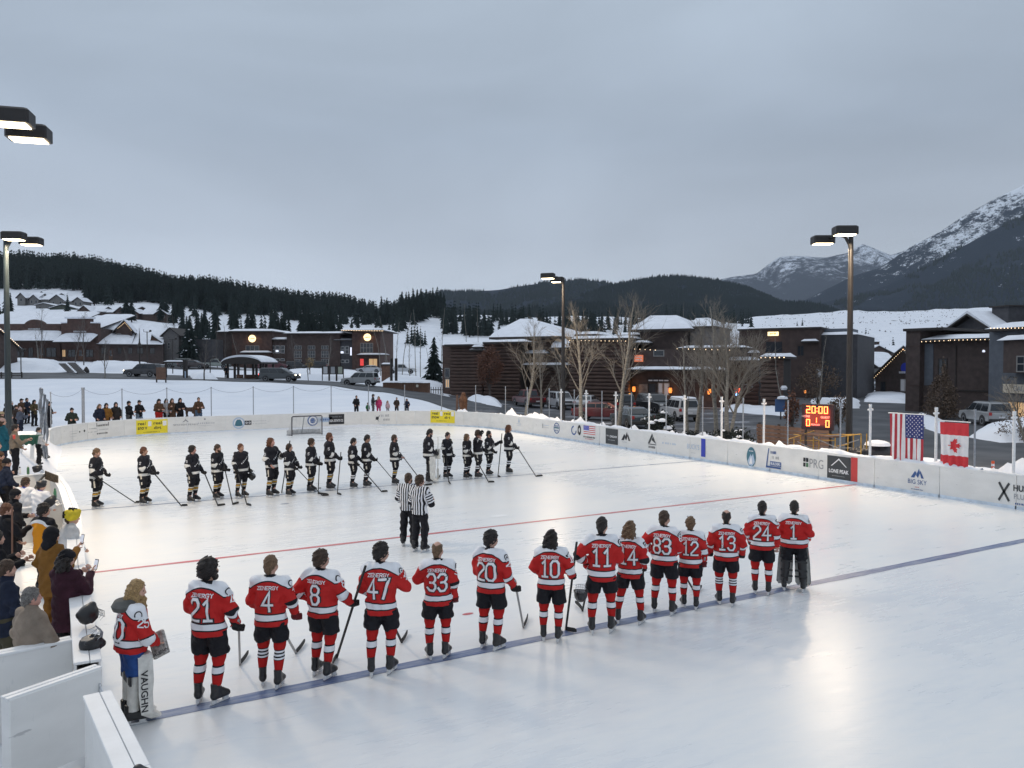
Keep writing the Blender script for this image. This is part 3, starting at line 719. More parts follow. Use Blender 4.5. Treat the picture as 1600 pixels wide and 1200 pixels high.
def stick(label, hand, heel, toe, above=.25, shaft=None, paddle=False, group=None):
 """hockey stick from above the hand down to its heel, blade lying towards toe"""
 hand, heel, toe = (np.array(p, float) for p in (hand, heel, toe)); d = heel - hand; L = np.linalg.norm(d); d = d / L
 top = hand - d * above; root = thing('hockey_stick', label, 'hockey stick', heel, 0, group)
 z = d; x = np.cross(d, (0, 0, 1)); x = x / max(np.linalg.norm(x), 1e-6); y = np.cross(z, x)
 def bar(a, b, w, t, nm, m, par):
  V = [p + x * sx * w / 2 + y * sy * t / 2 - heel for p in (a, b) for sx, sy in ((-1, -1), (1, -1), (1, 1), (-1, 1))]
  return link(nm, mk_mesh(nm, V, [(3, 2, 1, 0), (4, 5, 6, 7), (0, 1, 5, 4), (1, 2, 6, 5), (2, 3, 7, 6), (3, 0, 4, 7)], [m]), par)
 bar(top, heel, .03, .022, 'shaft', shaft or M_TAPE, root)
 if paddle: bar(heel - d * .62, heel, .085, .03, 'paddle', shaft or M_PADW, root)
 e = toe - heel; e[2] = 0; le = np.linalg.norm(e); e = e / le; s_ = np.array([-e[1], e[0], 0]); V = []; n = 6
 for i in range(n + 1):
  t = i / n; c = e * le * t + s_ * .05 * t * t; hgt = .062 + .01 * math.sin(t * 3.1) - (.02 if i == n else 0); lift = .006 + .02 * t * t
  for sy in (-.006, .006):
   for zz in (lift, lift + hgt): V.append(c + s_ * sy + (0, 0, zz))
 F = []
 for i in range(n):
  k = 4 * i; F += [(k, k + 4, k + 5, k + 1), (k + 2, k + 3, k + 7, k + 6), (k + 1, k + 5, k + 7, k + 3), (k, k + 2, k + 6, k + 4)]
 F += [(0, 1, 3, 2), (4 * n, 4 * n + 2, 4 * n + 3, 4 * n + 1)]
 V = [np.asarray(v, float) - (0, 0, 0) for v in V]
 link('blade', mk_mesh('blade', V, F, [M_TAPE]), root)
 return root
# ================================================================ the land: one sheet from the rink to the far hillsides
Gcol = {  # column (bearing as a photograph column): (distance, height) pairs
 -900: [(3, 0), (44, .05), (54, .82), (64, .95), (98, 3.0), (155, 6), (350, 26), (600, 70), (750, 104), (950, 100), (1400, 60)],
 0: [(3, 0), (44, .05), (55, .82), (65, 1.0), (98, 2.75), (112, 3.2), (125, 4.4), (155, 5.5), (200, 8), (260, 13), (350, 25), (450, 39), (600, 66), (750, 98), (950, 92), (1400, 40)],
 100: [(3, 0), (45, .05), (56, .82), (66, 1.0), (98, 2.8), (112, 3.2), (125, 4.3), (155, 5.5), (200, 8), (260, 13), (350, 25), (450, 39), (600, 66), (750, 96), (950, 90), (1400, 40)],
 200: [(3, 0), (46, .05), (57, .82), (67, 1.0), (98, 2.75), (112, 3.1), (125, 4.0), (155, 5.0), (200, 8), (260, 13), (350, 24), (450, 38), (600, 62), (750, 88), (950, 80), (1400, 30)],
 300: [(3, 0), (47, .05), (58, .82), (68, 1.0), (98, 2.6), (112, 2.9), (155, 4.2), (200, 7), (260, 12), (350, 22), (450, 35), (600, 54), (750, 75), (950, 66), (1400, 20)],
 400: [(3, 0), (48, .05), (59, .82), (69, 1.0), (96, 2.4), (112, 2.5), (140, 3.5), (165, 3.6), (200, 6), (260, 11), (350, 20), (450, 31), (600, 48), (750, 67), (950, 57), (1400, 10)],
 500: [(3, 0), (49, .05), (59, .82), (69, 1.0), (92, 2.1), (105, 2.2), (140, 3.4), (165, 3.6), (200, 6), (260, 10), (350, 18), (450, 28), (600, 42), (750, 57), (950, 45), (1400, 5)],
 600: [(3, 0), (50, .05), (58, .8), (68, .95), (83, 1.6), (98, 1.6), (120, 2.6), (165, 3.2), (200, 5.5), (260, 10), (350, 17), (450, 26), (600, 37), (750, 48), (950, 36), (1400, 0)],
 660: [(3, 0), (51, .05), (58, .65), (66, .75), (77, 1.1), (95, 1.1), (110, 1.9), (165, 3), (260, 10), (350, 16), (500, 36), (600, 40), (750, 44), (950, 25), (1400, 0)],
 720: [(3, 0), (52, .0), (58, .4), (66, .55), (90, .6), (165, 2), (260, 9), (350, 16), (500, 36), (600, 42), (750, 40), (950, 20), (1400, 0)],
 850: [(3, 0), (54, -.1), (80, -.15), (165, 1), (260, 8), (350, 14), (500, 33), (600, 42), (750, 40), (950, 20), (1400, 0)],
 1000: [(3, -.1), (45, -.2), (80, -.2), (165, .6), (260, 6), (350, 12), (500, 32), (600, 39), (750, 36), (950, 20), (1400, 0)],
 1200: [(3, -.3), (36, -.4), (80, -.2), (165, 0), (260, 4), (350, 10), (500, 26), (700, 42), (900, 60), (1100, 76), (1500, 80)],
 1350: [(3, -.5), (36, -.8), (60, -.8), (110, -.4), (160, 0), (260, 6.5), (350, 11), (500, 27), (700, 44), (900, 62), (1200, 86), (1600, 90)],
 1600: [(3, -.7), (36, -.95), (60, -.9), (110, -.4), (160, 0), (260, 6.5), (350, 12), (500, 29), (700, 47), (900, 66), (1200, 92), (1600, 100)],
 2500: [(3, -.8), (36, -1), (60, -1), (160, 0), (260, 6.5), (500, 30), (900, 68), (1200, 94), (1600, 100)]}
GU = np.array(sorted(Gcol)); GD = np.concatenate((np.linspace(3, 64, 62), 64 * 1.035 ** np.arange(1, 95))); GD = GD[GD < 1580]
GT = np.array([[np.interp(d, [p[0] for p in Gcol[u]], [p[1] for p in Gcol[u]]) for d in GD] for u in GU])
XL, XR, YF = -1.6, 25.15, 54.3
def ground(x, y):
 """height of the land at a place"""
 x, y = np.asarray(x, float), np.asarray(y, float); sh = x.shape; x, y = np.atleast_1d(x).ravel(), np.atleast_1d(y).ravel()
 d = x * FWDH[0] + y * FWDH[1]; lat = x * RIGHT[0] + y * RIGHT[1]; dd = np.clip(d, 3.01, GD[-1] - .01); u = np.clip(CU + FPX * lat / np.maximum(dd, 8), GU[0] + .01, GU[-1] - .01)
 iu = np.clip(np.searchsorted(GU, u) - 1, 0, len(GU) - 2); idd = np.clip(np.searchsorted(GD, dd) - 1, 0, len(GD) - 2)
 tu = (u - GU[iu]) / (GU[iu + 1] - GU[iu]); td = (dd - GD[idd]) / (GD[idd + 1] - GD[idd])
 tu = tu * tu * (3 - 2 * tu)
 z = (GT[iu, idd] * (1 - tu) + GT[iu + 1, idd] * tu) * (1 - td) + (GT[iu, idd + 1] * (1 - tu) + GT[iu + 1, idd + 1] * tu) * td
 far = np.clip((d - 160) / 250, 0, 1); z = z + far * (fbm(x / 60, y / 60, 4, 3) - .47) * 16 * np.clip(d / 700, .3, 1) + np.clip((d - 50) / 40, 0, 1) * (fbm(x / 9, y / 9, 3, 8) - .45) * .22
 z = np.maximum(z, 1.2 * np.clip((-.9 - x) / 1.3, 0, 1) * np.clip((y - 25.5) / 6, 0, 1) * np.clip((50 - y) / 4, 0, 1) * (.9 + .2 * fbm(x, y, 2, 4)))
 inx = np.clip(np.minimum(x + 1.6, XR + .6 - x) / .7, 0, 1); iny = np.clip(YF + .7 - y, 0, 1); m = np.minimum(inx, iny)
 rc = 7.5; cx = np.clip(x, XL + rc, XR - rc); corner = (y > YF - rc) & (np.hypot(x - cx, y - (YF - rc)) > rc + .6); m = np.where(corner, 0, m)
 z = z * (1 - m) - .06 * m
 return z.reshape(sh) if sh else float(z[0])
def at_g(u, d):                             # a place on the land: photograph column and distance
 p = FWDH * d + RIGHT * ((u - CU) / FPX * d); return np.array([p[0], p[1], ground(p[0], p[1])])
us = np.concatenate((np.arange(-3000, -900, 150), np.arange(-900, -40, 60), np.arange(-40, 1660, 10), np.arange(1660, 2500, 60), np.arange(2500, 4600, 150)))
def land():
 gd = np.concatenate((np.arange(3.2, 64, .6), 64 * 1.024 ** np.arange(0, 134))); gd = gd[gd < 1570]
 U, D = np.meshgrid(us, gd, indexing='ij'); lat = (U - CU) / FPX * np.maximum(D, 8)
 X = FWDH[0] * D + RIGHT[0] * lat; Y = FWDH[1] * D + RIGHT[1] * lat; Z = ground(X, Y)
 n, m = U.shape; I = np.arange(n * m).reshape(n, m)
 F = np.stack([I[:-1, :-1], I[1:, :-1], I[1:, 1:], I[:-1, 1:]], -1).reshape(-1, 4)
 g = NG('snow', 0.85, 0.2); n1 = g.noise(.25, 5); n2 = g.noise(6, 3)
 g.base(g.ramp(n1, (.3, (.70, .735, .80)), (.7, (.80, .82, .865)))); g.bump(n2, .25, .05)
 return tag(link('snowy_ground', mk_mesh('snowy_ground', np.stack([X, Y, Z], -1).reshape(-1, 3), F, [g.m], None, True)), kind='structure')
land()
M_SNOW = MATS['snow']
# a broad low sheet under everything, out to the horizon
b = MB(); b.box(-13000, 16000, -6000, 17000, -60, -40); tag(b.build('valley_ground', M_SNOW), kind='structure')
def drape(name, left, right, m, lift=.05, n=24, k=8):
 """a paved strip between two edge lines given as (column, distance)"""
 def samp(L):
  L = np.array(L, float); t = np.linspace(0, 1, len(L)); q = np.linspace(0, 1, n); return np.stack([np.interp(q, t, L[:, i]) for i in (0, 1)], 1)
 A, B = samp(left), samp(right); V = []
 for i in range(n):
  for j in range(k + 1):
   u, d = A[i] + (B[i] - A[i]) * j / k; p = at_g(u, d); p[2] += lift; V.append(p)
 F = [(i * (k + 1) + j, i * (k + 1) + j + 1, (i + 1) * (k + 1) + j + 1, (i + 1) * (k + 1) + j) for i in range(n - 1) for j in range(k)]
 return tag(link(name, mk_mesh(name, V, [f[::-1] for f in F], [m], None, True)), kind='structure')
g = NG('wet_asphalt_snow_dust', .75, .25); n1 = g.noise(.35, 5, stretch=(1, 1, 1)); n2 = g.noise(9, 4)
g.base(g.ramp(g.math('ADD', g.math('MULTIPLY', n1, .75), g.math('MULTIPLY', n2, .25)), (.45, (.055, .058, .066)), (.58, (.13, .135, .15)), (.70, (.48, .50, .55)))); g.bump(n2, .3, .02); M_ASPH = g.m
g = NG('dark_asphalt', .75, .25); n1 = g.noise(.3, 5); g.base(g.ramp(n1, (.4, (.062, .066, .074)), (.7, (.115, .12, .13)))); g.bump(g.noise(12, 3), .3, .02); M_ROAD = g.m
drape('road', [(-250, 99), (0, 98), (150, 98), (300, 98), (460, 95), (520, 91), (600, 83), (650, 77), (700, 68), (740, 62)], [(-250, 113), (0, 113), (150, 113), (300, 112), (460, 108), (560, 104), (620, 97), (680, 92), (740, 88), (800, 84)], M_ROAD, n=60)
drape('back_lane', [(250, 135), (340, 141), (450, 141), (560, 141)], [(250, 152), (340, 156), (450, 156), (560, 156)], M_ROAD, n=30)
drape('parking_lot', [(735, 61), (850, 57.5), (1000, 46), (1120, 40), (1200, 38)], [(700, 94), (850, 90), (1000, 84), (1120, 79), (1240, 75)], M_ASPH, n=40, k=16)
drape('street', [(1190, 39), (1300, 36), (1420, 33), (1560, 30.5), (1760, 30)], [(1210, 120), (1300, 130), (1420, 130), (1560, 100), (1760, 80)], M_ROAD, n=40, k=30, lift=.07)
def bank(pts, h, label_name='snow_bank', seed=1, lift=0.0):
 """a ploughed heap of snow with an outline given as (column, distance)"""
 P = np.array([at_g(*p)[:2] for p in pts]); lo, hi = P.min(0) - .5, P.max(0) + .5; st = max(.35, max(hi - lo) / 46)
 X, Y = np.meshgrid(np.arange(lo[0], hi[0] + st, st), np.arange(lo[1], hi[1] + st, st), indexing='ij')
 ins = np.zeros(X.shape, bool); dist = np.full(X.shape, 1e9)
 for i in range(len(P)):
  a, c = P[i], P[(i + 1) % len(P)]
  cond = ((a[1] > Y) != (c[1] > Y)) & (X < (c[0] - a[0]) * (Y - a[1]) / (c[1] - a[1] + 1e-12) + a[0]); ins ^= cond
  e = c - a; t = np.clip(((X - a[0]) * e[0] + (Y - a[1]) * e[1]) / (e @ e), 0, 1); dist = np.minimum(dist, np.hypot(X - a[0] - t * e[0], Y - a[1] - t * e[1]))
 sd = np.where(ins, dist, -dist); prof = np.clip((sd + .5 * (fbm(X * .6, Y * .6, 3, seed + 9) - .5)) / max(h * 3.2, 1.4), 0, 1); prof = np.sqrt(prof * (2 - prof))
 Z = ground(X, Y) - .12 + lift + (h + .2) * prof * (.75 + .5 * fbm(X * .9, Y * .9, 3, seed)); I = np.arange(X.size).reshape(X.shape)
 F = np.stack([I[:-1, :-1], I[1:, :-1], I[1:, 1:], I[:-1, 1:]], -1).reshape(-1, 4); keep = (sd.ravel()[F] > -st * 1.5).any(1)
 return tag(link(label_name, mk_mesh(label_name, np.stack([X, Y, Z], -1).reshape(-1, 3), F[keep], [M_SNOW], None, True)), kind='structure')
for i, (p, h) in enumerate([
 ([(1350, 92), (1420, 88), (1424, 112), (1352, 118)], .5), ([(1430, 62), (1448, 52), (1475, 48), (1490, 52), (1478, 60), (1450, 68), (1432, 70)], .35), ([(1512, 47), (1560, 43.5), (1680, 43), (1700, 53), (1580, 55), (1530, 52)], .9),
 ([(1360, 34), (1400, 33.2), (1480, 29.6), (1620, 26.3), (1640, 29), (1500, 33), (1400, 37)], .35), ([(728, 86), (760, 78), (786, 76), (782, 84), (750, 90)], .8), ([(1120, 74), (1228, 66), (1232, 75), (1140, 80)], .5), ([(1270, 80), (1345, 78), (1345, 96), (1265, 96)], .5),
 ([(1100, 42), (1190, 38), (1200, 41), (1110, 46)], .5), ([(600, 101), (700, 96), (702, 112), (600, 120)], .8), ([(0, 117), (90, 117), (95, 138), (-20, 138)], .9), ([(140, 116), (250, 116), (250, 134), (140, 136)], .9), ([(300, 100.5), (340, 100), (336, 112), (296, 113)], 1.0),
 ([(465, 110), (560, 107), (590, 116), (560, 136), (480, 138), (440, 130)], .7), ([(820, 57.5), (870, 56), (880, 60), (830, 62)], .35), ([(880, 56), (1000, 46), (1010, 48), (890, 58.5)], .4), ([(1350, 34.5), (1372, 33.8), (1382, 35.5), (1356, 37)], 1.0)]):
 bank(p, h, seed=i)
# snow heap behind the left corner of the boards
# ---------------------------------------------------------------- hills and mountains
def ridge(name, pts, d0, depth, zbot, m, amp, nsc, seed, back=.5, steps=46, cols=150, power=1.0):
 """a mountainside whose skyline passes through the given photograph points, falling away towards us and behind"""
 pu = np.array([p[0] for p in pts], float); pv = np.array([p[1] for p in pts], float)
 U = np.linspace(pu[0], pu[-1], cols); zc = CAM_H + (571 - np.interp(U, pu, pv)) * d0 / FPX
 T = np.concatenate((np.linspace(-back, 0, 12)[:-1], np.linspace(0, 1, steps))); V = []
 UU, TT = np.meshgrid(U, T, indexing='ij'); ZC = np.repeat(zc[:, None], len(T), 1); D = d0 - TT * depth
 lat = (UU - CU) / FPX * d0
 X = FWDH[0] * D + RIGHT[0] * lat; Y = FWDH[1] * D + RIGHT[1] * lat
 fall = np.where(TT >= 0, np.clip(1 - TT, 0, 1) ** power, 1 + TT * .9); Z = zbot + (ZC - zbot) * fall
 rel = np.clip(np.abs(TT) * 6, 0.12, 1) * np.clip((1 - TT) * 3, 0, 1)
 Z = Z + rel * amp * (fbm(X / nsc, Y / nsc, 5, seed) - .5) * 2 - rel * amp * .9 * (1 - 2 * np.abs(fbm(X / nsc * .8 + 7, Y / nsc * .8, 4, seed + 5) - .5) * 2).clip(0)
 gl = np.abs(fbm(lat / (nsc * .42), TT * 1.6 + seed, 4, seed + 9) - .5) * 2; Z = Z + np.clip(np.abs(TT) * 5, .05, 1) * np.clip((1 - TT) * 3, 0, 1) * amp * (gl - .35) * .9
 n, k = UU.shape; I = np.arange(n * k).reshape(n, k)
 F = np.stack([I[:-1, :-1], I[:-1, 1:], I[1:, 1:], I[1:, :-1]], -1).reshape(-1, 4)
 o = link(name, mk_mesh(name, np.stack([X, Y, Z], -1).reshape(-1, 3), F, [m], None, True)); tag(o, kind='structure')
 return X, Y, Z
def mountain_mat(name, forest, snow, lo, hi, sc, zf=None, zs=None, streak=True):
 g = NG(name, .95, .05); tc = g.node('ShaderNodeTexCoord').outputs['Object']
 n1 = g.noise(sc, 6, tc, rough=.62); n2 = g.noise(sc * 9, 4, tc, stretch=(1, 1, .35), rough=.7); n3 = g.noise(sc * 40, 3, tc, stretch=(1, 1, .5), rough=.7)
 t = g.math('ADD', g.math('MULTIPLY', n1, .42), g.math('ADD', g.math('MULTIPLY', n2, .36), g.math('MULTIPLY', n3, .22)))
 if zf is not None:
  q = g.node('ShaderNodeSeparateXYZ'); g.nt.links.new(tc, q.inputs[0]); mr = g.node('ShaderNodeMapRange'); mr.inputs[1].default_value = zf; mr.inputs[2].default_value = zs; mr.inputs[3].default_value = -.13; mr.inputs[4].default_value = .13
  g.nt.links.new(q.outputs['Z'], mr.inputs[0]); t = g.math('ADD', t, mr.outputs[0])
 f2 = g.mix(n3, tuple(c * .55 for c in forest), tuple(c * 1.5 for c in forest))
 r = g.ramp(t, (lo, (0, 0, 0)), (hi, (1, 1, 1))); g.base(g.mix(r, f2, snow)); g.bump(n3, .6, 8.0); return g.m
FOREST = (.019, .027, .040)
M_HILL = mountain_mat('forested_hill', FOREST, (.62, .66, .74), .665, .70, .0020)
M_MTN = mountain_mat('forest_and_snow', FOREST, (.70, .74, .80), .478, .535, .0024, 330, 1450)
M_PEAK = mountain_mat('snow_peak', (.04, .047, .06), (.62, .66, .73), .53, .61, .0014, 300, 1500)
HILLS = {}
HILLS['far_peak'] = ridge('far_mountain', [(1040, 452), (1110, 440), (1140, 434), (1180, 428), (1215, 402), (1245, 400), (1290, 402), (1320, 395), (1347, 380), (1365, 388), (1390, 398), (1430, 386), (1480, 384), (1700, 372)], 9000, 3500, 100, M_PEAK, 130, 900, 21, power=.9)
HILLS['mid_spur'] = ridge('mountain_spur', [(1170, 494), (1220, 484), (1270, 468), (1320, 446), (1370, 424), (1420, 405), (1700, 400)], 7000, 2600, 60, M_MTN, 90, 700, 31)
HILLS['great'] = ridge('mountain', [(1200, 490), (1250, 472), (1290, 452), (1330, 432), (1375, 416), (1412, 389), (1440, 373), (1469, 358), (1500, 338), (1544, 313), (1600, 286), (1700, 244), (1800, 225), (1900, 240), (2200, 300)], 5000, 2600, 60, M_MTN, 85, 600, 41, cols=220, steps=70, power=.92)
M_HILL2 = mountain_mat('dense_forest_slope', FOREST, (.60, .64, .72), .63, .67, .0035)
M_SHOULD = mountain_mat('forest_with_clearings', FOREST, (.62, .66, .74), .595, .62, .0042)
HILLS['shoulder'] = ridge('forested_shoulder', [(1180, 500), (1230, 488), (1280, 474), (1330, 462), (1380, 447), (1430, 424), (1480, 396), (1530, 368), (1580, 343), (1640, 318), (1800, 280), (2200, 300)], 3600, 2000, 40, M_SHOULD, 45, 420, 51, cols=200, steps=60)
HILLS['back_hill'] = ridge('distant_hill', [(560, 492), (620, 475), (650, 464), (690, 455), (740, 455), (780, 452), (830, 444), (870, 439), (905, 437), (940, 440), (980, 447), (1020, 450), (1100, 452), (1200, 470)], 4200, 1900, 30, M_HILL, 40, 500, 61)
HILLS['near_hill'] = ridge('rounded_hill', [(800, 500), (870, 476), (920, 458), (960, 445), (1000, 435), (1040, 432), (1080, 434), (1120, 440), (1160, 450), (1190, 462), (1220, 478), (1260, 492)], 3000, 1500, 25, M_HILL2, 30, 380, 71)
HILLS['foot_hill'] = ridge('foothill', [(590, 500), (640, 488), (700, 486), (760, 490), (830, 482), (900, 478), (980, 476), (1060, 480), (1140, 484), (1230, 490), (1300, 496)], 2000, 900, 20, M_HILL2, 18, 250, 81)
# the winter air: an even haze round the camera and the whole valley
hz = bpy.data.materials.new('haze_air'); hz.use_nodes = True; hn = hz.node_tree; hn.nodes.remove(hn.nodes['Principled BSDF']); pv_ = hn.nodes.new('ShaderNodeVolumePrincipled'); pv_.inputs['Color'].default_value = (.74, .85, 1.0, 1); pv_.inputs['Density'].default_value = 2.8e-5; hn.links.new(pv_.outputs[0], hn.nodes['Material Output'].inputs['Volume'])
ZT = max(float(h[2].max()) for h in HILLS.values()) + 15
tag(MB().box(-13100, 16100, -6100, 17100, -61.5, ZT).build('haze', hz), kind='stuff')
# ================================================================ the rink: ice, painted lines, boards, nets
def rink_outline(off=0.0, n=14):
 rc = 7.5; pts = []
 for k in range(n + 1):                    # from the right side through both far corners to the left side
  a = k / n * math.pi / 2; pts.append((XR - rc + (rc + off) * math.cos(a), YF - rc + (rc + off) * math.sin(a)))
 for k in range(n + 1):
  a = math.pi / 2 + k / n * math.pi / 2; pts.append((XL + rc + (rc + off) * math.cos(a), YF - rc + (rc + off) * math.sin(a)))
 return pts
g = NG('ice', .30, .32); tc = g.node('ShaderNodeTexCoord').outputs['Object']
n1 = g.noise(.16, 5, tc, stretch=(1, .45, 1)); n2 = g.noise(.9, 6, tc, stretch=(.35, 1, 1), rough=.65); n3 = g.noise(7, 4, tc, stretch=(.25, 1, 1))
mp = g.node('ShaderNodeMapping'); mp.inputs['Rotation'].default_value = (0, 0, .5); g.nt.links.new(tc, mp.inputs[0])
n4 = g.noise(26, 4, mp.outputs[0], stretch=(.06, 1, 1))
t = g.math('ADD', g.math('MULTIPLY', n1, .45), g.math('ADD', g.math('MULTIPLY', n2, .35), g.math('MULTIPLY', n3, .2)))
c = g.ramp(t, (.36, (.655, .69, .73)), (.50, (.755, .77, .775)), (.62, (.81, .805, .785)))
scr = g.ramp(n4, (.62, (0, 0, 0)), (.70, (1, 1, 1)))
mp2 = g.node('ShaderNodeMapping'); mp2.inputs['Rotation'].default_value = (0, 0, -.75); g.nt.links.new(tc, mp2.inputs[0])
n5 = g.noise(40, 3, mp2.outputs[0], stretch=(.035, 1, 1)); scr2 = g.math('MULTIPLY', g.ramp(n5, (.64, (0, 0, 0)), (.69, (1, 1, 1))), g.ramp(n2, (.46, (0, 0, 0)), (.58, (1, 1, 1))))
c = g.mix(g.math('MULTIPLY', scr2, .34), c, (.84, .86, .88)); c = g.mix(g.math('MULTIPLY', scr, .20), c, (.50, .58, .66)); g.base(c)
rr_ = g.node('ShaderNodeMapRange'); rr_.inputs[1].default_value = .35; rr_.inputs[2].default_value = .65; rr_.inputs[3].default_value = .23; rr_.inputs[4].default_value = .36
g.nt.links.new(t, rr_.inputs[0]); g.nt.links.new(rr_.outputs[0], g.b.inputs['Roughness'])
g.bump(g.math('ADD', g.math('MULTIPLY', n4, .6), n3), .09, .02); M_ICE = g.m
po = rink_outline(.05) + [(XL - .3, 26), (XL - .3, -6), (XR + .1, -6)]
tag(link('ice', mk_mesh('ice', [(x, y, 0) for x, y in po], [tuple(range(len(po)))], [M_ICE])), kind='structure')
def line_mat(name, col, fade):
 g = NG(name, .35, .5); tc = g.node('ShaderNodeTexCoord').outputs['Object']; n = g.noise(3.0, 6, tc, stretch=(.4, 3, 1), rough=.75)
 g.base(g.mix(g.ramp(n, (.40, (0, 0, 0)), (.68, (1, 1, 1))), col, tuple(c * (1 - fade) + .72 * fade for c in col))); return g.m
def ice_line(name, y, w, m, x0=-.6, x1=XR, dy=0.0):
 xs = np.linspace(x0, x1, 60); V = []
 for i, x in enumerate(xs):
  yy = y + dy * (x - x0) / (x1 - x0); j = .012 * math.sin(x * 2.1) + .008 * math.sin(x * 5.3); V += [(x, yy - w / 2 + j, .004), (x, yy + w / 2 - j * .6, .004)]
 F = [(2 * i, 2 * i + 2, 2 * i + 3, 2 * i + 1) for i in range(len(xs) - 1)]
 return tag(link(name, mk_mesh(name, V, F, [m])), kind='structure')
Y_NB, Y_RED, Y_FB = 10.62, 18.7, 26.95
ice_line('near_blue_line', Y_NB, .235, line_mat('blue_ice_paint', (.065, .11, .25), .38))
ice_line('red_line', Y_RED, .13, line_mat('red_ice_paint', (.50, .06, .07), .35))
ice_line('far_blue_line', Y_FB, .12, line_mat('faint_blue_ice_paint', (.13, .17, .27), .35))
def ice_spot(u, v, r, m, name='ice_mark'):
 p = on_z(u, v, .004); n = 12; tag(link(name, mk_mesh(name, [(p[0] + r * math.cos(6.283 * k / n), p[1] + r * .5 * math.sin(6.283 * k / n), .004) for k in range(n)], [tuple(range(n))], [m])), kind='structure')
ice_spot(731, 959, .11, MATS['red_ice_paint']); ice_spot(445, 787, .14, MATS['faint_blue_ice_paint']); ice_spot(780, 806, .3, mat('ice_scuff', (.80, .81, .82), .5), 'ice_scuff')
# ---------------------------------------------------------------- dasher boards
g = NG('board_white', .5, .35); tc = g.node('ShaderNodeTexCoord').outputs['Object']; n = g.noise(1.6, 5, tc, stretch=(1, 1, 2.2)); q = g.node('ShaderNodeSeparateXYZ'); g.nt.links.new(tc, q.inputs[0])
n2 = g.noise(18, 3, tc, stretch=(1, 1, .3)); sc_ = g.ramp(n2, (.66, (0, 0, 0)), (.72, (1, 1, 1)))
g.base(g.mix(g.math('MULTIPLY', sc_, .25), g.ramp(n, (.3, (.69, .685, .67)), (.7, (.77, .765, .75))), (.50, .51, .53))); n6 = g.ramp(g.noise(5, 4, tc, stretch=(.6, .6, 2.5)), (.70, (0, 0, 0)), (.73, (1, 1, 1))); cb = g.b.inputs['Base Color'].links[0].from_socket; g.base(g.mix(g.math('MULTIPLY', n6, .45), cb, (.22, .22, .24))); M_BOARD = g.m
M_CAP = mat('board_cap_white', (.76, .765, .77), .5, .06, 3.0); M_KICK = mat('ice_spray_bluish', (.58, .66, .75), .5, .15, 4)
BH = 1.08
path = [(XR, -4.0)] + [(XR, y) for y in np.arange(-4, YF - 7.5, 2.44)[1:]] + rink_outline(0, 9)
PP = np.array(path); SS = np.concatenate(([0], np.cumsum(np.linalg.norm(np.diff(PP, axis=0), axis=1))))
def on_path(s, off=0.0):
 i = int(np.clip(np.searchsorted(SS, s) - 1, 0, len(SS) - 2)); t = (s - SS[i]) / (SS[i + 1] - SS[i]); d = (PP[i + 1] - PP[i]) / np.linalg.norm(PP[i + 1] - PP[i])
 return PP[i] + (PP[i + 1] - PP[i]) * t + off * np.array([-d[1], d[0]]), d     # +off = towards the ice
def path_hit(u, v=700):
 r = ray(u, v)[:2]; best = None
 for i in range(len(PP) - 1):
  a, e = PP[i], PP[i + 1] - PP[i]; den = r[0] * e[1] - r[1] * e[0]
  if abs(den) < 1e-9: continue
  k = (a[0] * e[1] - a[1] * e[0]) / den; t = (a[0] * r[1] - a[1] * r[0]) / den
  if k > 0 and -.001 <= t <= 1.001 and (best is None or k > best[0]): best = (k, SS[i] + t * np.linalg.norm(e))
 return best[1], CAM_H + best[0] * ray(u, v)[2]
boards = thing('dasher_boards', 'long white hockey boards with adverts around the right side and far end', 'rink boards', (XR, 20, 0))
def inv(o, p): return [float(p[i] - o.location[i]) for i in range(3)]
for i in range(len(PP) - 1):
 a, c = PP[i], PP[i + 1]; d = (c - a) / np.linalg.norm(c - a); nn = np.array([-d[1], d[0]]); L = np.linalg.norm(c - a); k = max(1, round(L / 2.4))
 for j in range(k):
  p, q_ = a + (c - a) * (j / k) + d * .006, a + (c - a) * ((j + 1) / k) - d * .006; off = random.uniform(-.006, .006)
  b = MB()
  def slab(p, q_, n0, n1, z0, z1, mi):
   vs = [(*(p + nn * n0), z0), (*(q_ + nn * n0), z0), (*(q_ + nn * n1), z0), (*(p + nn * n1), z0), (*(p + nn * n0), z1), (*(q_ + nn * n0), z1), (*(q_ + nn * n1), z1), (*(p + nn * n1), z1)]
   b.add([np.array(v) - (XR, 20, 0) for v in vs], [(0, 3, 2, 1), (4, 5, 6, 7), (0, 1, 5, 4), (1, 2, 6, 5), (2, 3, 7, 6), (3, 0, 4, 7)], mi)
  slab(p, q_, off - .05, off, .0, BH - .04, 0); b.build('board_panel', [M_BOARD], boards)
 b = MB(); slab(a - d * .002, c + d * .002, -.20, .012, BH - .04, BH, 0); b.build('board_cap', [M_CAP], boards)
 b = MB(); slab(a - d * .02, c + d * .02, -.012, .014, .0, .10, 0); b.build('kick_strip', [M_KICK], boards)
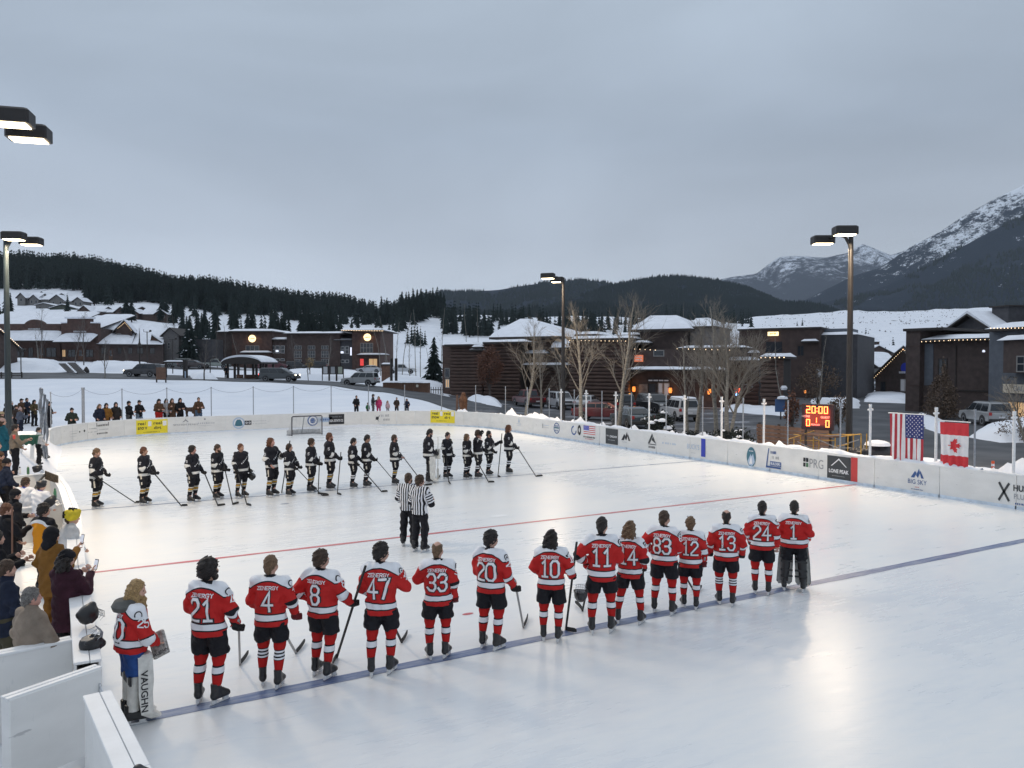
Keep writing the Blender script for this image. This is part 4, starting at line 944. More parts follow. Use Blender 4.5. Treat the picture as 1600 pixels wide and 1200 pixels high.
# clumpy snow lying along the cap of the right side and behind it
def snow_ridge(name, s0, s1, off0, off1, z, h, seed, n=None, parent=None):
 n = n or int((s1 - s0) / .11); V = []; k = 5
 for i in range(n + 1):
  s = s0 + (s1 - s0) * i / n
  for j in range(k):
   t = j / (k - 1); o = off0 + (off1 - off0) * t; p, d = on_path(s, o); x = math.sin(math.pi * t)
   hh = h * x * max(.12, 2.0 * float(fbm(np.array([s * 1.7]), np.array([t * 2 + seed]), 4, seed)[0]) - .45)
   V.append((p[0], p[1], z + hh - .012))
 F = [(i * k + j, (i + 1) * k + j, (i + 1) * k + j + 1, i * k + j + 1) for i in range(n) for j in range(k - 1)]
 return tag(link(name, mk_mesh(name, V, F, [M_SNOW], None, True), parent), kind='structure')
snow_ridge('snow_on_boards', 18.2, 50, -.02, -.22, BH, .15, 3); snow_ridge('snow_behind_boards', 11, 56, -.18, -1.6, .62, .75, 5)
# ---------------------------------------------------------------- adverts printed on the boards
INK = {'k': mat('ink_black', (.02, .02, .024), .6), 'w': M_WHITE, 'y': mat('ink_yellow', (.80, .66, .03), .6), 'b': mat('ink_blue', (.04, .10, .28), .6), 'lb': mat('ink_pale_blue', (.42, .52, .66), .6), 'g': mat('ink_grey', (.30, .31, .33), .6), 'lg': mat('ink_pale_grey', (.50, .51, .53), .6),
       'r': mat('ink_red', (.55, .05, .05), .6), 'c': mat('ink_charcoal', (.045, .05, .055), .6), 't': mat('ink_teal', (.05, .16, .22), .6), 'gn': mat('ink_green', (.07, .18, .09), .6), 'bb': mat('ink_royal_blue', (.03, .05, .42), .6), 'or': mat('ink_orange', (.55, .2, .03), .6)}
FONT = {}
def text_geo(s, bold=0.0):
 key = (s, bold)
 if key not in FONT:
  cu = bpy.data.curves.new('lettering', 'FONT'); cu.body = s; cu.resolution_u = 3; cu.offset = bold; cu.align_x = 'CENTER'; cu.align_y = 'CENTER'
  o = bpy.data.objects.new('lettering', cu); COL.objects.link(o); dg = bpy.context.evaluated_depsgraph_get(); me = bpy.data.meshes.new_from_object(o.evaluated_get(dg))
  V = np.empty(len(me.vertices) * 3, np.float32); me.vertices.foreach_get('co', V); V = V.reshape(-1, 3)[:, :2].astype(float); F = [tuple(p.vertices) for p in me.polygons]
  bpy.data.objects.remove(o); bpy.data.meshes.remove(me); bpy.data.curves.remove(cu)
  c = (V.max(0) + V.min(0)) / 2; w = (V.max(0) - V.min(0)); FONT[key] = ((V - c) / w[1], F, w[0] / w[1])
 return FONT[key]
class Decal:
 """flat print: items in metres about its centre, laid on the boards (mapped along their curve)"""
 def __init__(s): s.V = []; s.F = []; s.M = []; s.ms = []; s.lay = 0
 def _m(s, k):
  m = INK[k]
  if m not in s.ms: s.ms.append(m)
  return s.ms.index(m)
 def add(s, v, f, k, flip=False):
  n = len(s.V); s.V += [(x, y, .003 + .0025 * s.lay) for x, y in v]; s.F += [tuple(i + n for i in q) for q in f]; s.M += [s._m(k)] * len(f); return s
 def up(s): s.lay += 1; return s
 def rect(s, x0, x1, y0, y1, k):
  n = max(1, int((x1 - x0) / .12)); v = [(x0 + (x1 - x0) * i / n, y) for i in range(n + 1) for y in (y0, y1)]
  return s.add(v, [(2 * i, 2 * i + 2, 2 * i + 3, 2 * i + 1) for i in range(n)], k)
 def poly(s, pts, k): return s.add(pts, [tuple(range(len(pts)))], k)
 def disc(s, x, y, r, k, ry=None, r0=0, n=20):
  c = [(math.cos(6.2832 * i / n), math.sin(6.2832 * i / n)) for i in range(n)]; ry = ry or r
  if r0 <= 0: return s.add([(x + a * r, y + q * ry) for a, q in c], [tuple(range(n))], k)
  return s.add([(x + a * r, y + q * ry) for a, q in c] + [(x + a * r0, y + q * r0 * ry / r) for a, q in c], [(i, (i + 1) % n, n + (i + 1) % n, n + i) for i in range(n)], k)
 def text(s, t, x, y, h, k, w=None, bold=0.0):
  V, F, asp = text_geo(t, bold); sx = (w / asp) if w else h
  return s.add([(x + a * sx, y + q * h) for a, q in V], F, k)
 def bars(s, x, y, w, h, k, n=6, seed=0):           # a line of print too small to read: a row of letter-sized marks
  rr = random.Random(seed); c = w / n
  for i in range(n):
   if rr.random() < .86: s.rect(x - w / 2 + i * c, x - w / 2 + i * c + c * rr.uniform(.35, .7), y - h / 2, y + h / 2 * rr.uniform(.6, 1), k)
  return s
 def on_boards(s, u, v, name='advert', label=None, fit=None):
  s0, z0 = path_hit(u, v); V = []
  if fit:                                # stretch to lie between two photograph columns
   xs = [p[0] for p in s.V]; sa, sb = path_hit(fit[0])[0], path_hit(fit[1])[0]; k = (sa - sb) / (max(xs) - min(xs)); m = (max(xs) + min(xs)) / 2; s0 = (sa + sb) / 2; s.V = [((x - m) * k, y, l) for x, y, l in s.V]
  for x, y, l in s.V:
   p, d = on_path(s0 - x, .0075 + l); V.append((p[0] - XR, p[1] - 20, z0 + y))
  o = link(name, mk_mesh(name, V, s.F, s.ms, s.M), boards);
  if label: o['label'] = label
  return o
D = Decal
def yellow():
 d = D().rect(-.98, .98, -.46, .46, 'y').up(); d.text('real', -.62, .24, .20, 'k', .5, .02).text('snow', -.58, -.06, .17, 'k', .6, .02).text('real', .36, .24, .20, 'k', .5, .02).text('dirt', .36, -.06, .2, 'k', .45, .02).bars(0, -.32, 1.0, .05, 'k', 16)
 d.rect(.68, .92, .05, .36, 'w').rect(-.22, -.02, .05, .36, 'w'); return d
yellow().on_boards(237, 667, label='yellow board advert near the left corner'); yellow().on_boards(692, 651, label='yellow board advert near the right corner')
D().rect(-1.0, -.2, .12, .14, 'lg').rect(-.9, -.3, -.02, .0, 'g').rect(-1.0, -.3, -.17, -.15, 'lg').on_boards(125, 676)
D().disc(-.72, 0, .05, 'k').disc(-.3, .02, .07, 'k').bars(.35, .1, .8, .06, 'g', 9, 2).bars(.4, -.1, .7, .06, 'g', 9, 5).on_boards(137, 673)
D().bars(0, .26, .9, .12, 'k', 9, 3).rect(-.45, -.41, .2, .42, 'k').rect(.41, .45, .2, .42, 'k').bars(0, .0, .85, .05, 'g', 14, 4).bars(0, -.22, .85, .10, 'k', 10, 6).on_boards(160, 671)
D().poly([(-.2, .1), (0, .3), (.2, .1), (.1, .12), (0, .2), (-.1, .12)], 'g').text('SPANISH PEAKS', 0, -.06, .11, 'g', 1.5).on_boards(290, 662)
D().disc(0, .26, .06, 'g').bars(0, .0, 1.3, .12, 'lg', 11, 2).bars(0, -.16, .9, .04, 'lg', 14).on_boards(320, 661)
D().disc(0, 0, .40, 'lb').up().disc(0, 0, .30, 'w').up().poly([(-.26, -.16), (-.2, .1), (-.1, .24), (.1, .24), (.2, .1), (.26, -.16), (.12, -.22), (-.12, -.22)], 't').on_boards(373, 661, label='round teal badge')
D().rect(-.75, -.3, -.14, .14, 'k').up().disc(-.62, 0, .07, 'w', r0=.035).disc(-.42, 0, .07, 'w', r0=.035).bars(.25, .1, .9, .06, 'lg', 10, 3).bars(.25, -.07, .9, .05, 'lg', 12, 5).on_boards(400, 660)
D().rect(.1, 1.2, -.14, .2, 'lb').disc(-.2, 0, .38, 'b').up().disc(-.2, 0, .29, 'w').up().disc(-.2, 0, .2, 'b').rect(.3, .5, -.05, .13, 'b').bars(.8, .05, .5, .16, 'b', 4).on_boards(493, 657, label='round blue badge with a pale bar, behind the goal')
D().rect(-.58, .58, -.36, .36, 'k').up().text('THE BIG SKY', 0, .18, .10, 'g', .8).text('REAL ESTATE CO.', 0, -.1, .17, 'w', 1.04, .02).on_boards(525, 655, fit=(514, 538))
D().disc(-.36, -.02, .12, 'k').poly([(-.56, .2), (-.34, .02), (-.12, .24), (-.3, -.05)], 'k').poly([(-.6, -.22), (-.36, .0), (-.2, -.3), (-.38, -.06)], 'k').bars(.25, .18, .6, .18, 'g', 6, 4).bars(.35, -.12, .5, .16, 'g', 6, 6).on_boards(597, 653)
D().poly([(-.06, .05), (0, .3), (.06, .05)], 'lb').disc(0, .02, .09, 'lb').bars(0, -.14, .6, .05, 'lb', 8).bars(0, -.25, .5, .03, 'lb', 10).on_boards(811, 659)
D().rect(-.42, -.34, -.14, .14, 'g').bars(.06, .06, .7, .05, 'lb', 9).bars(.06, -.08, .7, .05, 'lg', 9).on_boards(853, 666)
D().disc(0, 0, .34, 'b', r0=.28).up().bars(0, .14, .42, .12, 'b', 4).rect(-.26, .26, -.02, .06, 't').bars(0, -.14, .40, .12, 'b', 4).on_boards(870, 669)
D().disc(-.28, 0, .28, 'b', r0=.19).up().rect(-.28, .0, .0, .3, 'w').disc(.3, .06, .18, 'k', ry=.3, r0=.08).bars(.1, -.1, .34, .05, 'g', 4).on_boards(901, 673)
d = D().rect(-.42, .42, -.12, .38, 'w').up()
for i in range(5): d.rect(-.42, .42, .34 - i * .11, .385 - i * .11, 'r')
d.up().rect(-.42, -.02, .12, .38, 'bb').up(); [d.disc(-.35 + .09 * i, .18 + .07 * j, .018, 'w', n=6) for i in range(4) for j in range(3)]; d.bars(0, -.26, .84, .09, 'k', 11).bars(0, -.37, .6, .04, 'r', 10).on_boards(921, 676, fit=(912, 930.5), label='printed red white and blue flag advert')
D().rect(-.44, .44, -.42, .42, 'c').up().text('THE', -.3, .02, .07, 'w', .16).text('DREAM', .12, .0, .11, 'w', .5, .02).bars(0, -.2, .5, .03, 'lg', 8).on_boards(956, 682, fit=(946.5, 965.5))
def peaks(d, x, y, s, k):
 return d.poly([(x - s, y - s * .5), (x - .35 * s, y + .3 * s), (x - .1 * s, y + .05 * s), (x - .45 * s, y - s * .5)], k).poly([(x - .2 * s, y - .2 * s), (x + .25 * s, y + .6 * s), (x + .4 * s, y + .1 * s), (x + .1 * s, y - .5 * s)], k).poly([(x + .45 * s, y + .4 * s), (x + s, y - .5 * s), (x + .6 * s, y - .5 * s), (x + .4 * s, y + .05 * s)], k)
peaks(D(), 0, .06, .42, 'k').bars(-.1, -.24, .5, .04, 'lg', 9).on_boards(979, 684, fit=(971, 985))
D().poly([(-.38, -.1), (0, .42), (.08, .3), (-.2, -.1)], 'c').poly([(-.05, .08), (.38, -.1), (.1, .27)], 'c').rect(-.36, .36, -.16, -.12, 'c').bars(0, -.28, .62, .12, 'c', 7).on_boards(1019, 690, fit=(1012.5, 1025.5))
D().bars(0, .0, 1.05, .10, 'lb', 14, 8).on_boards(1046, 693)
D().text('BUCK\'S', -.12, .05, .24, 'lb', .82).bars(-.1, -.24, .3, .03, 'lg', 6).on_boards(1086, 700)
D().rect(-.14, .14, -.44, .44, 'bb').on_boards(1099, 699, label='blue line marker on the boards'); D().rect(-.14, .14, -.46, .46, 'r').on_boards(1335, 734, label='red line marker on the boards')
D().disc(0, 0, .43, 't').up().poly([(-.34, -.2), (-.06, .12), (.04, .02), (.16, .16), (.34, -.2), (.1, -.38), (-.2, -.36)], 'lb').up().poly([(-.2, -.3), (.0, .05), (.1, -.3)], 'w').bars(0, .26, .4, .05, 'w', 6).on_boards(1174, 714, fit=(1167, 1181.5), label='round teal mountain badge')
D().poly([(-.5, -.4), (-.34, .42), (-.28, .42), (-.4, -.32), (.5, -.32), (.5, -.4)], 'b').bars(.02, .27, .4, .13, 'b', 5, 3).bars(.16, .06, .5, .13, 'g', 6, 4).rect(-.22, .52, -.3, -.11, 'b').up().text('BUILDERS', .15, -.205, .12, 'w', .64, .02).on_boards(1209, 717, fit=(1197, 1221))
d = D(); [d.rect(-.72 + .2 * i, -.56 + .2 * i, -.15 + .2 * j, .01 + .2 * j, 'gn' if (i == 1 and j == 0) else 'k') for i in (0, 1) for j in (0, 1)]; d.text('PRG', .2, .02, .36, 'g', .95).on_boards(1271, 725, label='black and green squares with PRG', fit=(1255.5, 1287))
D().rect(-.62, .62, -.44, .44, 'c').up().poly([(-.42, .05), (0, .36), (.42, .05), (.36, .05), (0, .30), (-.36, .05)], 'w').text('LONE PEAK', 0, -.14, .15, 'w', 1.04, .03).bars(0, -.32, .7, .03, 'g', 14).on_boards(1311, 731, fit=(1293, 1330), label='charcoal LONE PEAK advert')
peaks(D(), 0, .22, .30, 'b').text('BIG SKY', 0, -.07, .16, 'b', .86).bars(0, -.25, .2, .03, 'r', 4).bars(0, -.33, .55, .035, 'b', 12).on_boards(1434, 750, fit=(1419.5, 1449))
D().poly([(-1.0, .3), (-.92, .34), (-.5, -.22), (-.58, -.26)], 'c').poly([(-1.0, -.22), (-.94, -.28), (-.5, .3), (-.58, .34)], 'c').text('HUSSEY', .14, .2, .2, 'c', 1.02, .03).text('PLUMBING', .26, -.06, .16, 'g', 1.2).bars(.26, -.28, 1.1, .06, 'b', 13).on_boards(1590, 773, fit=(1560.5, 1634))
# ---------------------------------------------------------------- posts of the safety net, and its top cord
M_POSTW = mat('post_white', (.74, .74, .74), .45, .08, 20); M_POSTG = mat('post_galvanised', (.30, .32, .35), .45, .15, 20, metal=.4); M_CORD = mat('net_cord', (.20, .22, .25), .8)
tops = {}
def net_post(u, white=False, thick=None, h=3.02, label='', group=''):
 s, _ = path_hit(u, 640); p, d = on_path(s, -.24 if not white else -.22); r = thick or (.045 if white else .030); b = MB(); b.tube([(0, 0, 0), (0, 0, h - .12)], r, 10)
 t = thing('net_post', label, 'post', (p[0], p[1], 0), 0, group); b.build('pole', M_POSTW if white else M_POSTG, t, smooth=True)
 b = MB(); b.tube([(0, 0, h - .12), (0, 0, h)], r * 1.2, 10)
 if white: b.tube([(-.13, 0, h - .2), (.13, 0, h - .2)], r * .8, 8)
 b.build('post_cap', M_POSTW if white else M_POSTG, t, smooth=True); tops[u] = (p[0], p[1], h - .06)
ORD = 'first second third fourth fifth sixth seventh eighth ninth tenth eleventh twelfth thirteenth fourteenth fifteenth sixteenth seventeenth eighteenth'.split()
for i, u in enumerate((87, 194, 262, 331, 397, 460, 519, 577, 632, 688, 740, 785, 819)): net_post(u, label=f'slim grey net post behind the far end boards, {ORD[i]} from the left', group='grey net posts along the far end')
for i, u in enumerate((853, 892, 935, 981, 1035, 1092, 1155, 1225, 1307, 1517)): net_post(u, label=f'thin grey net post behind the right boards, {ORD[9 - i]} from the right edge', group='thin grey posts along the right boards')
for i, u in enumerate((872, 911, 957, 1009, 1064, 1122, 1188, 1354, 1457, 1579)): net_post(u, True, label=f'thick white capped net post behind the right boards, {ORD[9 - i]} from the right edge', group='white posts along the right boards')
net_post(136, False, .085, 3.15, 'stout dark padded net post behind the far left curve of the boards'); M_PAD = mat('post_padding', (.11, .13, .16), .8, .4, 6)
tops_l = [tops[u] for u in (87, 136, 194, 262, 331, 397, 460, 519, 577)]
b = MB()
for a, c in zip(tops_l[:-1], tops_l[1:]):
 pts = [tuple(np.array(a) + (np.array(c) - a) * t - np.array((0, 0, .34 * 4 * t * (1 - t)))) for t in np.linspace(0, 1, 9)]; b.tube(pts, .008, 4, cap=False)
tag(b.build('safety_rope', M_CORD), 'thin dark rope sagging from post to post above the far end boards', 'rope')
# wrapped bundle of netting and poles at the left corner
for k, (u, h, r) in enumerate(((64, 3.05, .066), (69, 2.8, .05), (73, 2.6, .04))):
 p = on_z(u, 716 + k, .45); t = thing('net_pole', ['tall grey pole wrapped in folded netting at the left corner', 'dark pole between the wrapped pole and the boards', 'thin pale pole nearest the left end of the boards'][k], 'pole', p)
 b = MB(); b.tube([(0, 0, 0), (0.02, 0, h)], r * .6, 10); b.build('pole', M_POSTG, t, smooth=True)
 b = MB(); zs = np.linspace(.1, h - .05, 22); b.tube([(.02 + .03 * math.sin(z * 5 + k), .02 * math.cos(z * 7), z) for z in zs], [r * (1.0 + .25 * math.sin(z * 9 + k * 2)) for z in zs], 9); b.build('folded_netting', mat('folded_netting', (.19, .21, .24), .9, .5, 12, .6, 20, stretch=(6, 6, .6)) if k != 1 else M_PAD, t, smooth=True)
 if k == 0: b = MB(); b.lathe([(.34, 0), (.34, .06), (.26, .14), (.12, .2)], 14); b.build('base_weight', mat('base_rubber', (.05, .055, .05), .8), t, smooth=True)
# ---------------------------------------------------------------- hockey goal
pa, pb = on_z(455, 679, 0), on_z(506, 677, 0)
def goal():
 gl, gr = on_z(448, 680, 0), on_z(507, 677, 0); gx = gr - gl; w = 1.83; mid = on_z(480, 680, 0); e = gx / np.linalg.norm(gx)
 t = thing('hockey_goal', 'red-free white net hockey goal with dark pipes standing before the far boards', 'goal', mid, math.atan2(e[1], e[0])); t['label'] = 'hockey goal with dark posts and pale netting before the far boards'
 M_PIPE = mat('goal_pipe', (.035, .03, .04), .5); b = MB(); b.tube([(-.98, 0, 0), (-.98, 0, 1.17), (-.93, 0, 1.22), (.93, 0, 1.22), (.98, 0, 1.17), (.98, 0, 0)], .035, 8); b.build('goal_frame', M_PIPE, t, smooth=True)
 b = MB(); b.tube([(-.98, 0, .03), (-1.12, .6, .03), (-.7, 1.05, .03), (.7, 1.05, .03), (1.12, .6, .03), (.98, 0, .03)], .03, 8).tube([(0, .55, 1.2), (0, 1.05, .03)], .03, 8).tube([(-.9, 0, 1.22), (-.7, .55, 1.2), (.7, .55, 1.2), (.9, 0, 1.22)], .022, 8); b.build('rear_frame', mat('goal_rear_pipe', (.30, .31, .33), .5), t, smooth=True)
 b = MB(); n = 16
 def P(s, q):                               # netting surface around the back: s along the base curve, q from base to top
  base = [(-.98, 0), (-1.12, .6), (-.7, 1.05), (.7, 1.05), (1.12, .6), (.98, 0)]; top = [(-.96, 0), (-.82, .35), (-.7, .55), (.7, .55), (.82, .35), (.96, 0)]
  i = min(int(s * 5), 4); f = s * 5 - i; B = [base[i][k] + (base[i + 1][k] - base[i][k]) * f for k in (0, 1)]; T_ = [top[i][k] + (top[i + 1][k] - top[i][k]) * f for k in (0, 1)]
  return (B[0] + (T_[0] - B[0]) * q, B[1] + (T_[1] - B[1]) * q, .04 + 1.16 * q)
 for i in range(31): b.tube([P(i / 30, q / 4) for q in range(5)], .008, 3, cap=False)
 for j in range(1, 12): b.tube([P(i / 15, j / 12) for i in range(16)], .008, 3, cap=False)
 b.build('netting', mat('goal_netting', (.62, .63, .64), .8), t); b = MB(); b.prism([(-1.0, .10), (-1.1, .62), (-.7, 1.1), (.7, 1.1), (1.1, .62), (1.0, .10)], .05, .26, 'z');
 b = MB()
 for a_, c_ in (((-1.12, .6), (-.7, 1.06)), ((-.7, 1.06), (.7, 1.06)), ((.7, 1.06), (1.12, .6))): b.quad((*a_, .05), (*c_, .05), (*c_, .3), (*a_, .3))
 b.build('base_padding', mat('goal_pad', (.45, .46, .47), .8, .2, 8), t)
goal()
# ---------------------------------------------------------------- left side: board wall, open gate, penalty box
def wallrun(name, label, pts, w=.2, h=BH, inner=True, cat='rink boards', segs=2.4, z0=0, group=None):
 """a board wall along points: facing panels, posts between them and a broad cap"""
 t = thing(name, label, cat, (pts[0][0], pts[0][1], z0), 0, group); o = np.array(pts[0]); P = [np.array(p) - o for p in pts]
 for a, c in zip(P[:-1], P[1:]):
  L = np.linalg.norm(c - a); d = (c - a) / L; n = np.array([-d[1], d[0]]); k = max(1, round(L / segs))
  def bx(s0, s1, n0, n1, za, zb, nm, m):
   b = MB(); q = [a + d * s + n * m_ for s, m_ in ((s0, n0), (s1, n0), (s1, n1), (s0, n1))]; vs = [(*p, za) for p in q] + [(*p, zb) for p in q]
   b.add(vs, [(0, 3, 2, 1), (4, 5, 6, 7), (0, 1, 5, 4), (1, 2, 6, 5), (2, 3, 7, 6), (3, 0, 4, 7)]); o_ = b.build(nm, m, t)
   bv = o_.modifiers.new('edge', 'BEVEL'); bv.width = .008; bv.segments = 2
  for i in range(k):
   bx(L * i / k + .004, L * (i + 1) / k - .004, -.02, 0, 0, h - .035, 'board_panel', M_BOARD); bx(L * i / k + .004, L * (i + 1) / k - .004, -w + .002, -w + .022, 0.0, h - .035, 'board_panel', M_BOARD)
   bx(L * i / k + .02, L * i / k + .07, -w + .024, -.022, 0, h - .036, 'board_post', M_BOARD); nc = max(1, round(L / k / .8))
   bx(L * i / k + .002, L * (i + 1) / k - .002, -w - .012, -w * .42, h - .034, h, 'board_cap', M_CAP); bx(L * i / k + .002, L * (i + 1) / k - .002, -w * .42 + .006, .012, h - .038, h - .004, 'board_cap', M_CAP)
 return t
LB = [(-.72, 28.0), (-.38, 24.5), (-.10, 20), (-.02, 15), (.13, 9.95)]
wallrun('left_boards', 'white board wall along the near left side of the rink, helmets on its cap', LB, .26)
wallrun('gate_side_boards', 'short white board section in the bottom left corner beside the open gate', [(.20, 8.95), (.44, 7.1), (.60, 5.4)], .24)
wallrun('box_end_boards', 'white board running left from the rink wall behind the open gate', [(-.16, 10.85), (-4.2, 10.0)], .14)
wallrun('box_divider', 'white board at the far end of the players box holding bottles and a helmet', [(-4.5, 27.3), (-.98, 28.1)], .2)
wallrun('box_back_boards', 'pale board behind the boys in white jerseys', [(-1.95, 22.6), (-2.6, 27.2)], .16)
wallrun('box_partition', 'low white partition in front of the white jersey boys', [(-1.9, 22.6), (-.42, 22.9)], .12, .9)
def gate():
 a, c = np.array((.06, 9.78)), np.array((-.78, 9.30)); d = (c - a); L = np.linalg.norm(d); t = thing('rink_gate', 'open white rink gate swung out towards the lower left corner', 'gate', (a[0], a[1], 0), math.atan2(d[1], d[0]))
 b = MB(); b.cbox(0, L, 0, .17, .18, BH, .012); o = b.build('door_slab', M_BOARD, t); b = MB(); b.cbox(-.005, L + .01, .015, .075, BH - .002, BH + .012, .004).cbox(-.005, L + .01, .095, .155, BH - .002, BH + .012, .004); b.build('door_cap', M_CAP, t)
 b = MB(); b.box(.03, .05, .17, .19, .62, .92).box(.02, .07, .17, .2, .64, .68).tube([(.04, .19, .88), (.04, .23, .84), (.04, .23, .7), (.04, .19, .66)], .01, 6); b.build('latch', M_STEEL, t); b = MB(); b.box(0.1, L - .1, -.012, 0, .3, .34); b.build('cross_rail', M_CAP, t)
gate()
b = MB(); b.box(-.9, .3, 8.8, 9.9, .0, .03); tag(b.build('gate_threshold', M_CAP), 'white threshold plate on the floor of the open gate', 'threshold')
# ================================================================ buildings
M_BRICK = mat('brick_dark_red', (.078, .045, .037), .85, .25, 1.5, .3, 14); M_BRICK2 = mat('brick_brown', (.064, .043, .038), .85, .2, 1.5, .3, 14); M_SIDE = mat('dark_siding', (.070, .051, .047), .85, .2, 2, .3, 10)
M_DARKG = mat('charcoal_siding', (.055, .055, .062), .8, .15, 2); M_BLUEG = mat('blue_grey_siding', (.10, .115, .14), .75, .12, 2, .2, 8); M_STONE = mat('stone_grey', (.16, .15, .145), .85, .35, 3, .5, 6)
M_GLASS = mat('dark_glass', (.03, .036, .045), .08, spec=.6); M_FRAME = mat('window_frame_grey', (.24, .235, .23), .6); M_FRAMEW = mat('window_frame_pale', (.42, .42, .42), .6); M_TRIM = mat('dark_trim', (.03, .024, .022), .7)
M_WOOD = mat('rusty_wood', (.125, .068, .045), .8, .25, 3, .3, 12); M_LOG = mat('dark_log', (.085, .052, .042), .8, .30, 2.5, .4, 14, stretch=(.4, 1, 4)); M_GREY = mat('weathered_grey_boards', (.12, .115, .115), .85, .2, 3)
M_BULB = mat('warm_bulb', (1, .8, .55), .5, emit=(1, .72, .42), es=3.0); M_SIGNLIT = mat('lit_sign_face', (.9, .8, .55), .5, emit=(1, .74, .36), es=1.6); M_LITWIN = mat('lit_window', (.8, .5, .25), .5, emit=(1, .62, .3), es=.35)
M_RSNOW = mat('roof_snow', (.76, .785, .84), .9, .06, 1.2, .3, 5)
class Facade:
 """a vertical front between two places; x runs along it to the right, y goes back into the building, z up"""
 def __init__(s, name, label, cat, uL, dL, uR, dR, z0=None, group=None, depth=9, frame=False):
  A, B = at_g(uL, dL), at_g(uR, dR); s.z0 = z0 if z0 is not None else min(A[2], B[2]) - .3; s.A = A[:2]; e = B[:2] - A[:2]; s.L = float(np.linalg.norm(e)); s.e = e / s.L
  s.n = np.array([-s.e[1], s.e[0]]); s.t = thing(name, label, cat, (A[0], A[1], s.z0), math.atan2(s.e[1], s.e[0]), group); s.D = depth
 def loc(s, u, v, y=0.0):                   # photograph point -> (x, z) on the plane y
  r = ray(u, v); A = s.A + s.n * y; m = np.array([[r[0], -s.e[0]], [r[1], -s.e[1]]]); k, x = np.linalg.solve(m, A); return float(x), float(CAM_H + k * r[2] - s.z0)
 def mesh(s, name, b, m, parent=None, smooth=False): return b.build(name, m, parent or s.t, smooth=smooth)
 def box(s, name, m, u0, u1, v0, v1, y0=0, y1=None, parent=None, ztop=None, zb=None):
  xa, za = s.loc(u0, v0, y0); xb, zc = s.loc(u1, v1, y0); z_b = 0 if v1 is None else zc
  b = MB(); b.box(xa, xb, y0, s.D if y1 is None else y1, zb if zb is not None else min(za, zc), max(za, zc)); return s.mesh(name, b, m, parent)
 def wall(s, name, m, u0, u1, v0, y0=0, y1=None, parent=None):
  xa, za = s.loc((u0 + u1) / 2, v0, y0); xb0, xb1 = s.loc(u0, v0, y0)[0], s.loc(u1, v0, y0)[0]; b = MB(); b.box(xb0, xb1, y0, s.D if y1 is None else y1, 0, za); return s.mesh(name, b, m, parent)
 def roof(s, u0, u1, v, th=.35, over=.5, y0=0, y1=None, slope=0.0, name='roof', m=None):
  """flat slab with an overhang, and the snow lying on it"""
  z = s.loc((u0 + u1) / 2, v, y0 - over)[1]; x0, x1 = s.loc(u0, v, y0 - over)[0], s.loc(u1, v, y0 - over)[0]; y1 = (s.D if y1 is None else y1) + over * .5; b = MB(); b.box(x0, x1, y0 - over, y1, z - .22, z)
  r = s.mesh(name, b, m or M_TRIM); s.snow(x0, x1, y0 - over, y1, z, th, r); return r
 def snow(s, x0, x1, y0, y1, z, th, parent, seed=0, tilt=0.0):
  nx, ny = max(6, int((x1 - x0) / .8)), max(5, int((y1 - y0) / 1.2)); nx, ny = min(nx, 40), min(ny, 12); V = []; sd = int(abs(x0 * 13 + z * 7 + s.A[0])) % 97
  for i in range(nx + 1):
   for j in range(ny + 1):
    a, c = i / nx, j / ny; x, y = x0 + (x1 - x0) * a, y0 + (y1 - y0) * c; e = min(a, 1 - a) * (x1 - x0), min(c, 1 - c) * (y1 - y0); k = min(1, min(e) / (th * 1.2)); k = math.sqrt(max(0, k * (2 - k)))
    V.append((x, y, z + th * k * (.8 + .45 * float(fbm(np.array([x * .5]), np.array([y * .5]), 3, sd)[0])) + .004 + tilt * c))
  F = [(i * (ny + 1) + j, (i + 1) * (ny + 1) + j, (i + 1) * (ny + 1) + j + 1, i * (ny + 1) + j + 1) for i in range(nx) for j in range(ny)]
  b = mk_mesh('roof_snow', V, F, [M_RSNOW], None, True); o = link('roof_snow', b, parent)
  q = MB(); q.box(x0 + .01, x1 - .01, y0 + .005, y0 + .05, z + .003, z + th * .22); return o
 def window(s, u0, u1, v0, v1, cols=1, rows=1, fm=None, y=0.0, gm=None, parent=None, fw=.09):
  x0, z1 = s.loc(u0, v0, y); x1, z0 = s.loc(u1, v1, y); b = MB(); d = .05
  b.box(x0, x1, y - d, y + .04, z0, z0 + fw).box(x0, x1, y - d, y + .04, z1 - fw, z1).box(x0, x0 + fw, y - d, y + .04, z0 + fw, z1 - fw).box(x1 - fw, x1, y - d, y + .04, z0 + fw, z1 - fw)
  for i in range(1, cols): x = x0 + (x1 - x0) * i / cols; b.box(x - fw / 2, x + fw / 2, y - d + .004, y + .04, z0 + fw, z1 - fw)
  for j in range(1, rows): z = z0 + (z1 - z0) * j / rows; b.box(x0 + fw, x1 - fw, y - d + .008, y + .04, z - fw / 2, z + fw / 2)
  w = s.mesh('window', b, fm or M_FRAME, parent); b = MB(); b.box(x0 + fw * .5, x1 - fw * .5, y - .02, y + .02, z0 + fw * .5, z1 - fw * .5); b.build('pane', gm or M_GLASS, w); return w
 def door(s, u0, u1, v0, v1, m=None, y=0.0):
  x0, z1 = s.loc(u0, v0, y); x1, z0 = s.loc(u1, v1, y); b = MB(); b.box(x0, x1, y - .06, y + .03, max(z0, 0.02), z1); d = s.mesh('door', b, m or M_WOOD); b = MB(); b.box(x0 + (x1 - x0) * .2, x1 - (x1 - x0) * .2, y - .075, y - .055, z0 + (z1 - z0) * .4, z1 - .15); b.build('pane', M_GLASS, d); b = MB(); b.box(x1 - .16, x1 - .1, y - .11, y - .06, z0 + (z1 - z0) * .42, z0 + (z1 - z0) * .5); b.build('handle', M_STEEL, d)
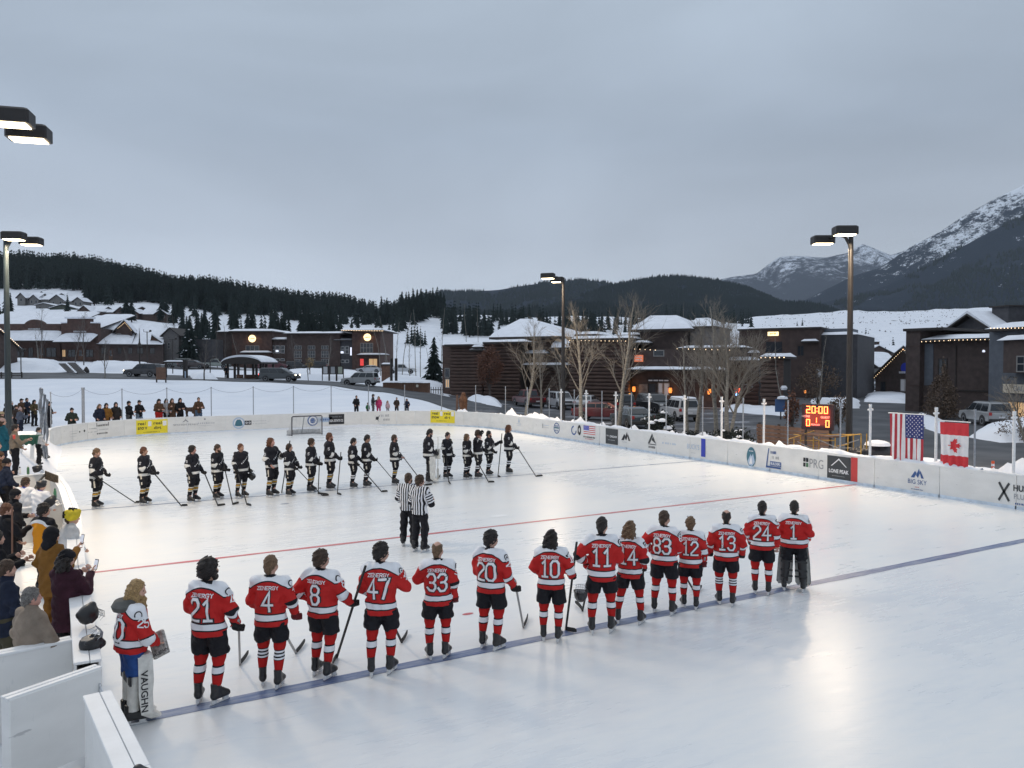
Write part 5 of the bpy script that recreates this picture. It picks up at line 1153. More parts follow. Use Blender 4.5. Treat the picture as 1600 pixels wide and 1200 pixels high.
 def canopy(s, u0, u1, v, dep=1.6, th=.22, y=0.0):
  x0, z = s.loc(u0, v, y - dep); x1 = s.loc(u1, v, y - dep)[0]; b = MB(); b.box(x0, x1, y - dep, y - .003, z - .18, z); c = s.mesh('canopy', b, M_TRIM); s.snow(x0, x1, y - dep, y - .02, z, th, c); return c
 def lights(s, p, q, n, y=-.55, r=.042):
  """a string of little bulbs between two photograph points"""
  b = MB(); a, c = s.loc(*p, y), s.loc(*q, y)
  for i in range(n):
   t = i / max(1, n - 1); x, z = a[0] + (c[0] - a[0]) * t, a[1] + (c[1] - a[1]) * t; b.lathe([(.01, -r), (r, 0), (.01, r)], 6, (x, y, z))
  o = s.mesh('light_string', b, M_BULB); o['kind'] = 'stuff'; return o
 def hip(s, u0, u1, vb, vt, ut0, ut1, y0=0, y1=None, over=.9, name='hip_roof', snow=True):
  x0, z0 = s.loc(u0, vb, y0 - over); x1 = s.loc(u1, vb, y0 - over)[0]; y1 = (s.D if y1 is None else y1) + over; ym = (y0 - over + y1) / 2; xa, z1 = s.loc(ut0, vt, ym); xb = s.loc(ut1, vt, ym)[0]
  b = MB(); dz = .25; q = (y1 - (y0 - over)) * .04
  V = [(x0, y0 - over, z0), (x1, y0 - over, z0), (x1, y1, z0), (x0, y1, z0), (xa, ym - q, z1), (xb, ym - q, z1), (xb, ym + q, z1), (xa, ym + q, z1)]
  b.add([(x, y, z - dz) for x, y, z in V[:4]] + V[:4], [(0, 3, 2, 1), (0, 1, 5, 4), (1, 2, 6, 5), (2, 3, 7, 6), (3, 0, 4, 7)]); b.add(V, [(0, 1, 5, 4), (1, 2, 6, 5), (2, 3, 7, 6), (3, 0, 4, 7), (4, 5, 6, 7)]); r = s.mesh(name, b, M_TRIM)
  # snow: the same roof subdivided, lifted and rounded at the eaves
  c = MB(); n = 12
  def side(a, d, e, f):                 # eave a-d, ridge f-e
   base = []
   for i in range(n + 1):
    for j in range(7):
     t, q_ = i / n, j / 6; lo = np.array(a) + (np.array(d) - np.array(a)) * t; hi = np.array(f) + (np.array(e) - np.array(f)) * t; p = lo + (hi - lo) * q_; th = .34 * math.sqrt(min(1, q_ * 5)) * (.8 + .5 * float(fbm(p[:1] * .6 + 3, p[2:3] * .6 + p[1] * .3, 2, 4)[0])); base.append((p[0], p[1], p[2] + th + .006))
   c.add(base, [(i * 7 + j, (i + 1) * 7 + j, (i + 1) * 7 + j + 1, i * 7 + j + 1) for i in range(n) for j in range(6)])
  if snow:
   side(V[0], V[1], V[5], V[4]); side(V[1], V[2], V[6], V[5]); side(V[2], V[3], V[7], V[6]); side(V[3], V[0], V[4], V[7]); c.add([(x, y, z + .36) for x, y, z in V[4:]], [(0, 1, 2, 3)]); c.build('roof_snow', M_RSNOW, r, smooth=True)
  return r
 def gable(s, u0, u1, up, ve, vp, y0, y1, wall_m, over=.6, roof_m=None, base=True, snow=True):
  """house volume with its gable end facing us: eaves at ve, peak (up, vp)"""
  x0, ze = s.loc(u0, ve, y0); x1 = s.loc(u1, ve, y0)[0]; xp, zp = s.loc(up, vp, y0); b = MB(); b.prism([(x0, 0), (x1, 0), (x1, ze), (xp, zp), (x0, ze)], y0, y1, 'y'); s.mesh('gable_wall', b, wall_m)
  for sx, xe in ((-1, x0), (1, x1)):
   k = (zp - ze) / (xp - xe); xo = xe + sx * over; zo = ze + (xo - xe) * k; b = MB(); b.prism([(xo, zo), (xp, zp), (xp, zp + .2), (xo, zo + .2)], y0 - over, y1 + over * .5, 'y'); r = s.mesh('roof', b, roof_m or M_TRIM)
   if snow: b = MB(); b.prism([(xo, zo + .204), (xp - sx * -.0, zp + .204), (xp, zp + .52), (xo - sx * .12, zo + .44)], y0 - over + .08, y1 + over * .5, 'y'); b.build('roof_snow', M_RSNOW, r)
 def sloped(s, x0, x1, y0, z0, y1, z1, name='roof', th=.3):
  """lean-to roof rising from (y0,z0) to (y1,z1) with snow"""
  b = MB(); b.prism([(y0, z0 - .18), (y1, z1 - .18), (y1, z1), (y0, z0)], x0, x1, 'x'); r = s.mesh(name, b, M_TRIM); n = max(6, int((x1 - x0) / .9)); V = []
  for i in range(n + 1):
   for j in range(7):
    a, c = i / n, j / 6; k = math.sqrt(min(1, min(c * 6, min(a, 1 - a) * n * .8))); x = x0 + (x1 - x0) * a; V.append((x, y0 + (y1 - y0) * c, z0 + (z1 - z0) * c + .004 + th * k * (.75 + .5 * float(fbm(np.array([x * .7]), np.array([c * 2.0]), 3, 9)[0]))))
  link('roof_snow', mk_mesh('roof_snow', V, [(i * 7 + j, (i + 1) * 7 + j, (i + 1) * 7 + j + 1, i * 7 + j + 1) for i in range(n) for j in range(6)], [M_RSNOW], None, True), r); return r
 def sign(s, u, v, w, h, face=None, y=-.2, round_=False, txt=None, ink='k', name='sign', back=None):
  x, z = s.loc(u, v, y); b = MB()
  if round_: b.lathe([(w / 2, -.06), (w / 2, .06)], 20, (x, y, z), axis='y')
  else: b.cbox(x - w / 2, x + w / 2, y - .06, y + .06, z - h / 2, z + h / 2, .02)
  o = s.mesh(name, b, face or M_SIGNLIT)
  if txt:
   V, F, asp = text_geo(txt, .01); hh = min(h * .5, w * .8 / asp); link('lettering', mk_mesh('lettering', [(x + a * hh, y - .068, z + c * hh) for a, c in V], F, [INK[ink]]), o)
  return o
def illegible(f, u0, u1, v, h, k='w', y=-.06, seed=1, n=8, parent=None):
 x0, z = f.loc(u0, v, y); x1 = f.loc(u1, v, y)[0]; rr = random.Random(seed); c = (x1 - x0) / n; b = MB()
 for i in range(n): b.box(x0 + i * c, x0 + i * c + c * rr.uniform(.45, .75), y - .03, y + .02, z - h / 2, z + h / 2 * rr.uniform(.6, 1))
 o = f.mesh('sign_lettering', b, INK[k]); o['kind'] = 'stuff'; return o
# ---- left: two shopfronts with shaped parapets
f = Facade('storefront', 'dark red shopfront with a rounded parapet at the far left of the plaza', 'shop', -70, 152, 94, 152, depth=14)
xs, zt = f.loc(-70, 506); xe = f.loc(94, 506)[0]; c0, c1 = f.loc(38, 506)[0], f.loc(69, 506)[0]; za = f.loc(54, 499)[1]
arch = [(c0 + (c1 - c0) * t, zt + (za - zt) * math.sin(math.pi * t) ** .7) for t in np.linspace(0, 1, 12)]
b = MB(); b.prism([(xs, 0), (xe, 0), (xe, zt)] + arch[::-1] + [(xs, zt)], 0, 1.0, 'y'); f.mesh('parapet_wall', b, M_BRICK); b = MB(); b.box(xs, xe, 1.0, 14, 0, zt - 1.2); f.mesh('wall', b, M_BRICK2)
b = MB(); b.prism([(xs - .1, zt + .004), (xe, zt + .004), (xe, zt + .2), (c1, zt + .2)] + [(x, z + .2) for x, z in arch[::-1]] + [(c0, zt + .2), (xs - .1, zt + .2)], -.15, .9, 'y');
f.sloped(xs, xe, 14.5, zt + 3.4, 1.2, zt - .8) if False else f.sloped(xs, xe, 1.2, zt - .9, 15, zt + 3.2)
f.sloped(xs, xe + .6, -3.0, f.loc(20, 532, -3.)[1], -.01, f.loc(20, 523, 0)[1] + .5, 'awning', .35); illegible(f, 44, 63, 514, .32, 'lg', seed=3, n=12)
for u0, u1, m in ((-40, -25, None), (6, 20, None), (24, 38, None), (44, 52, None), (58, 70, M_LITWIN), (72, 88, None)): f.window(u0, u1, 543, 558, 2, 1, M_TRIM, gm=None)
f.door(61, 68, 544, 562, M_WOOD)
f = Facade('storefront', 'dark red shopfront with a stepped square parapet', 'shop', 95.5, 151, 153, 151, depth=14)
xs, zt = f.loc(95.5, 505); xe = f.loc(153, 505)[0]; c0, c1 = f.loc(105, 505)[0], f.loc(142, 505)[0]; za = f.loc(120, 498)[1]
b = MB(); b.prism([(xs, 0), (xe, 0), (xe, zt), (c1, zt), (c1, za), (c0, za), (c0, zt), (xs, zt)], 0, 1.0, 'y'); f.mesh('parapet_wall', b, M_BRICK); b = MB(); b.box(xs, xe, 1.0, 14, 0, zt - 1); f.mesh('wall', b, M_BRICK2); b = MB(); b.box(c0 - .3, c1 + .3, -.4, 1.2, za + .003, za + .35).box(xs, c0, -.2, 1, zt + .003, zt + .25).box(c1, xe, -.2, 1, zt + .003, zt + .25); f.mesh('roof_snow', b, M_RSNOW)
f.sloped(xs, xe, 1.2, zt - .8, 15, zt + 2.5); f.sloped(xs, xe, -3.0, f.loc(120, 534, -3)[1], -.01, f.loc(120, 527, 0)[1] + .5, 'awning', .35); illegible(f, 115, 135, 518, .34, 'lg', seed=5, n=11)
for u0, u1, m in ((97, 103, M_LITWIN), (106, 118, None), (134, 146, None)): f.window(u0, u1, 546, 558, 2, 1, M_TRIM, gm=m)
f.door(122, 130, 546, 563, M_WOOD)
# ---- the lodge with sloping snow roofs beside them
f = Facade('lodge_building', 'low dark lodge with big snowy sloping roofs and a lit gable', 'building', 154, 152, 256, 156, depth=16)
x0 = f.loc(154, 540)[0]; x1 = f.loc(207, 540)[0]; x2 = f.loc(255, 540)[0]; zb = f.loc(180, 537)[1]
b = MB(); b.box(x0, x2, 0, 14, 0, zb); f.mesh('wall', b, M_SIDE); f.sloped(x0 - .2, x1, -1.2, zb - .1, 6, f.loc(165, 518, 6)[1], th=.45)
f.gable(181, 206, 194, 515, 502, 3, 11, M_BRICK2); xa = f.loc(150, 515, 3)[0]; b = MB(); b.box(xa, f.loc(182, 515, 3)[0], 4, 11, zb, f.loc(170, 515, 4)[1]); f.mesh('wall', b, M_BRICK2); f.sloped(xa, f.loc(184, 515, 3)[0], 3.4, f.loc(170, 515, 3)[1], 9, f.loc(170, 503, 9)[1], th=.45)
f.sloped(x1 + .02, x2, -1.0, f.loc(230, 538, -1)[1], 13, f.loc(230, 508, 13)[1], th=.5); f.gable(235, 253, 237, 536, 525, .5, 5, M_WOOD, .4); f.lights((184, 513), (195, 504), 8, 2.2); f.lights((195, 504), (205, 516), 8, 2.2)
f.window(182, 189, 521, 527, 1, 1, M_FRAME, y=2.99)
for u0, u1 in ((158, 166), (184, 190), (200, 207), (214, 224), (234, 242)): f.window(u0, u1, 543, 553, 2, 1, M_TRIM)
f.door(170, 176, 546, 563)
f = Facade('shed', 'tall grey boarded shed with a peaked roof behind the lodge', 'shed', 255, 158, 279, 158, depth=8); f.gable(255, 279, 266, 523, 513, 0, 8, M_GREY, .5, snow=False)
b = MB(); xa = f.loc(276, 530, 1)[0]; b.box(xa + .5, xa + 7, 2, 8, 0, f.loc(280, 530, 2)[1]); f.mesh('side_wing', b, M_DARKG); f.window(262, 266, 535, 545, 1, 2, M_FRAME)
f = Facade('gabled_building', 'dark gabled building with a light string cut by the left frame edge', 'building', -90, 112, 29, 122, depth=4); f.gable(-95, 27, -38, 541, 484, 0, 3, M_SIDE, .5); f.lights((-36, 481), (29, 540), 26, -.6, .06)
# ---- centre: the two storey brick block with lit signs
f = Facade('brick_building', 'two storey brick block with two lit round signs across the plaza', 'building', 338, 168, 598, 166, depth=15)
f.wall('wing_wall', M_SIDE, 339, 362, 519, 1.5, 13); f.roof(337, 362, 518, .4, .6, 1.5, 12)
f.wall('tower_wall', M_BRICK, 362, 424, 517, 0, 13); f.roof(357, 425, 517, .5, .9, 0, 13)
f.wall('link_wall', M_BRICK2, 424, 448, 530, .8, 12); f.roof(422, 451, 530, .5, .7, .8, 12)
f.wall('middle_wall', M_BRICK2, 448, 531, 521, .0, 13); f.roof(442, 538, 520.5, .4, 1.0, 0, 13)
f.wall('dark_wall', M_DARKG, 531, 550, 532, .5, 12); f.roof(521, 551, 531, .45, .8, .5, 12)
f.wall('corner_tower_wall', M_BRICK, 550, 594, 516, -.5, 13); f.roof(531, 598, 515.5, .45, 1.4, -.5, 13)
f.lights((534, 516), (598, 517), 26, -1.95, .07)
for (u, v, y) in ((394, 529, -.2), (574, 527, -.7)):
 o = f.sign(u, v, 1.6, 1.6, y=y, round_=True, back=1); illegible(f, u - 4, u + 4, v, .3, 'or', y - .07, 4, 4)
 for du in (-7, 7):                         # gooseneck lamps over the sign
  x, z = f.loc(u + du, v - 6, y - .4); b = MB(); b.tube([(x, y + .2, z + .3), (x, y - .2, z + .35), (x, y - .4, z + .1)], .05, 6).lathe([(.22, -.1), (.08, .1)], 10, (x, y - .4, z)); f.mesh('sign_lamp', b, M_TRIM)
  ld = bpy.data.lights.new('sign_lamp_light', 'SPOT'); ld.energy = 55; ld.color = (1, .55, .22); ld.spot_size = R(110); ld.spot_blend = .8; ld.shadow_soft_size = .1; lo = link('sign_lamp_light', ld, f.t, (x, y - .5, z - .12)); lo.rotation_euler = (R(22), 0, 0)
f.window(384, 405, 540, 549, 3, 1, M_FRAME); f.canopy(374, 421, 550.5, 2.0, .35); f.window(384, 402, 556, 566, 3, 1, M_TRIM)
for u in (422.5, 430.5, 438.5): f.window(u, u + 6.4, 540, 552, 1, 2, M_FRAMEW, .8); f.window(u, u + 6.4, 560, 564, 1, 1, M_FRAMEW, .8)
for u in (460, 481, 502): f.window(u, u + 11.5, 540, 546, 3, 1, M_FRAME); f.window(u, u + 11.5, 548, 559, 3, 2, M_FRAME); f.window(u, u + 11.5, 561, 570, 3, 1, M_FRAME)
for u in (525, 532.5, 539.5): f.window(u, u + 5.8, 541, 552.5, 1, 2, M_FRAMEW, .5); f.window(u, u + 5.8, 562, 567, 1, 1, M_FRAMEW, .5)
b = MB(); x, z = f.loc(533.5, 550.5, .3); f.sign(534.5, 550.5, .6, .42, mat('white_lit', (.8, .8, .9), .5, emit=(.8, .85, 1), es=1.0), .4); f.sign(433, 548.5, .6, .4, MATS['white_lit'], .7); f.sign(548.4, 549, .3, 1.75, MATS['white_lit'], -.1)
f.window(563, 583, 536, 551, 4, 2, M_FRAME, -.5); f.canopy(557, 606, 554, 2.2, .3, -.5); f.window(562, 569, 560, 572, 1, 1, M_TRIM, -.5, mat('red_lit_window', (.5, .05, .05), .5, emit=(.8, .06, .05), es=.8)); f.window(576, 590, 560, 574, 2, 1, M_TRIM, -.5, M_LITWIN)
# ---- bus shelter
f = Facade('bus_shelter', 'dark timber bus shelter with a rounded snow covered roof', 'shelter', 353, 110, 412, 109, depth=3.2)
for u in (355, 366, 379, 391, 400, 411): x = f.loc(u, 575)[0]; [f.mesh('post', MB().box(x - .13, x + .13, y, y + .26, 0, f.loc(u, 566)[1]), M_TRIM) for y in ((0, 2.9) if u in (355, 366, 400, 411) else (2.9,))]
xa, xb = f.loc(350, 565)[0], f.loc(413, 565)[0]; zr = f.loc(380, 566)[1]; P = [(xa + (xb - xa) * t, zr + .75 * math.sin(math.pi * t) ** .6 * 1.0) for t in np.linspace(0, 1, 16)]
b = MB(); b.prism(P + [(xb, zr - .25), (xa, zr - .25)], -.8, 4, 'y'); r = f.mesh('roof', b, M_TRIM); b = MB(); b.prism([(x, z + .004) for x, z in P] + [(x, z + .30 * math.sin(math.pi * min(1, max(0, (i + .5) / 16))) ** .4) for i, (x, z) in reversed(list(enumerate(P)))], -.85, 4, 'y'); b.build('roof_snow', M_RSNOW, r)
b = MB(); b.box(f.loc(366, 580)[0], f.loc(400, 580)[0], 2.8, 2.9, 0, .95).box(f.loc(353, 580)[0], f.loc(364, 580)[0], 2.8, 2.9, 0, .95); f.mesh('low_wall', b, M_WOOD); b = MB(); b.box(f.loc(368, 580)[0], f.loc(398, 580)[0], 2.2, 2.7, .42, .5); f.mesh('bench_seat', b, M_WOOD)
# ---- log building on the right: walls of separate logs
def logwall(f, u0, u1, v, y0, y1=None, r=.2, core=M_TRIM, zb=0.0):
 x0, z = f.loc(u0, v, y0); x1 = f.loc(u1, v, y0)[0]; b = MB(); b.box(x0 + .1, x1 - .1, y0 + .12, f.D if y1 is None else y1, 0, z); f.mesh('wall_core', b, core); n = int((z - zb) / (2 * r)); me = None
 for i in range(n):
  if me is None: b = MB(); b.lathe([(r * .96, 0), (r, .1), (r, x1 - x0 - .1), (r * .96, x1 - x0)], 8, axis='x'); me = b.mesh('log', M_LOG, True)
  o = link('log', me, f.t, (x0 + random.uniform(-.08, .08), y0 + random.uniform(-.02, .02), zb + r + i * (z - zb) / n)); o.rotation_euler = (random.uniform(0, 6), 0, random.uniform(-.001, .001))
f = Facade('log_building', 'long dark log building with stepped snowy roofs behind the bare trees', 'building', 705, 95, 1195, 78, depth=16)
logwall(f, 705, 755, 539, 0, 14); f.roof(694, 734, 538, .3, .7, 0, 13); x0 = f.loc(705, 560)[0]
b = MB(); b.box(x0 - 1.6, x0 - .02, .5, 13, 0, f.loc(699, 539)[1]); f.mesh('side_wall', b, M_LOG); f.window(695, 703, 575, 590, 1, 1, M_FRAME, .45); f.window(696, 702.5, 592, 606, 2, 1, M_FRAMEW, .46, M_LITWIN)
logwall(f, 757, 812, 535, -.6, 14); f.roof(754, 820, 534, .3, .8, -.6, 13); f.roof(733, 756, 546, .3, .5, 0, 4); f.canopy(737, 753, 542, .6, .3)
logwall(f, 812, 890, 531, 2.4, 14); f.hip(764, 874, 527, 502.5, 816, 826, 1.5, 14, .8); f.canopy(818, 853, 552, 1.4, .4, 2.4); f.canopy(811, 890, 570, 2.2, .25, 2.4); f.hip(861, 893, 543, 533, 872, 882, 1.0, 4, .3)
logwall(f, 890, 984, 530, -.4, 14); f.roof(888, 986, 528.5, .35, .8, -.4, 13); f.roof(898, 931, 522, .35, .4, 3, 9); f.lights((890, 532), (984, 533), 16, -1.3, .045); f.roof(958, 995, 523, .3, .4, 4, 9)
f.wall('entrance_wall', M_SIDE, 984, 1130, 545, .6, 14); f.wall('upper_wall', M_SIDE, 1000, 1072, 517, 3.0, 12); f.hip(986, 1079, 515, 498.5, 1018, 1058, 3, 12, 1.0); f.wall('upper_wall', M_STONE, 1078, 1118, 511, 4.0, 12); f.hip(1080, 1118, 510, 502, 1088, 1108, 4, 12, .5)
f.roof(978, 1008, 535, .25, .5, .6, 6); f.lights((984, 545), (1024, 547), 6, -.2, .045); f.canopy(978, 1132, 577, 2.4, .28, .6); f.lights((1058, 545), (1140, 547), 10, -.2, .05); f.roof(1058, 1166, 543, .25, .5, .6, 5)
f.window(1021, 1038, 547, 557, 1, 1, M_FRAME, .6); s_ = f.sign(998, 560, 1.0, .75, mat('red_lit_sign', (.5, .15, .08), .5, emit=(1, .28, .12), es=.5), .3); illegible(f, 993, 1003, 558, .16, 'w', .22, 4, 6); illegible(f, 993, 1003, 562, .16, 'w', .22, 5, 6)
f.wall('stone_base', M_STONE, 998, 1012, 600, .4, .6); f.door(1012, 1027, 598, 636, M_TRIM, .6); f.window(1028, 1036, 598, 626, 1, 1, M_FRAME, .58, mat('dim_lit_glass', (.3, .3, .32), .2, emit=(.6, .65, .75), es=.15)); f.window(1037, 1046, 598, 618, 1, 1, M_FRAME, .58, MATS['dim_lit_glass']); f.window(1012, 1046, 592, 597, 4, 1, M_TRIM, .5, MATS['dim_lit_glass'])
for u, v in ((990, 608), (1047, 610), (1108, 612)):
 x, z = f.loc(u, v, .3); b = MB(); b.box(x - .25, x + .25, .2, .58, z + .28, z + .34).box(x - .2, x + .2, .25, .55, z - .34, z - .28); l = f.mesh('wall_lantern', b, M_TRIM); b = MB(); b.lathe([(.16, -.28), (.2, 0), (.16, .28)], 8, (x, .4, z)); b.build('glow', mat('amber_glow', (1, .4, .1), .5, emit=(1, .30, .06), es=1.0), l)
 ld = bpy.data.lights.new('lantern_light', 'POINT'); ld.energy = 26; ld.color = (1, .42, .12); ld.shadow_soft_size = .3; link('lantern_light', ld, f.t, (x, -.5, z))
x, z = f.loc(1153, 612, -1.0); b = MB(); b.cbox(x - .3, x + .3, -1.1, -.9, z - .1, z + .35, .04); f.mesh('neon_sign', b, mat('neon_red', (.8, .1, .05), .5, emit=(1, .12, .05), es=2.0)); b = MB(); b.cbox(x - .22, x + .15, -1.1, -.9, z - .4, z - .13, .04); f.mesh('neon_sign', b, mat('neon_blue', (.2, .4, .9), .5, emit=(.35, .6, 1), es=2.0))
logwall(f, 1132, 1186, 556, 1.5, 12); f.canopy(1132, 1188, 563, 1.0, .35, 1.5); f.window(1150, 1176, 600, 608, 3, 1, M_FRAME, 1.38); b = MB(); f.canopy(1168, 1186, 551, .8, .25, 1.5)
f = Facade('log_tower', 'square log tower with a snow cap and a row of bulbs right of the trees', 'building', 1189, 76, 1220, 75, depth=5); logwall(f, 1189, 1220, 559, 0, 5, .2); f.roof(1186, 1225, 557, .35, .6, 0, 5); f.lights((1189, 559), (1225, 558.5), 6, -.75, .055)
b = MB(); x = f.loc(1216, 600)[0]; b.box(x, x + .5, -.15, -.02, 0, f.loc(1216, 562)[1]); f.mesh('corner_post', b, M_LOG); b = MB(); x, z = f.loc(1226, 606); b.lathe([(.25, -.2), (.34, 0), (.2, .22)], 10, (x, -.3, z)); f.mesh('snow_clump', b, M_RSNOW, smooth=True)
# ---- dark brick building behind
f = Facade('brick_building', 'tall plain dark brown building with a small lit sign behind the log tower', 'building', 1172, 108, 1281, 103, depth=20); f.wall('wall', M_BRICK2, 1172, 1281, 512.5, 0, 18); f.roof(1170, 1283, 512, .25, .3, 0, 18); f.roof(1152, 1175, 514, .25, .3, 3, 12); f.wall('wall', M_BRICK2, 1155, 1172, 516, 3, 14)
xb, z = f.loc(1281, 523); b = MB(); b.box(xb - 1, f.loc(1340, 523, 1.2)[0], 1.2, 17, 0, z); f.mesh('wing_wall', b, M_DARKG); f.snow(xb - .9, f.loc(1341, 523, 1.2)[0], 1.1, 17, z, .4, f.t); b = MB(); b.box(xb, xb + 3.4, 3, 9, z + .3, z + .9); f.mesh('roof_unit', b, M_BLUEG)
f.sign(1208, 521.5, 1.45, .55, M_SIGNLIT, -.15); illegible(f, 1203, 1213, 521.5, .2, 'or', -.23, 8, 5); b = MB(); x0, z0 = f.loc(1197, 534); x1, z1 = f.loc(1222, 550); b.box(x0, x1, -.04, .05, z1, z0); f.mesh('window_band', b, M_GLASS); x, z = f.loc(1208, 528, -.5)
ld = bpy.data.lights.new('sign_lamp_light', 'SPOT'); ld.energy = 40; ld.color = (1, .5, .2); ld.spot_size = R(100); ld.spot_blend = .8; lo = link('sign_lamp_light', ld, f.t, (x, -.7, z + .8)); lo.rotation_euler = (R(30), 0, 0)
f.canopy(1251, 1278, 533, .9, .3); f.window(1276, 1284, 576, 590, 1, 2, M_FRAME, -.02, MATS['dim_lit_glass']); f.window(1246, 1256, 540, 556, 2, 1, M_TRIM); x, z = f.loc(1258, 612, -.4); b = MB(); b.lathe([(.1, -.2), (.16, 0), (.1, .2)], 8, (x, -.4, z)); f.mesh('wall_lantern', b, MATS['amber_glow'])
# ---- gabled building with a blue sign
f = Facade('gabled_building', 'dark gabled building with a blue sign and a string of lights on its roof edge', 'building', 1368, 116, 1440, 108, depth=12); f.gable(1368, 1452, 1411, 588, 546, 0, 10, M_SIDE, .5, snow=False); f.lights((1366, 590), (1411, 546), 18, -.55, .045); f.lights((1411, 546), (1422, 552), 5, -.55, .045)
x, z = f.loc(1415, 575); b = MB(); b.lathe([(.75, -.03), (.75, .05)], 20, (x, -.1, z), axis='y'); f.mesh('round_sign', b, INK['bb']); illegible(f, 1405, 1421, 581.5, .35, 'w', -.14, 7, 8); f.window(1407, 1421, 592, 612, 2, 1, M_FRAME, gm=MATS['dim_lit_glass']); f.window(1376, 1384, 596, 612, 1, 1, M_TRIM)
# ---- right hand building with the gallery sign
f = Facade('gallery_building', 'dark two storey building with lights along its roof edge near the right frame edge', 'building', 1421, 74, 1548, 68, depth=14)
b = MB(); xa, z = f.loc(1421, 518); xb = f.loc(1443, 518)[0]; b.box(xa, xb, -.6, 10, 0, z); f.mesh('corner_tower_wall', b, M_SIDE); b = MB(); b.box(xa - .2, f.loc(1481, 517)[0], -.8, 10, z, z + .25); f.mesh('tower_roof', b, M_TRIM); f.snow(xa - .2, xb, -.7, 10, z + .25, .14, f.t)
b = MB(); b.box(f.loc(1421.5, 600, -.62)[0], xb, -.66, -.605, f.loc(1430, 603, -.6)[1], f.loc(1430, 601, -.6)[1]).box(xa, xb, -.66, -.605, f.loc(1430, 542, -.6)[1], f.loc(1430, 540, -.6)[1]); f.mesh('band_course', b, M_BRICK2)
f.wall('wall', M_SIDE, 1443, 1549, 531, 0, 12); b = MB(); b.box(f.loc(1443, 600)[0] + .1, f.loc(1458, 600)[0], -.06, -.01, f.loc(1450, 602)[1], f.loc(1450, 537)[1]); f.mesh('siding_panel', b, M_BLUEG); f.roof(1439, 1550, 529, .4, .8, 0, 8); f.lights((1440, 534), (1482, 532), 7, -.9, .038); f.lights((1485, 531.5), (1546, 530.5), 10, -.9, .038)
b = MB(); b.box(f.loc(1496, 609)[0], f.loc(1548, 609)[0], -.1, -.01, f.loc(1500, 611)[1], f.loc(1500, 609)[1]).box(f.loc(1493.5, 540)[0], f.loc(1495, 540)[0], -.08, -.01, 0, f.loc(1500, 540)[1]); f.mesh('band_course', b, M_TRIM); x, z = f.loc(1537, 548.5, -.2); b = MB(); b.lathe([(.1, -.1), (.13, 0), (.05, .1)], 8, (x, -.2, z)); f.mesh('wall_lamp', b, MATS['white_lit'])
f.window(1466, 1480, 560, 590, 2, 2, M_TRIM)
g_ = Facade('gallery_wing', 'blue grey building wing with a snowy bay window and gallery sign', 'building', 1546, 66, 1700, 56, depth=12); g_.wall('wall', M_BLUEG, 1546, 1700, 511, 0, 11); g_.roof(1538, 1702, 509, .45, .8, 0, 11); g_.lights((1548, 513), (1640, 512), 17, -.9, .038)
b = MB(); xa, z = g_.loc(1568, 532, -1.1); xb = g_.loc(1650, 532, -1.1)[0]; b.box(xa, xb, -1.1, -.01, g_.loc(1600, 583, -1.1)[1], z); g_.mesh('bay_window', b, M_SIDE); g_.roof(1567, 1652, 531, .45, 1.6, 0, -.8) if False else g_.snow(xa - .3, xb + .3, -1.5, -.02, z, .4, g_.t); g_.window(1589, 1640, 556, 582, 4, 2, M_FRAME, -1.12)
x, z = g_.loc(1610, 608, -.3); b = MB(); w = g_.loc(1568, 608, -.3)[0]; b.cbox(w, w + 5.2, -.38, -.2, z - .38, z + .34, .02); s_ = g_.mesh('sign', b, mat('pale_sign_face', (.62, .55, .44), .6)); V, F, asp = text_geo('GALLERY', .01); link('lettering', mk_mesh('lettering', [(w + 2.4 + a * .42, -.388, z + c * .42) for a, c in V], F, [INK['g']]), s_)
for k in (1.1, 3.8):
 b = MB(); b.tube([(w + k, -.02, z + .9), (w + k, -.6, z + .95), (w + k, -.75, z + .75)], .03, 6).lathe([(.16, -.08), (.06, .1)], 10, (w + k, -.75, z + .72)); g_.mesh('sign_lamp', b, M_TRIM); ld = bpy.data.lights.new('sign_lamp_light', 'SPOT'); ld.energy = 22; ld.color = (1, .62, .3); ld.spot_size = R(120); ld.spot_blend = .8; lo = link('sign_lamp_light', ld, g_.t, (w + k, -.8, z + .66)); lo.rotation_euler = (R(20), 0, 0)
x, z = g_.loc(1555, 632, -.2); b = MB(); b.lathe([(.07, -.2), (.12, 0), (.07, .22)], 8, (x, -.2, z)); g_.mesh('wall_lantern', b, mat('warm_glow', (1, .8, .4), .5, emit=(1, .66, .25), es=3)); g_.window(1575, 1640, 626, 660, 4, 1, M_TRIM, 0, M_LITWIN); g_.door(1645, 1665, 625, 672)
h_ = Facade('gabled_building', 'dark steep gable with a chimney tower rising behind the gallery building', 'building', 1476, 88, 1570, 80, depth=9); h_.gable(1488, 1552, 1521, 516, 493, 0, 9, M_DARKG, .9, M_TRIM); b = MB(); xa, z = h_.loc(1550, 481, 2); xb = h_.loc(1576, 481, 2)[0]; b.box(xa, xb, 2, 5, 0, z); h_.mesh('chimney', b, M_DARKG); b = MB(); b.box(xa - .2, xb + .2, 1.8, 5.2, z, z + .15); h_.mesh('chimney_cap', b, M_TRIM); b = MB(); xc, z = h_.loc(1545, 488, 4); b.box(xc, h_.loc(1690, 488, 4)[0], 5, 9, 0, z); h_.mesh('rear_wall', b, M_DARKG)
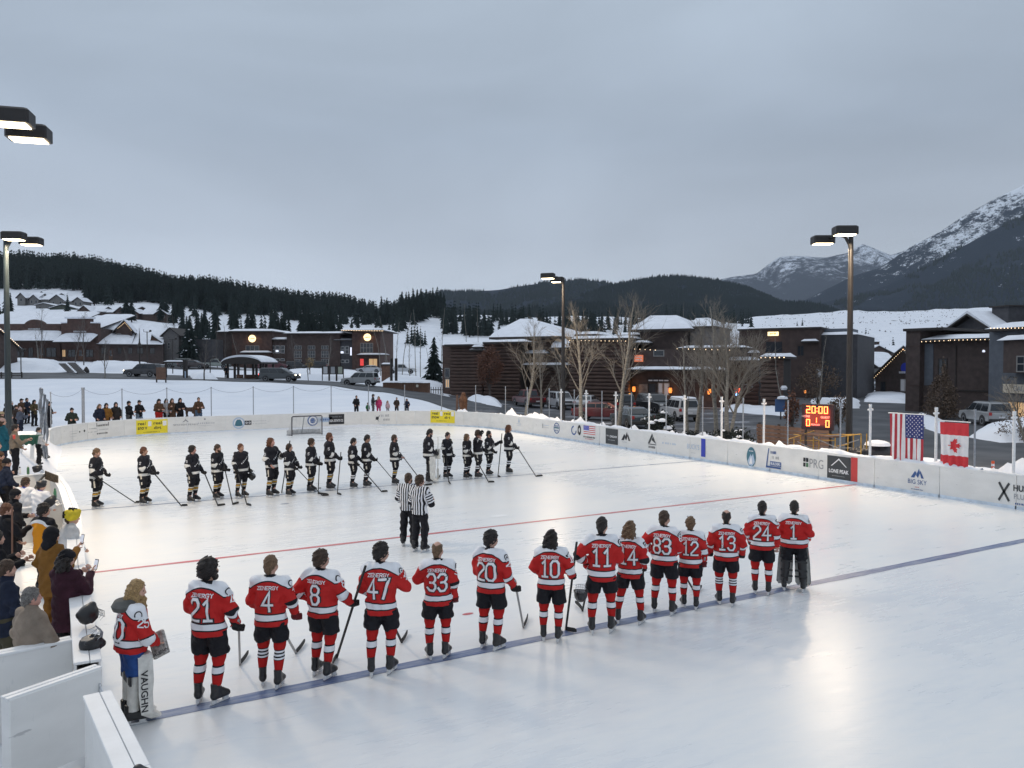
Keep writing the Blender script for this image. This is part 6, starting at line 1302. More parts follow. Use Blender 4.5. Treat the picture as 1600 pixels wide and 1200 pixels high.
# ---- houses on the hillside and behind
def house(label, u0, u1, vb, ve, vp, d, m, up=None, group=None, side=0, base_z=None):
 z0 = float(at_d((u0 + u1) / 2, vb, d)[2]); f = Facade('house', label, 'house', u0, d, u1, d, z0=z0 - 3, depth=10, group=group); f.gable(u0, u1, up if up else (u0 + u1) / 2, ve, vp, 0, 9, m, .8); n = 2 if (u1 - u0) > 12 else 1
 for k in range(n): uu = u0 + (u1 - u0) * (k + .5) / n; f.window(uu - 1.7, uu + 1.7, ve + 2, min(vb - 1, ve + 7), 1, 1, M_FRAME, 0, None, fw=.15)
 if side:
  xa = f.loc(u1 if side > 0 else u0, ve)[0]; w = 7 * side; z = f.loc(u0, ve)[1]; b = MB(); b.box(min(xa, xa + w), max(xa, xa + w), 2, 8, 0, z); f.mesh('side_wall', b, m); f.sloped(min(xa, xa + w), max(xa, xa + w), 1.4, z - .2, 8, z + 3)
M_H1 = mat('house_grey', (.16, .155, .15), .85, .15, 1); M_H2 = mat('house_brown', (.075, .05, .042), .85, .15, 1); M_H3 = mat('house_green', (.075, .085, .07), .85, .15, 1)
for i, (u0, u1, vb, ve, vp, d, m, sd) in enumerate([(27, 39, 474, 464, 458, 440, M_H1, 1), (46, 60, 476, 467, 461, 440, M_H1, 1), (56, 76, 470, 463, 456, 455, M_H1, 1), (78, 100, 476, 469, 461, 440, M_H1, 1), (88, 106, 468, 464, 459, 455, M_H1, 0), (115, 129, 478, 470, 465, 438, M_H1, -1),
                                       (56, 82, 484, 477, 474, 425, M_H1, 0), (78, 118, 489, 482, 476, 410, M_H3, 0)]):
 house(['grey house at the left end of the upper hillside row', 'grey house second from the left in the upper hillside row', 'grey house with the tallest gable behind the upper hillside row', 'broad grey gabled house in the middle of the upper hillside row', 'small grey gable peeping over the upper hillside row', 'grey house at the right end of the upper hillside row', 'low grey building below the upper hillside row', 'greenish low house below the upper hillside row'][i], u0, u1, vb, ve, vp, d, m, group='grey houses high on the hillside', side=sd)
for i, (u0, u1, vb, ve, vp, d, m, sd) in enumerate([(122, 141, 494, 486, 478, 380, M_H2, 1), (163, 178, 492, 485, 480, 385, M_H2, 1), (180, 198, 495, 487, 480, 380, M_H2, -1), (198, 216, 497, 489, 483, 372, M_H2, 1), (214, 232, 490, 484, 480, 390, M_H2, 0), (243, 260, 498, 490, 484, 370, M_H2, -1)]):
 house(['brown house at the left of the lower hillside row', 'brown house with a snowy side roof, second in the lower row', 'brown house with a wide gable, third in the lower row', 'brown house with a low peak, fourth in the lower row', 'brown house set back in the lower hillside row', 'brown house with a lit window at the right of the lower hillside row'][i], u0, u1, vb, ve, vp, d, m, group='brown houses low on the hillside', side=sd)
for i, (u0, u1, vb, ve, vp, d, m, sd) in enumerate([(1352, 1392, 556, 551, 541, 250, M_H2, 0), (1336, 1366, 582, 572, 562, 170, M_H1, 1), (1340, 1352, 538, 533, 529, 330, M_H2, 1), (1400, 1420, 556, 549, 541, 270, M_H2, 0)]):
 house(['brown house with a broad snowy roof right of the tall lamp pole', 'grey gabled house half behind the tall lamp pole', 'small house high behind the tall lamp pole', 'dark house behind the gabled building with the blue sign'][i], u0, u1, vb, ve, vp, d, m, side=sd)
# ---- fences, kiosks, street furniture
f = Facade('board_fence', 'low brown board fence between the plaza and the log building', 'fence', 598, 96, 694, 93, depth=.1)
xa, xb = f.loc(598, 600)[0], f.loc(672, 600)[0]; zt = f.loc(640, 598)[1]; n = 26
pm = MB().box(0, (xb - xa) / n - .02, 0, .06, 0, zt).mesh('fence_board', M_WOOD)
for i in range(n): link('fence_board', pm, f.t, (xa + (xb - xa) * i / n, random.uniform(-.02, .02), random.uniform(-.03, .02)))
f.snow(xa, xb, -.1, .25, zt, .22, f.t); xc = f.loc(673, 603)[0]
for i in range(6): link('picket', MB().box(0, .07, 0, .05, 0, 1.3).mesh('picket', M_TRIM), f.t, (xc + i * .32, 0, 0))
b = MB(); b.box(xc, xc + 1.9, -.04, .0, .9, 1.0); f.mesh('rail', b, M_TRIM); f.sign(652, 603, .28, .3, mat('pale_plate', (.6, .58, .5), .6), -.06)
for i, u in enumerate((508.5, 520, 531.5)):
 f = Facade('notice_board', ['dark framed notice board, left of three on the snow', 'dark framed notice board with several posters, middle of three', 'dark framed notice board with a pale map, right of three'][i], 'notice board', u - 5.6, 108, u + 5.6, 108, depth=.2, group='notice boards by the road'); x1 = f.L
 for x in (0, x1 - .1): f.mesh('post', MB().box(x, x + .1, 0, .12, -.2, f.loc(u, 571)[1]), M_TRIM)
 z1, z0 = f.loc(u, 572)[1], f.loc(u, 585)[1]; f.mesh('frame_board', MB().box(.1, x1 - .1, .03, .1, z0, z1), M_TRIM); f.mesh('poster', MB().box(.22, x1 - .22, .01, .025, z0 + .12, z1 - .1), [INK['lg'], INK['g'], mat('map_paper', (.30, .33, .27), .7)][i])
f = Facade('bin_enclosure', 'brown boxed enclosure with a snowy lid beside two dark posts', 'enclosure', 596, 110, 610, 110, depth=2); f.wall('wall', M_WOOD, 596, 610.5, 569, 0, 1.6); f.roof(595.5, 611.5, 569, .2, .1, 0, 1.6)
for i, (u, v) in enumerate(((611.5, 560), (619, 560))):
 p = at_g(u, 99); h = float(at_d(u, v, 99)[2] - p[2]); b = MB(); b.box(-.14, .14, -.14, .14, -.3, h); tag(b.build('square_post', M_TRIM, None, p), ['tall dark square post, left of the pair by the fence', 'tall dark square post, right of the pair by the fence'][i], 'post', 'dark posts by the fence')
f = Facade('sign_board', 'blank brown board on two legs in front of the dark car', 'sign', 244, 93, 259, 93, depth=.1); z1, z0 = f.loc(250, 574)[1], f.loc(250, 593)[1]; f.mesh('panel', MB().box(0, f.L, 0, .08, z0, z1), M_WOOD)
for x in (-.05, f.L - .1): f.mesh('leg', MB().box(x, x + .15, .02, .1, -.2, z1), M_TRIM)
f = Facade('noticeboard_shelter', 'small dark gateway sign with a snowy beam by the road', 'sign', 256, 104, 292, 104, depth=.3)
for u in (258.5, 287, 291): x = f.loc(u, 570)[0]; f.mesh('post', MB().box(x - .12, x + .12, 0, .24, -.2, f.loc(u, 562)[1]), M_TRIM)
z = f.loc(270, 565)[1]; f.mesh('beam', MB().box(f.loc(255, 566)[0], f.loc(288, 566)[0], .02, .22, z - .2, z), M_TRIM); f.snow(f.loc(255, 566)[0], f.loc(288, 566)[0], -.05, .3, z, .2, f.t); f.mesh('banner', MB().box(f.loc(288.5, 580)[0], f.loc(290.5, 580)[0], -.03, 0, f.loc(289, 592)[1], f.loc(289, 580)[1]), INK['lb'])
def street_lamp(u, v0, d, label, spire=True):
 p = at_g(u, d); h = float(at_d(u, v0, d)[2] - p[2]); t = thing('street_lamp', label, 'street lamp', p); b = MB()
 if spire: b.tube([(0, 0, 0), (0, 0, h * .7)], .09, 8).tube([(0, 0, h * .7), (0, 0, h)], [.1, .02], 8); b.build('pole', M_TRIM, t, smooth=True); b = MB(); b.lathe([(.34, h * .62), (.12, h * .70), (.05, h * .76)], 10); b.build('lantern', M_TRIM, t, smooth=True)
 else: b.tube([(0, 0, 0), (0, 0, h)], .07, 8); b.build('pole', M_TRIM, t, smooth=True); b = MB(); b.tube([(-.5, 0, h + .35), (-.5, 0, h - .05), (0, 0, h - .1), (.5, 0, h - .05)], .05, 6).lathe([(.16, h - .05), (.2, h + .2), (.05, h + .3)], 8, (.5, 0, 0)); b.build('arm', M_TRIM, t, smooth=True)
street_lamp(218.5, 513, 106, 'dark spire topped street lamp in front of the lodge'); street_lamp(230.5, 518, 128, 'dark street lamp with a crooked arm beside the spire lamp', False); street_lamp(270, 530, 118, 'slim dark lamp pole in front of the grey shed', False); street_lamp(328.5, 560, 108, 'short dark lamp post left of the bus shelter', False); street_lamp(33, 548, 113, 'dark lamp post with a small sign beside the left shopfront', False)
p = at_g(-30, 100); b = MB(); q = at_g(34, 100); e = np.array(q) - np.array(p)
t = thing('rail_fence', 'low dark rail fence along the road at the far left', 'fence', p)
for k in range(5): MB().box(-.08, .08, -.08, .08, -.2, .8).build('post', M_TRIM, t, e * k / 4)
for z in (.35, .65): b = MB(); b.tube([(0, 0, z), tuple(e + (0, 0, z))], .05, 5); b.build('rail', M_TRIM, t)
# stone steps heaped beside the road (left)
def slab_heap(u, v0, v1, u2, d, label):
 p = at_g((u + u2) / 2, d); w = (u2 - u) / FPX * d; h = float(at_d(u, v0, d)[2] - at_d(u, v1, d)[2]); t = thing('stone_stair', label, 'stairs', p); n = 9
 pm = MB().cbox(-.0, w * .42, -.8, .8, 0, h / n * 1.0, .02).mesh('step', M_STONE); sm = MB().cbox(.02, w * .40, -.7, .8, h / n, h / n + .09, .03).mesh('step_snow', M_RSNOW)
 for i in range(n): o = link('step', pm, t, (-w / 2 + w * .58 * i / n, 0, h * (n - 1 - i) / n - .1)); link('step_snow', sm, o)
slab_heap(94, 565, 580, 117, 114, 'dark stone steps with snow, left of the pair by the road'); slab_heap(108, 563, 581, 135, 112, 'dark stone steps with snow, right of the pair by the road')
b = MB(); b.lathe([(.35, -.05), (.42, .2), (.36, .5), (.15, .85), (.04, .95)], 12); p = at_g(135, 113); tag(b.build('bollard', M_TRIM, None, p, smooth=True), 'round dark bollard at the foot of the stone steps', 'bollard')
# ================================================================ vehicles
M_TYRE = mat('tyre', (.018, .018, .019), .85); M_RIM = mat('rim_grey', (.32, .33, .35), .35, metal=.6); M_CGLASS = mat('car_glass', (.025, .03, .036), .06, spec=.6); M_PLAST = mat('black_plastic', (.025, .025, .027), .6)
M_TAIL = mat('tail_red', (.35, .01, .01), .3); M_TAILON = mat('tail_red_lit', (.7, .02, .01), .3, emit=(1, .06, .03), es=3.5); M_HEAD = mat('headlamp', (.7, .7, .7), .15); M_HEADON = mat('headlamp_lit', (1, .9, .7), .3, emit=(1, .85, .6), es=6)
def paint(n, c): return mat('paint_' + n, c, .28, coat=.6, var=.06, vscale=2)
PROF = {  # half length normalised outlines: lower body (x, z) and cabin (x, z), facing +x, length 1, height in metres
 'suv': dict(L=4.7, W=1.86, low=[(-.5, .42), (-.5, .92), (-.485, 1.03), (.20, 1.06), (.44, .96), (.49, .80), (.5, .45), (.46, .34), (-.46, .34)], cab=[(-.475, 1.03), (-.445, 1.68), (-.40, 1.74), (.04, 1.74), (.10, 1.68), (.235, 1.06)], wh=.36, ax=(-.30, .31)),
 'sedan': dict(L=4.7, W=1.8, low=[(-.5, .40), (-.5, .82), (-.46, .95), (-.30, .99), (.16, .97), (.42, .84), (.49, .70), (.5, .40), (.46, .28), (-.46, .28)], cab=[(-.38, .97), (-.24, 1.38), (-.16, 1.44), (.02, 1.44), (.08, 1.40), (.24, .97)], wh=.32, ax=(-.30, .31)),
 'van': dict(L=5.0, W=1.95, low=[(-.5, .42), (-.5, 1.02), (-.49, 1.1), (.26, 1.1), (.43, .98), (.49, .78), (.5, .42), (.46, .3), (-.46, .3)], cab=[(-.485, 1.1), (-.47, 1.66), (-.43, 1.74), (.05, 1.74), (.12, 1.68), (.31, 1.1)], wh=.34, ax=(-.31, .32)),
 'pickup': dict(L=5.6, W=1.95, low=[(-.5, .55), (-.5, 1.08), (-.10, 1.10), (.20, 1.12), (.44, 1.06), (.49, .95), (.5, .55), (.46, .45), (-.46, .45)], cab=[(-.13, 1.09), (-.11, 1.78), (-.08, 1.84), (.07, 1.84), (.11, 1.78), (.21, 1.11)], wh=.40, ax=(-.31, .32))}
WH = {}
def vehicle(kind, label, u, d, az, m, name='parked_car', group=None, lit=False, zoff=0.0, scale=1.0, snow=False, cat='car'):
 P = PROF[kind]; L, W = P['L'], P['W']; p = at_g(u, d); p[2] += .06 + zoff; t = thing(name, label, cat, p, az, group); t.scale = (scale,) * 3
 low = [(x * L, z) for x, z in P['low']]; cab = [(x * L, z) for x, z in P['cab']]; n = len(low); hw = W / 2
 def shell(poly, prof, nm, mm, par=None, bev=.03):       # polygon lofted across the width, pinched by prof(z) at each side
  V = []; k = len(poly)
  for sy in (-1, -.8, .8, 1): V += [(x * (1 if abs(sy) < 1 else .985), sy * prof(z) * (1 if abs(sy) < 1 else 1.0), z) for x, z in poly]
  F = [tuple(range(k)), tuple(range(4 * k - 1, 3 * k - 1, -1))] + [(r * k + i, (r + 1) * k + i, (r + 1) * k + (i + 1) % k, r * k + (i + 1) % k) for r in range(3) for i in range(k)]
  b = MB(); b.add(V, F); o = b.build(nm, mm, par or t, smooth=True); mo = o.modifiers.new('round', 'BEVEL'); mo.width = bev; mo.segments = 2; mo.limit_method = 'ANGLE'; mo.angle_limit = R(25); return o
 zb = cab[0][1]; zr = max(z for _, z in cab)
 shell(low, lambda z: hw * (1 - .05 * max(0, (z - .75)) / .4 - .06 * max(0, .6 - z) / .3), 'car_body', m, bev=.05); shell(cab, lambda z: hw * (.93 - .20 * (z - zb) / (zr - zb)), 'cabin', m, bev=.05)
 # glass: side windows, windscreen, rear window, set 1 cm proud of the cabin
 for sy in (-1, 1):
  b = MB(); ins = []; cx = sum(x for x, _ in cab) / len(cab)
  tp = [q for q in cab if q[1] > zr - .09]; x0b, x1b = cab[0][0], cab[-1][0]; x0t, x1t = min(x for x, _ in tp), max(x for x, _ in tp)
  def sp(x, z): return (x, sy * (hw * (.93 - .20 * (z - zb) / (zr - zb)) + .012), z)
  za, zc = zb + .06, zr - .12; fa, fc = (za - zb) / (zr - zb), (zc - zb) / (zr - zb)
  def edge(f): return x0b + (x0t - x0b) * f + .10, x1b + (x1t - x1b) * f - .10
  (l0, r0), (l1, r1) = edge(fa), edge(fc); cuts = [0, .36, .68, 1] if kind in ('suv', 'van') else ([0, 1] if kind == 'pickup' else [0, .48, 1])
  for a, c in zip(cuts[:-1], cuts[1:]):
   g_ = .035; b.add([sp(l0 + (r0 - l0) * a + g_, za), sp(l0 + (r0 - l0) * c - g_, za), sp(l1 + (r1 - l1) * c - g_, zc), sp(l1 + (r1 - l1) * a + g_, zc)], [(0, 1, 2, 3)])
  b.build('side_window', M_CGLASS, t)
 for e, nm in ((0, 'rear_window'), (1, 'windscreen')):
  (xb_, z0_), (xt_, z1_) = (cab[0], cab[1]) if e == 0 else (cab[-1], cab[-2]); sx = -1 if e == 0 else 1; b = MB(); q = []
  for f_, s_ in ((.12, -1), (.12, 1), (.9, 1), (.9, -1)):
   x, z = xb_ + (xt_ - xb_) * f_, z0_ + (z1_ - z0_) * f_; q.append((x + sx * .016, s_ * hw * (.93 - .20 * (z - zb) / (zr - zb)) * .86, z + .012))
  b.add(q, [(0, 1, 2, 3)]); b.build(nm, M_CGLASS, t)
 r = P['wh']
 if kind not in WH:
  b = MB(); b.lathe([(r * .6, -.11), (r, -.09), (r, .09), (r * .6, .11)], 18, axis='y'); ty = b.mesh('tyre', M_TYRE, True); b = MB(); b.lathe([(r * .62, -.10), (r * .6, .115), (r * .15, .10), (.01, .10)], 16, axis='y'); b2 = MB(); b2.lathe([(r * 1.18, -.02), (r * 1.18, .02)], 20, axis='y'); WH[kind] = (ty, b.mesh('rim', M_RIM, True), b2.mesh('wheel_arch', M_PLAST))
 for ax in P['ax']:
  for sy in (-1, 1):
   w = link('wheel', WH[kind][0], t, (ax * L, sy * (hw - .12), r)); w.rotation_euler = (0, 0, 0 if sy > 0 else math.pi); link('rim', WH[kind][1], w); link('wheel_arch', WH[kind][2], t, (ax * L, sy * (hw - .03), r + .03))
 zl = .80 if kind != 'sedan' else .70
 for sy in (-1, 1):
  b = MB(); b.cbox(-.5 * L - .012, -.5 * L + .06, sy * hw * .82 - .1, sy * hw * .82 + .1, zl, zl + .22, .01); b.build('tail_lamp', M_TAILON if lit else M_TAIL, t); b = MB(); b.cbox(.485 * L, .497 * L + .01, sy * hw * .72 - .16, sy * hw * .72 + .16, zl - .06, zl + .1, .01); b.build('headlight', M_HEADON if lit else M_HEAD, t)
  b = MB(); b.cbox(.13 * L, .17 * L, sy * (hw + .07) - .07, sy * (hw + .07) + .07, zb + .02, zb + .18, .02); b.build('wing_mirror', M_PLAST, t)
 b = MB(); b.cbox(-.5 * L - .05, -.46 * L, -hw * .92, hw * .92, .36, .56, .03).cbox(.46 * L, .5 * L + .05, -hw * .92, hw * .92, .34, .54, .03); b.build('bumper', M_PLAST, t); b = MB(); b.cbox(.49 * L, .5 * L + .02, -hw * .42, hw * .42, zl - .08, zl + .07, .01); b.build('grille', M_PLAST, t); b = MB(); b.box(-.5 * L - .03, -.5 * L - .012, -.2, .2, .62, .74); b.build('licence_plate', mat('plate_pale', (.6, .6, .62), .5), t)
 if kind == 'pickup': b = MB(); b.box(-.485 * L, -.14 * L, -hw * .82, hw * .82, 1.105, 1.112); b.build('truck_bed', M_PLAST, t)
 if kind == 'suv' :
  for sy in (-1, 1): b = MB(); b.tube([(-.40 * L, sy * hw * .66, zr + .01), (-.38 * L, sy * hw * .66, zr + .07), (.02 * L, sy * hw * .66, zr + .07), (.04 * L, sy * hw * .66, zr + .01)], .02, 5); b.build('roof_rail', M_PLAST, t)
 if snow:
  b = MB(); xs = [x for x, z in cab if z > zr - .1]; b.cbox(min(xs), max(xs), -hw * .66, hw * .66, zr + .004, zr + .16, .07); b.build('roof_snow', M_RSNOW, t, smooth=True)
 return t
AZX = R(-YAW)      # pointing to the right of the photograph
vehicle('suv', 'dark red and black car with a lit tail light on the far left road', 224, 104, AZX + R(180 - 4), paint('black', (.02, .02, .024)), 'car', lit=True); vehicle('van', 'dark grey van driving past the bus shelter with lamps lit', 437, 101, AZX - R(6), paint('slate', (.035, .045, .052)), 'van', lit=True, cat='van'); vehicle('suv', 'silver grey four wheel drive crossing the road in the centre', 563, 99, AZX + R(180 - 12), paint('silver', (.28, .29, .30)), 'car')
for a in [('van', 'maroon van parked behind the bus shelter', 427, 148, 4, paint('maroon', (.10, .02, .03)), 1.15), ('suv', 'dark car parked under the left tall window', 466, 149, 0, paint('charcoal', (.03, .032, .036)), 1), ('suv', 'black car parked below the middle tall window', 494, 148, 175, MATS['paint_black'], 1), ('pickup', 'pale green pickup parked left of the bus shelter', 336, 147, 8, paint('pale_green', (.30, .34, .32)), 1),
          ('suv', 'grey green car parked beside the grey shed', 280, 143, 190, paint('grey_green', (.14, .16, .16)), 1), ('sedan', 'dark brown car parked right of the grey shed', 302, 142, 0, paint('brown', (.05, .035, .035)), 1.1), ('sedan', 'white car parked below the corner tower', 577, 144, 184, paint('white', (.42, .43, .45)), 1), ('pickup', 'white pickup truck among the pale birch trunks', 627, 146, 5, MATS['paint_white'], 1)]:
 vehicle(a[0], a[1], a[2], a[3], AZX + R(a[4]), a[5], 'parked_car', 'cars parked across the plaza', scale=a[6])
def facing_us(u): return R(-YAW) - math.atan((u - CU) / FPX) - R(90)
for a in [('pickup', 'dark red pickup truck parked nose in by the log building', 826, 82, 200, paint('red', (.10, .014, .018)), 0), ('suv', 'white car with a dark grille facing the rink from the lot', 877, 78, 18, MATS['paint_white'], 0), ('sedan', 'white sedan parked tail towards the rink', 917, 77, 168, MATS['paint_white'], 0), ('sedan', 'red car low behind the boards in the lot', 941, 62, 80, paint('bright_red', (.13, .02, .025)), 0),
          ('sedan', 'dark car with snowy bonnet just behind the boards', 987, 55, 200, paint('navy', (.03, .045, .06)), 0), ('suv', 'black car parked in front of the log entrance', 975, 72, 185, MATS['paint_black'], 0), ('suv', 'dark car angled by the entrance doors', 1024, 72, 30, MATS['paint_charcoal'], 0), ('suv', 'white car with a snowy roof half hidden by a dark bush', 1062, 62, 200, MATS['paint_white'], 1)]:
 vehicle(a[0], a[1], a[2], a[3], facing_us(a[2]) + R(a[4]), a[5], 'parked_car', 'cars parked in front of the log building', snow=bool(a[6]))
vehicle('suv', 'silver grey estate car parked below the gallery sign', 1541, 57, facing_us(1541) + R(205), paint('silver', (.28, .29, .30)), 'parked_car');
for a in [('pickup', 'white pickup parked left in the row right of the tall pole', 1352, 134, 10, MATS['paint_white']), ('sedan', 'blue grey car parked in the row right of the tall pole', 1377, 128, 30, paint('blue_grey', (.16, .2, .24)))]:
 vehicle(a[0], a[1], a[2], a[3], AZX + R(a[4]), a[5], 'parked_car', 'cars by the gabled building')
# ================================================================ lamp poles: shoebox heads on swept arms, lit
M_POLE = mat('pole_bronze', (.013, .011, .011), .5, .15, 4); M_POLEB = mat('pole_blue_grey', (.014, .024, .030), .5, .15, 4); M_LENS = mat('lamp_lens', (1, .9, .7), .4, emit=(1.0, .80, .50), es=9.0)
def lamp_pole(x, y, h, label, az, m, energy=1.0, gap=1.15, hd=(0, 1)):
 t = thing('light_pole', label, 'light pole', (x, y, 0), az); b = MB(); b.lathe([(.26, -1.2), (.26, .5), (.20, .55)], 14).lathe([(.15, .5), (.135, 2), (.10, h - .6), (.09, h - .05)], 12); b.build('pole', m, t, smooth=True)
 b = MB(); b.tube([(0, 0, h - .75), (.06, 0, h - .42), (.22, 0, h - .12), (.45, 0, h), (.6, 0, h)], .07, 8); b.tube([(.5, -gap, h), (.5, gap, h)], .05, 8); b.build('arm', m, t, smooth=True)
 for sy in (-1, 1):
  o = MB().cbox(.28, 1.18, sy * gap - .28, sy * gap + .28, h - .20, h + .14, .05).build('lamp_head', M_POLE, t); MB().cbox(.36, 1.10, sy * gap - .22, sy * gap + .22, h - .225, h - .198, .01).build('lens', M_LENS, o)
  ld = bpy.data.lights.new('flood_light', 'AREA'); ld.shape = 'RECTANGLE'; ld.size = .74; ld.size_y = .44; ld.energy = 470 * energy; ld.color = (1.0, .78, .53); ld.spread = R(170); ld.specular_factor = 0; link('flood_light', ld, t, (.73, sy * gap, h - .25))
lamp_pole(28.0, 21.2, 9.9, 'tall bronze light pole with two lit heads behind the scoreboard', R(180 - 30), M_POLE); lamp_pole(28.0, 43.2, 10.35, 'bronze light pole with two lit heads among the bare trees', R(180 - 48), M_POLE)
lamp_pole(-3.0, 41.4, 10.2, 'blue grey light pole with two lit heads at the far left', R(-24), M_POLEB, gap=.72); lamp_pole(-1.95, 21.6, 10.1, 'light pole reaching in at the top left with two lit heads', R(-14), M_POLE, energy=.7, gap=.62)
# ================================================================ trees and shrubs
g = NG('conifer_needles', .9, .1); n = g.noise(1.3, 3); g.base(g.ramp(n, (.3, (.013, .020, .020)), (.7, (.038, .050, .046)))); M_NEED = g.m
M_BARK = mat('dark_bark', (.04, .03, .025), .9); M_ASPEN = mat('aspen_bark', (.22, .205, .18), .85, .35, 5, .3, 20, stretch=(1, 1, 3)); M_TWIG = mat('twig_tan', (.20, .18, .155), .9); M_TWIG2 = mat('twig_grey', (.10, .088, .08), .9)
def conifer_geo(seed, tiers=11, pts=10, H=1.0, W=.19):
 rr = random.Random(seed); V = []; F = []
 for t in range(tiers):
  q = t / tiers; z0 = H * (.06 + .90 * q); r = W * H * (1 - q) ** .85 * rr.uniform(.8, 1.15) + .012; dz = H * (.16 * (1 - q) + .05); b = len(V); V.append((rr.uniform(-.01, .01), rr.uniform(-.01, .01), z0 + dz)); ph = rr.uniform(0, 6)
  for k in range(pts * 2):
   a = ph + math.pi * k / pts; rad = r * (rr.uniform(.85, 1.2) if k % 2 == 0 else rr.uniform(.35, .6)); V.append((rad * math.cos(a), rad * math.sin(a), z0 + (-.03 * H * rr.uniform(.3, 1.3) if k % 2 == 0 else .015 * H)))
  F += [(b, b + 1 + k, b + 1 + (k + 1) % (pts * 2)) for k in range(pts * 2)]
 return np.array(V), np.array(F)
NEAR = [conifer_geo(s, W=.165) for s in range(5)]; FARG = [conifer_geo(20 + s, 6, 5, W=.15) for s in range(4)]
CME = [mk_mesh('crown', v, f, [M_NEED]) for v, f in NEAR]; TRK = MB().lathe([(.022, -.04), (.014, .4), (.004, .9)], 6).mesh('trunk', M_BARK)
rr = random.Random(4); cand = []
VL = ([-200, 0, 100, 180, 250, 300, 350, 420, 500, 560, 640, 700], [460, 460, 458, 474, 480, 490, 490, 494, 498, 503, 510, 510])
for _ in range(13000):
 u, d = rr.uniform(-160, 700), 330 + 470 * rr.random() ** .8; p = at_g(u, d); pu, pv = to_px(p)
 clump = float(fbm(np.array([p[0] / 38]), np.array([p[1] / 38]), 3, 9)[0]); line = np.interp(u, *VL)
 if pv > 512 or (u < 134 and 454 < pv < 486) or (u < 262 and 478 < pv < 500 and clump < .60): continue
 dens = .95 if pv < line - 6 else (.55 if clump > .50 else .05) if pv < line + 10 else (.34 if clump > .58 else .012)
 if rr.random() < dens * min(1, max(.12, (700 - u) / 110)): cand.append((d, u, p, rr.uniform(13, 21) * (1 if d > 450 else .8)))
for u0, u1, d0, d1, n, h in ((425, 452, 235, 290, 16, 12), (468, 535, 235, 300, 34, 12.5), (280, 345, 250, 330, 16, 12), (540, 560, 260, 300, 5, 12), (636, 672, 280, 320, 14, 7), (690, 770, 360, 480, 85, 12), (835, 945, 360, 490, 95, 12), (770, 835, 430, 520, 50, 11), (945, 1010, 400, 520, 40, 11), (1040, 1180, 520, 720, 60, 12), (360, 420, 300, 360, 12, 12), (585, 640, 380, 480, 18, 12)):
 for _ in range(n): u, d = rr.uniform(u0, u1), rr.uniform(d0, d1); cand.append((d, u, at_g(u, d), h * rr.uniform(.65, 1.25)))
for u, d, h in ((1253, 560, 9), (1352, 420, 8), (1356, 430, 6), (1245, 600, 5), (1368, 300, 6), (1374, 290, 5), (1362, 285, 7), (1389, 300, 5), (1395, 320, 7), (1383, 240, 6)): cand.append((d, u, at_g(u, d), h))
cand.sort(key=lambda c: c[0] / c[3]); V, F, nb = [], [], 0
for i, (d, u, p, h) in enumerate(cand):
 if i < 290:
  q_ = next(n for a, n in ((120, 'above the left shopfronts'), (350, 'between the lodge and the brick block'), (450, 'behind the left half of the brick block'), (560, 'behind the right half of the brick block'), (690, 'behind the birch trunks'), (880, 'on the knoll left of the middle lamp pole'), (1100, 'on the knoll right of the middle lamp pole'), (9999, 'on the open slope at the right')) if u < a); t = thing('conifer_tree', 'dark conifer on the snowy hillside ' + q_, 'tree', p, rr.uniform(0, 6.3), 'conifers ' + q_); t.scale = (h * rr.uniform(.85, 1.15), h * rr.uniform(.85, 1.15), h); link('crown', CME[i % 5], t); link('trunk', TRK, t)
 else:
  v, f = FARG[i % 4]; a = rr.uniform(0, 6.3); w = h * rr.uniform(.9, 1.25); v = (v @ rotz(a).T) * (w, w, h) + p; V.append(v); F.append(f + nb); nb += len(v)
tag(link('conifer_forest', mk_mesh('conifer_forest', np.concatenate(V), np.concatenate(F), [M_NEED])), kind='stuff')
# far woods on the hills: small cones over the hillsides
cone = np.array([(0, 0, 1), (.25, 0, 0), (0, .25, 0), (-.25, 0, 0), (0, -.25, 0)]); cf = np.array([(0, 1, 2), (0, 2, 3), (0, 3, 4), (0, 4, 1)])
def woods(key, n, h, seed, t0=.0, t1=.75, clear=.0):
 X, Y, Z = HILLS[key]; k, m = X.shape; r = np.random.default_rng(seed); i0 = 11; a, b = r.uniform(0, k - 1.01, n), r.uniform(i0 + t0 * (m - i0), i0 + t1 * (m - 1 - i0), n); ia, ib = a.astype(int), b.astype(int); fa, fb = a - ia, b - ib
 bl = lambda A: (A[ia, ib] * (1 - fa) + A[ia + 1, ib] * fa) * (1 - fb) + (A[ia, ib + 1] * (1 - fa) + A[ia + 1, ib + 1] * fa) * fb
 P = np.stack([bl(X), bl(Y), bl(Z) - 1], 1); keep = fbm(P[:, 0] / 160, P[:, 1] / 160, 4, seed) > clear; P = P[keep]; n = len(P); s = h * r.uniform(.6, 1.3, n); V = cone[None] * s[:, None, None] + P[:, None]; F = cf[None] + (np.arange(n) * 5)[:, None, None]
 tag(link('hillside_forest', mk_mesh('hillside_forest', V.reshape(-1, 3), F.reshape(-1, 3), [M_NEED])), kind='stuff')
woods('foot_hill', 26000, 15, 1, 0, .95, .36); woods('near_hill', 26000, 15, 2, 0, .7, .30); woods('shoulder', 36000, 17, 3, 0, .8, .43); woods('back_hill', 16000, 17, 4, 0, .6, .34); woods('great', 30000, 19, 5, .12, .8, .47)
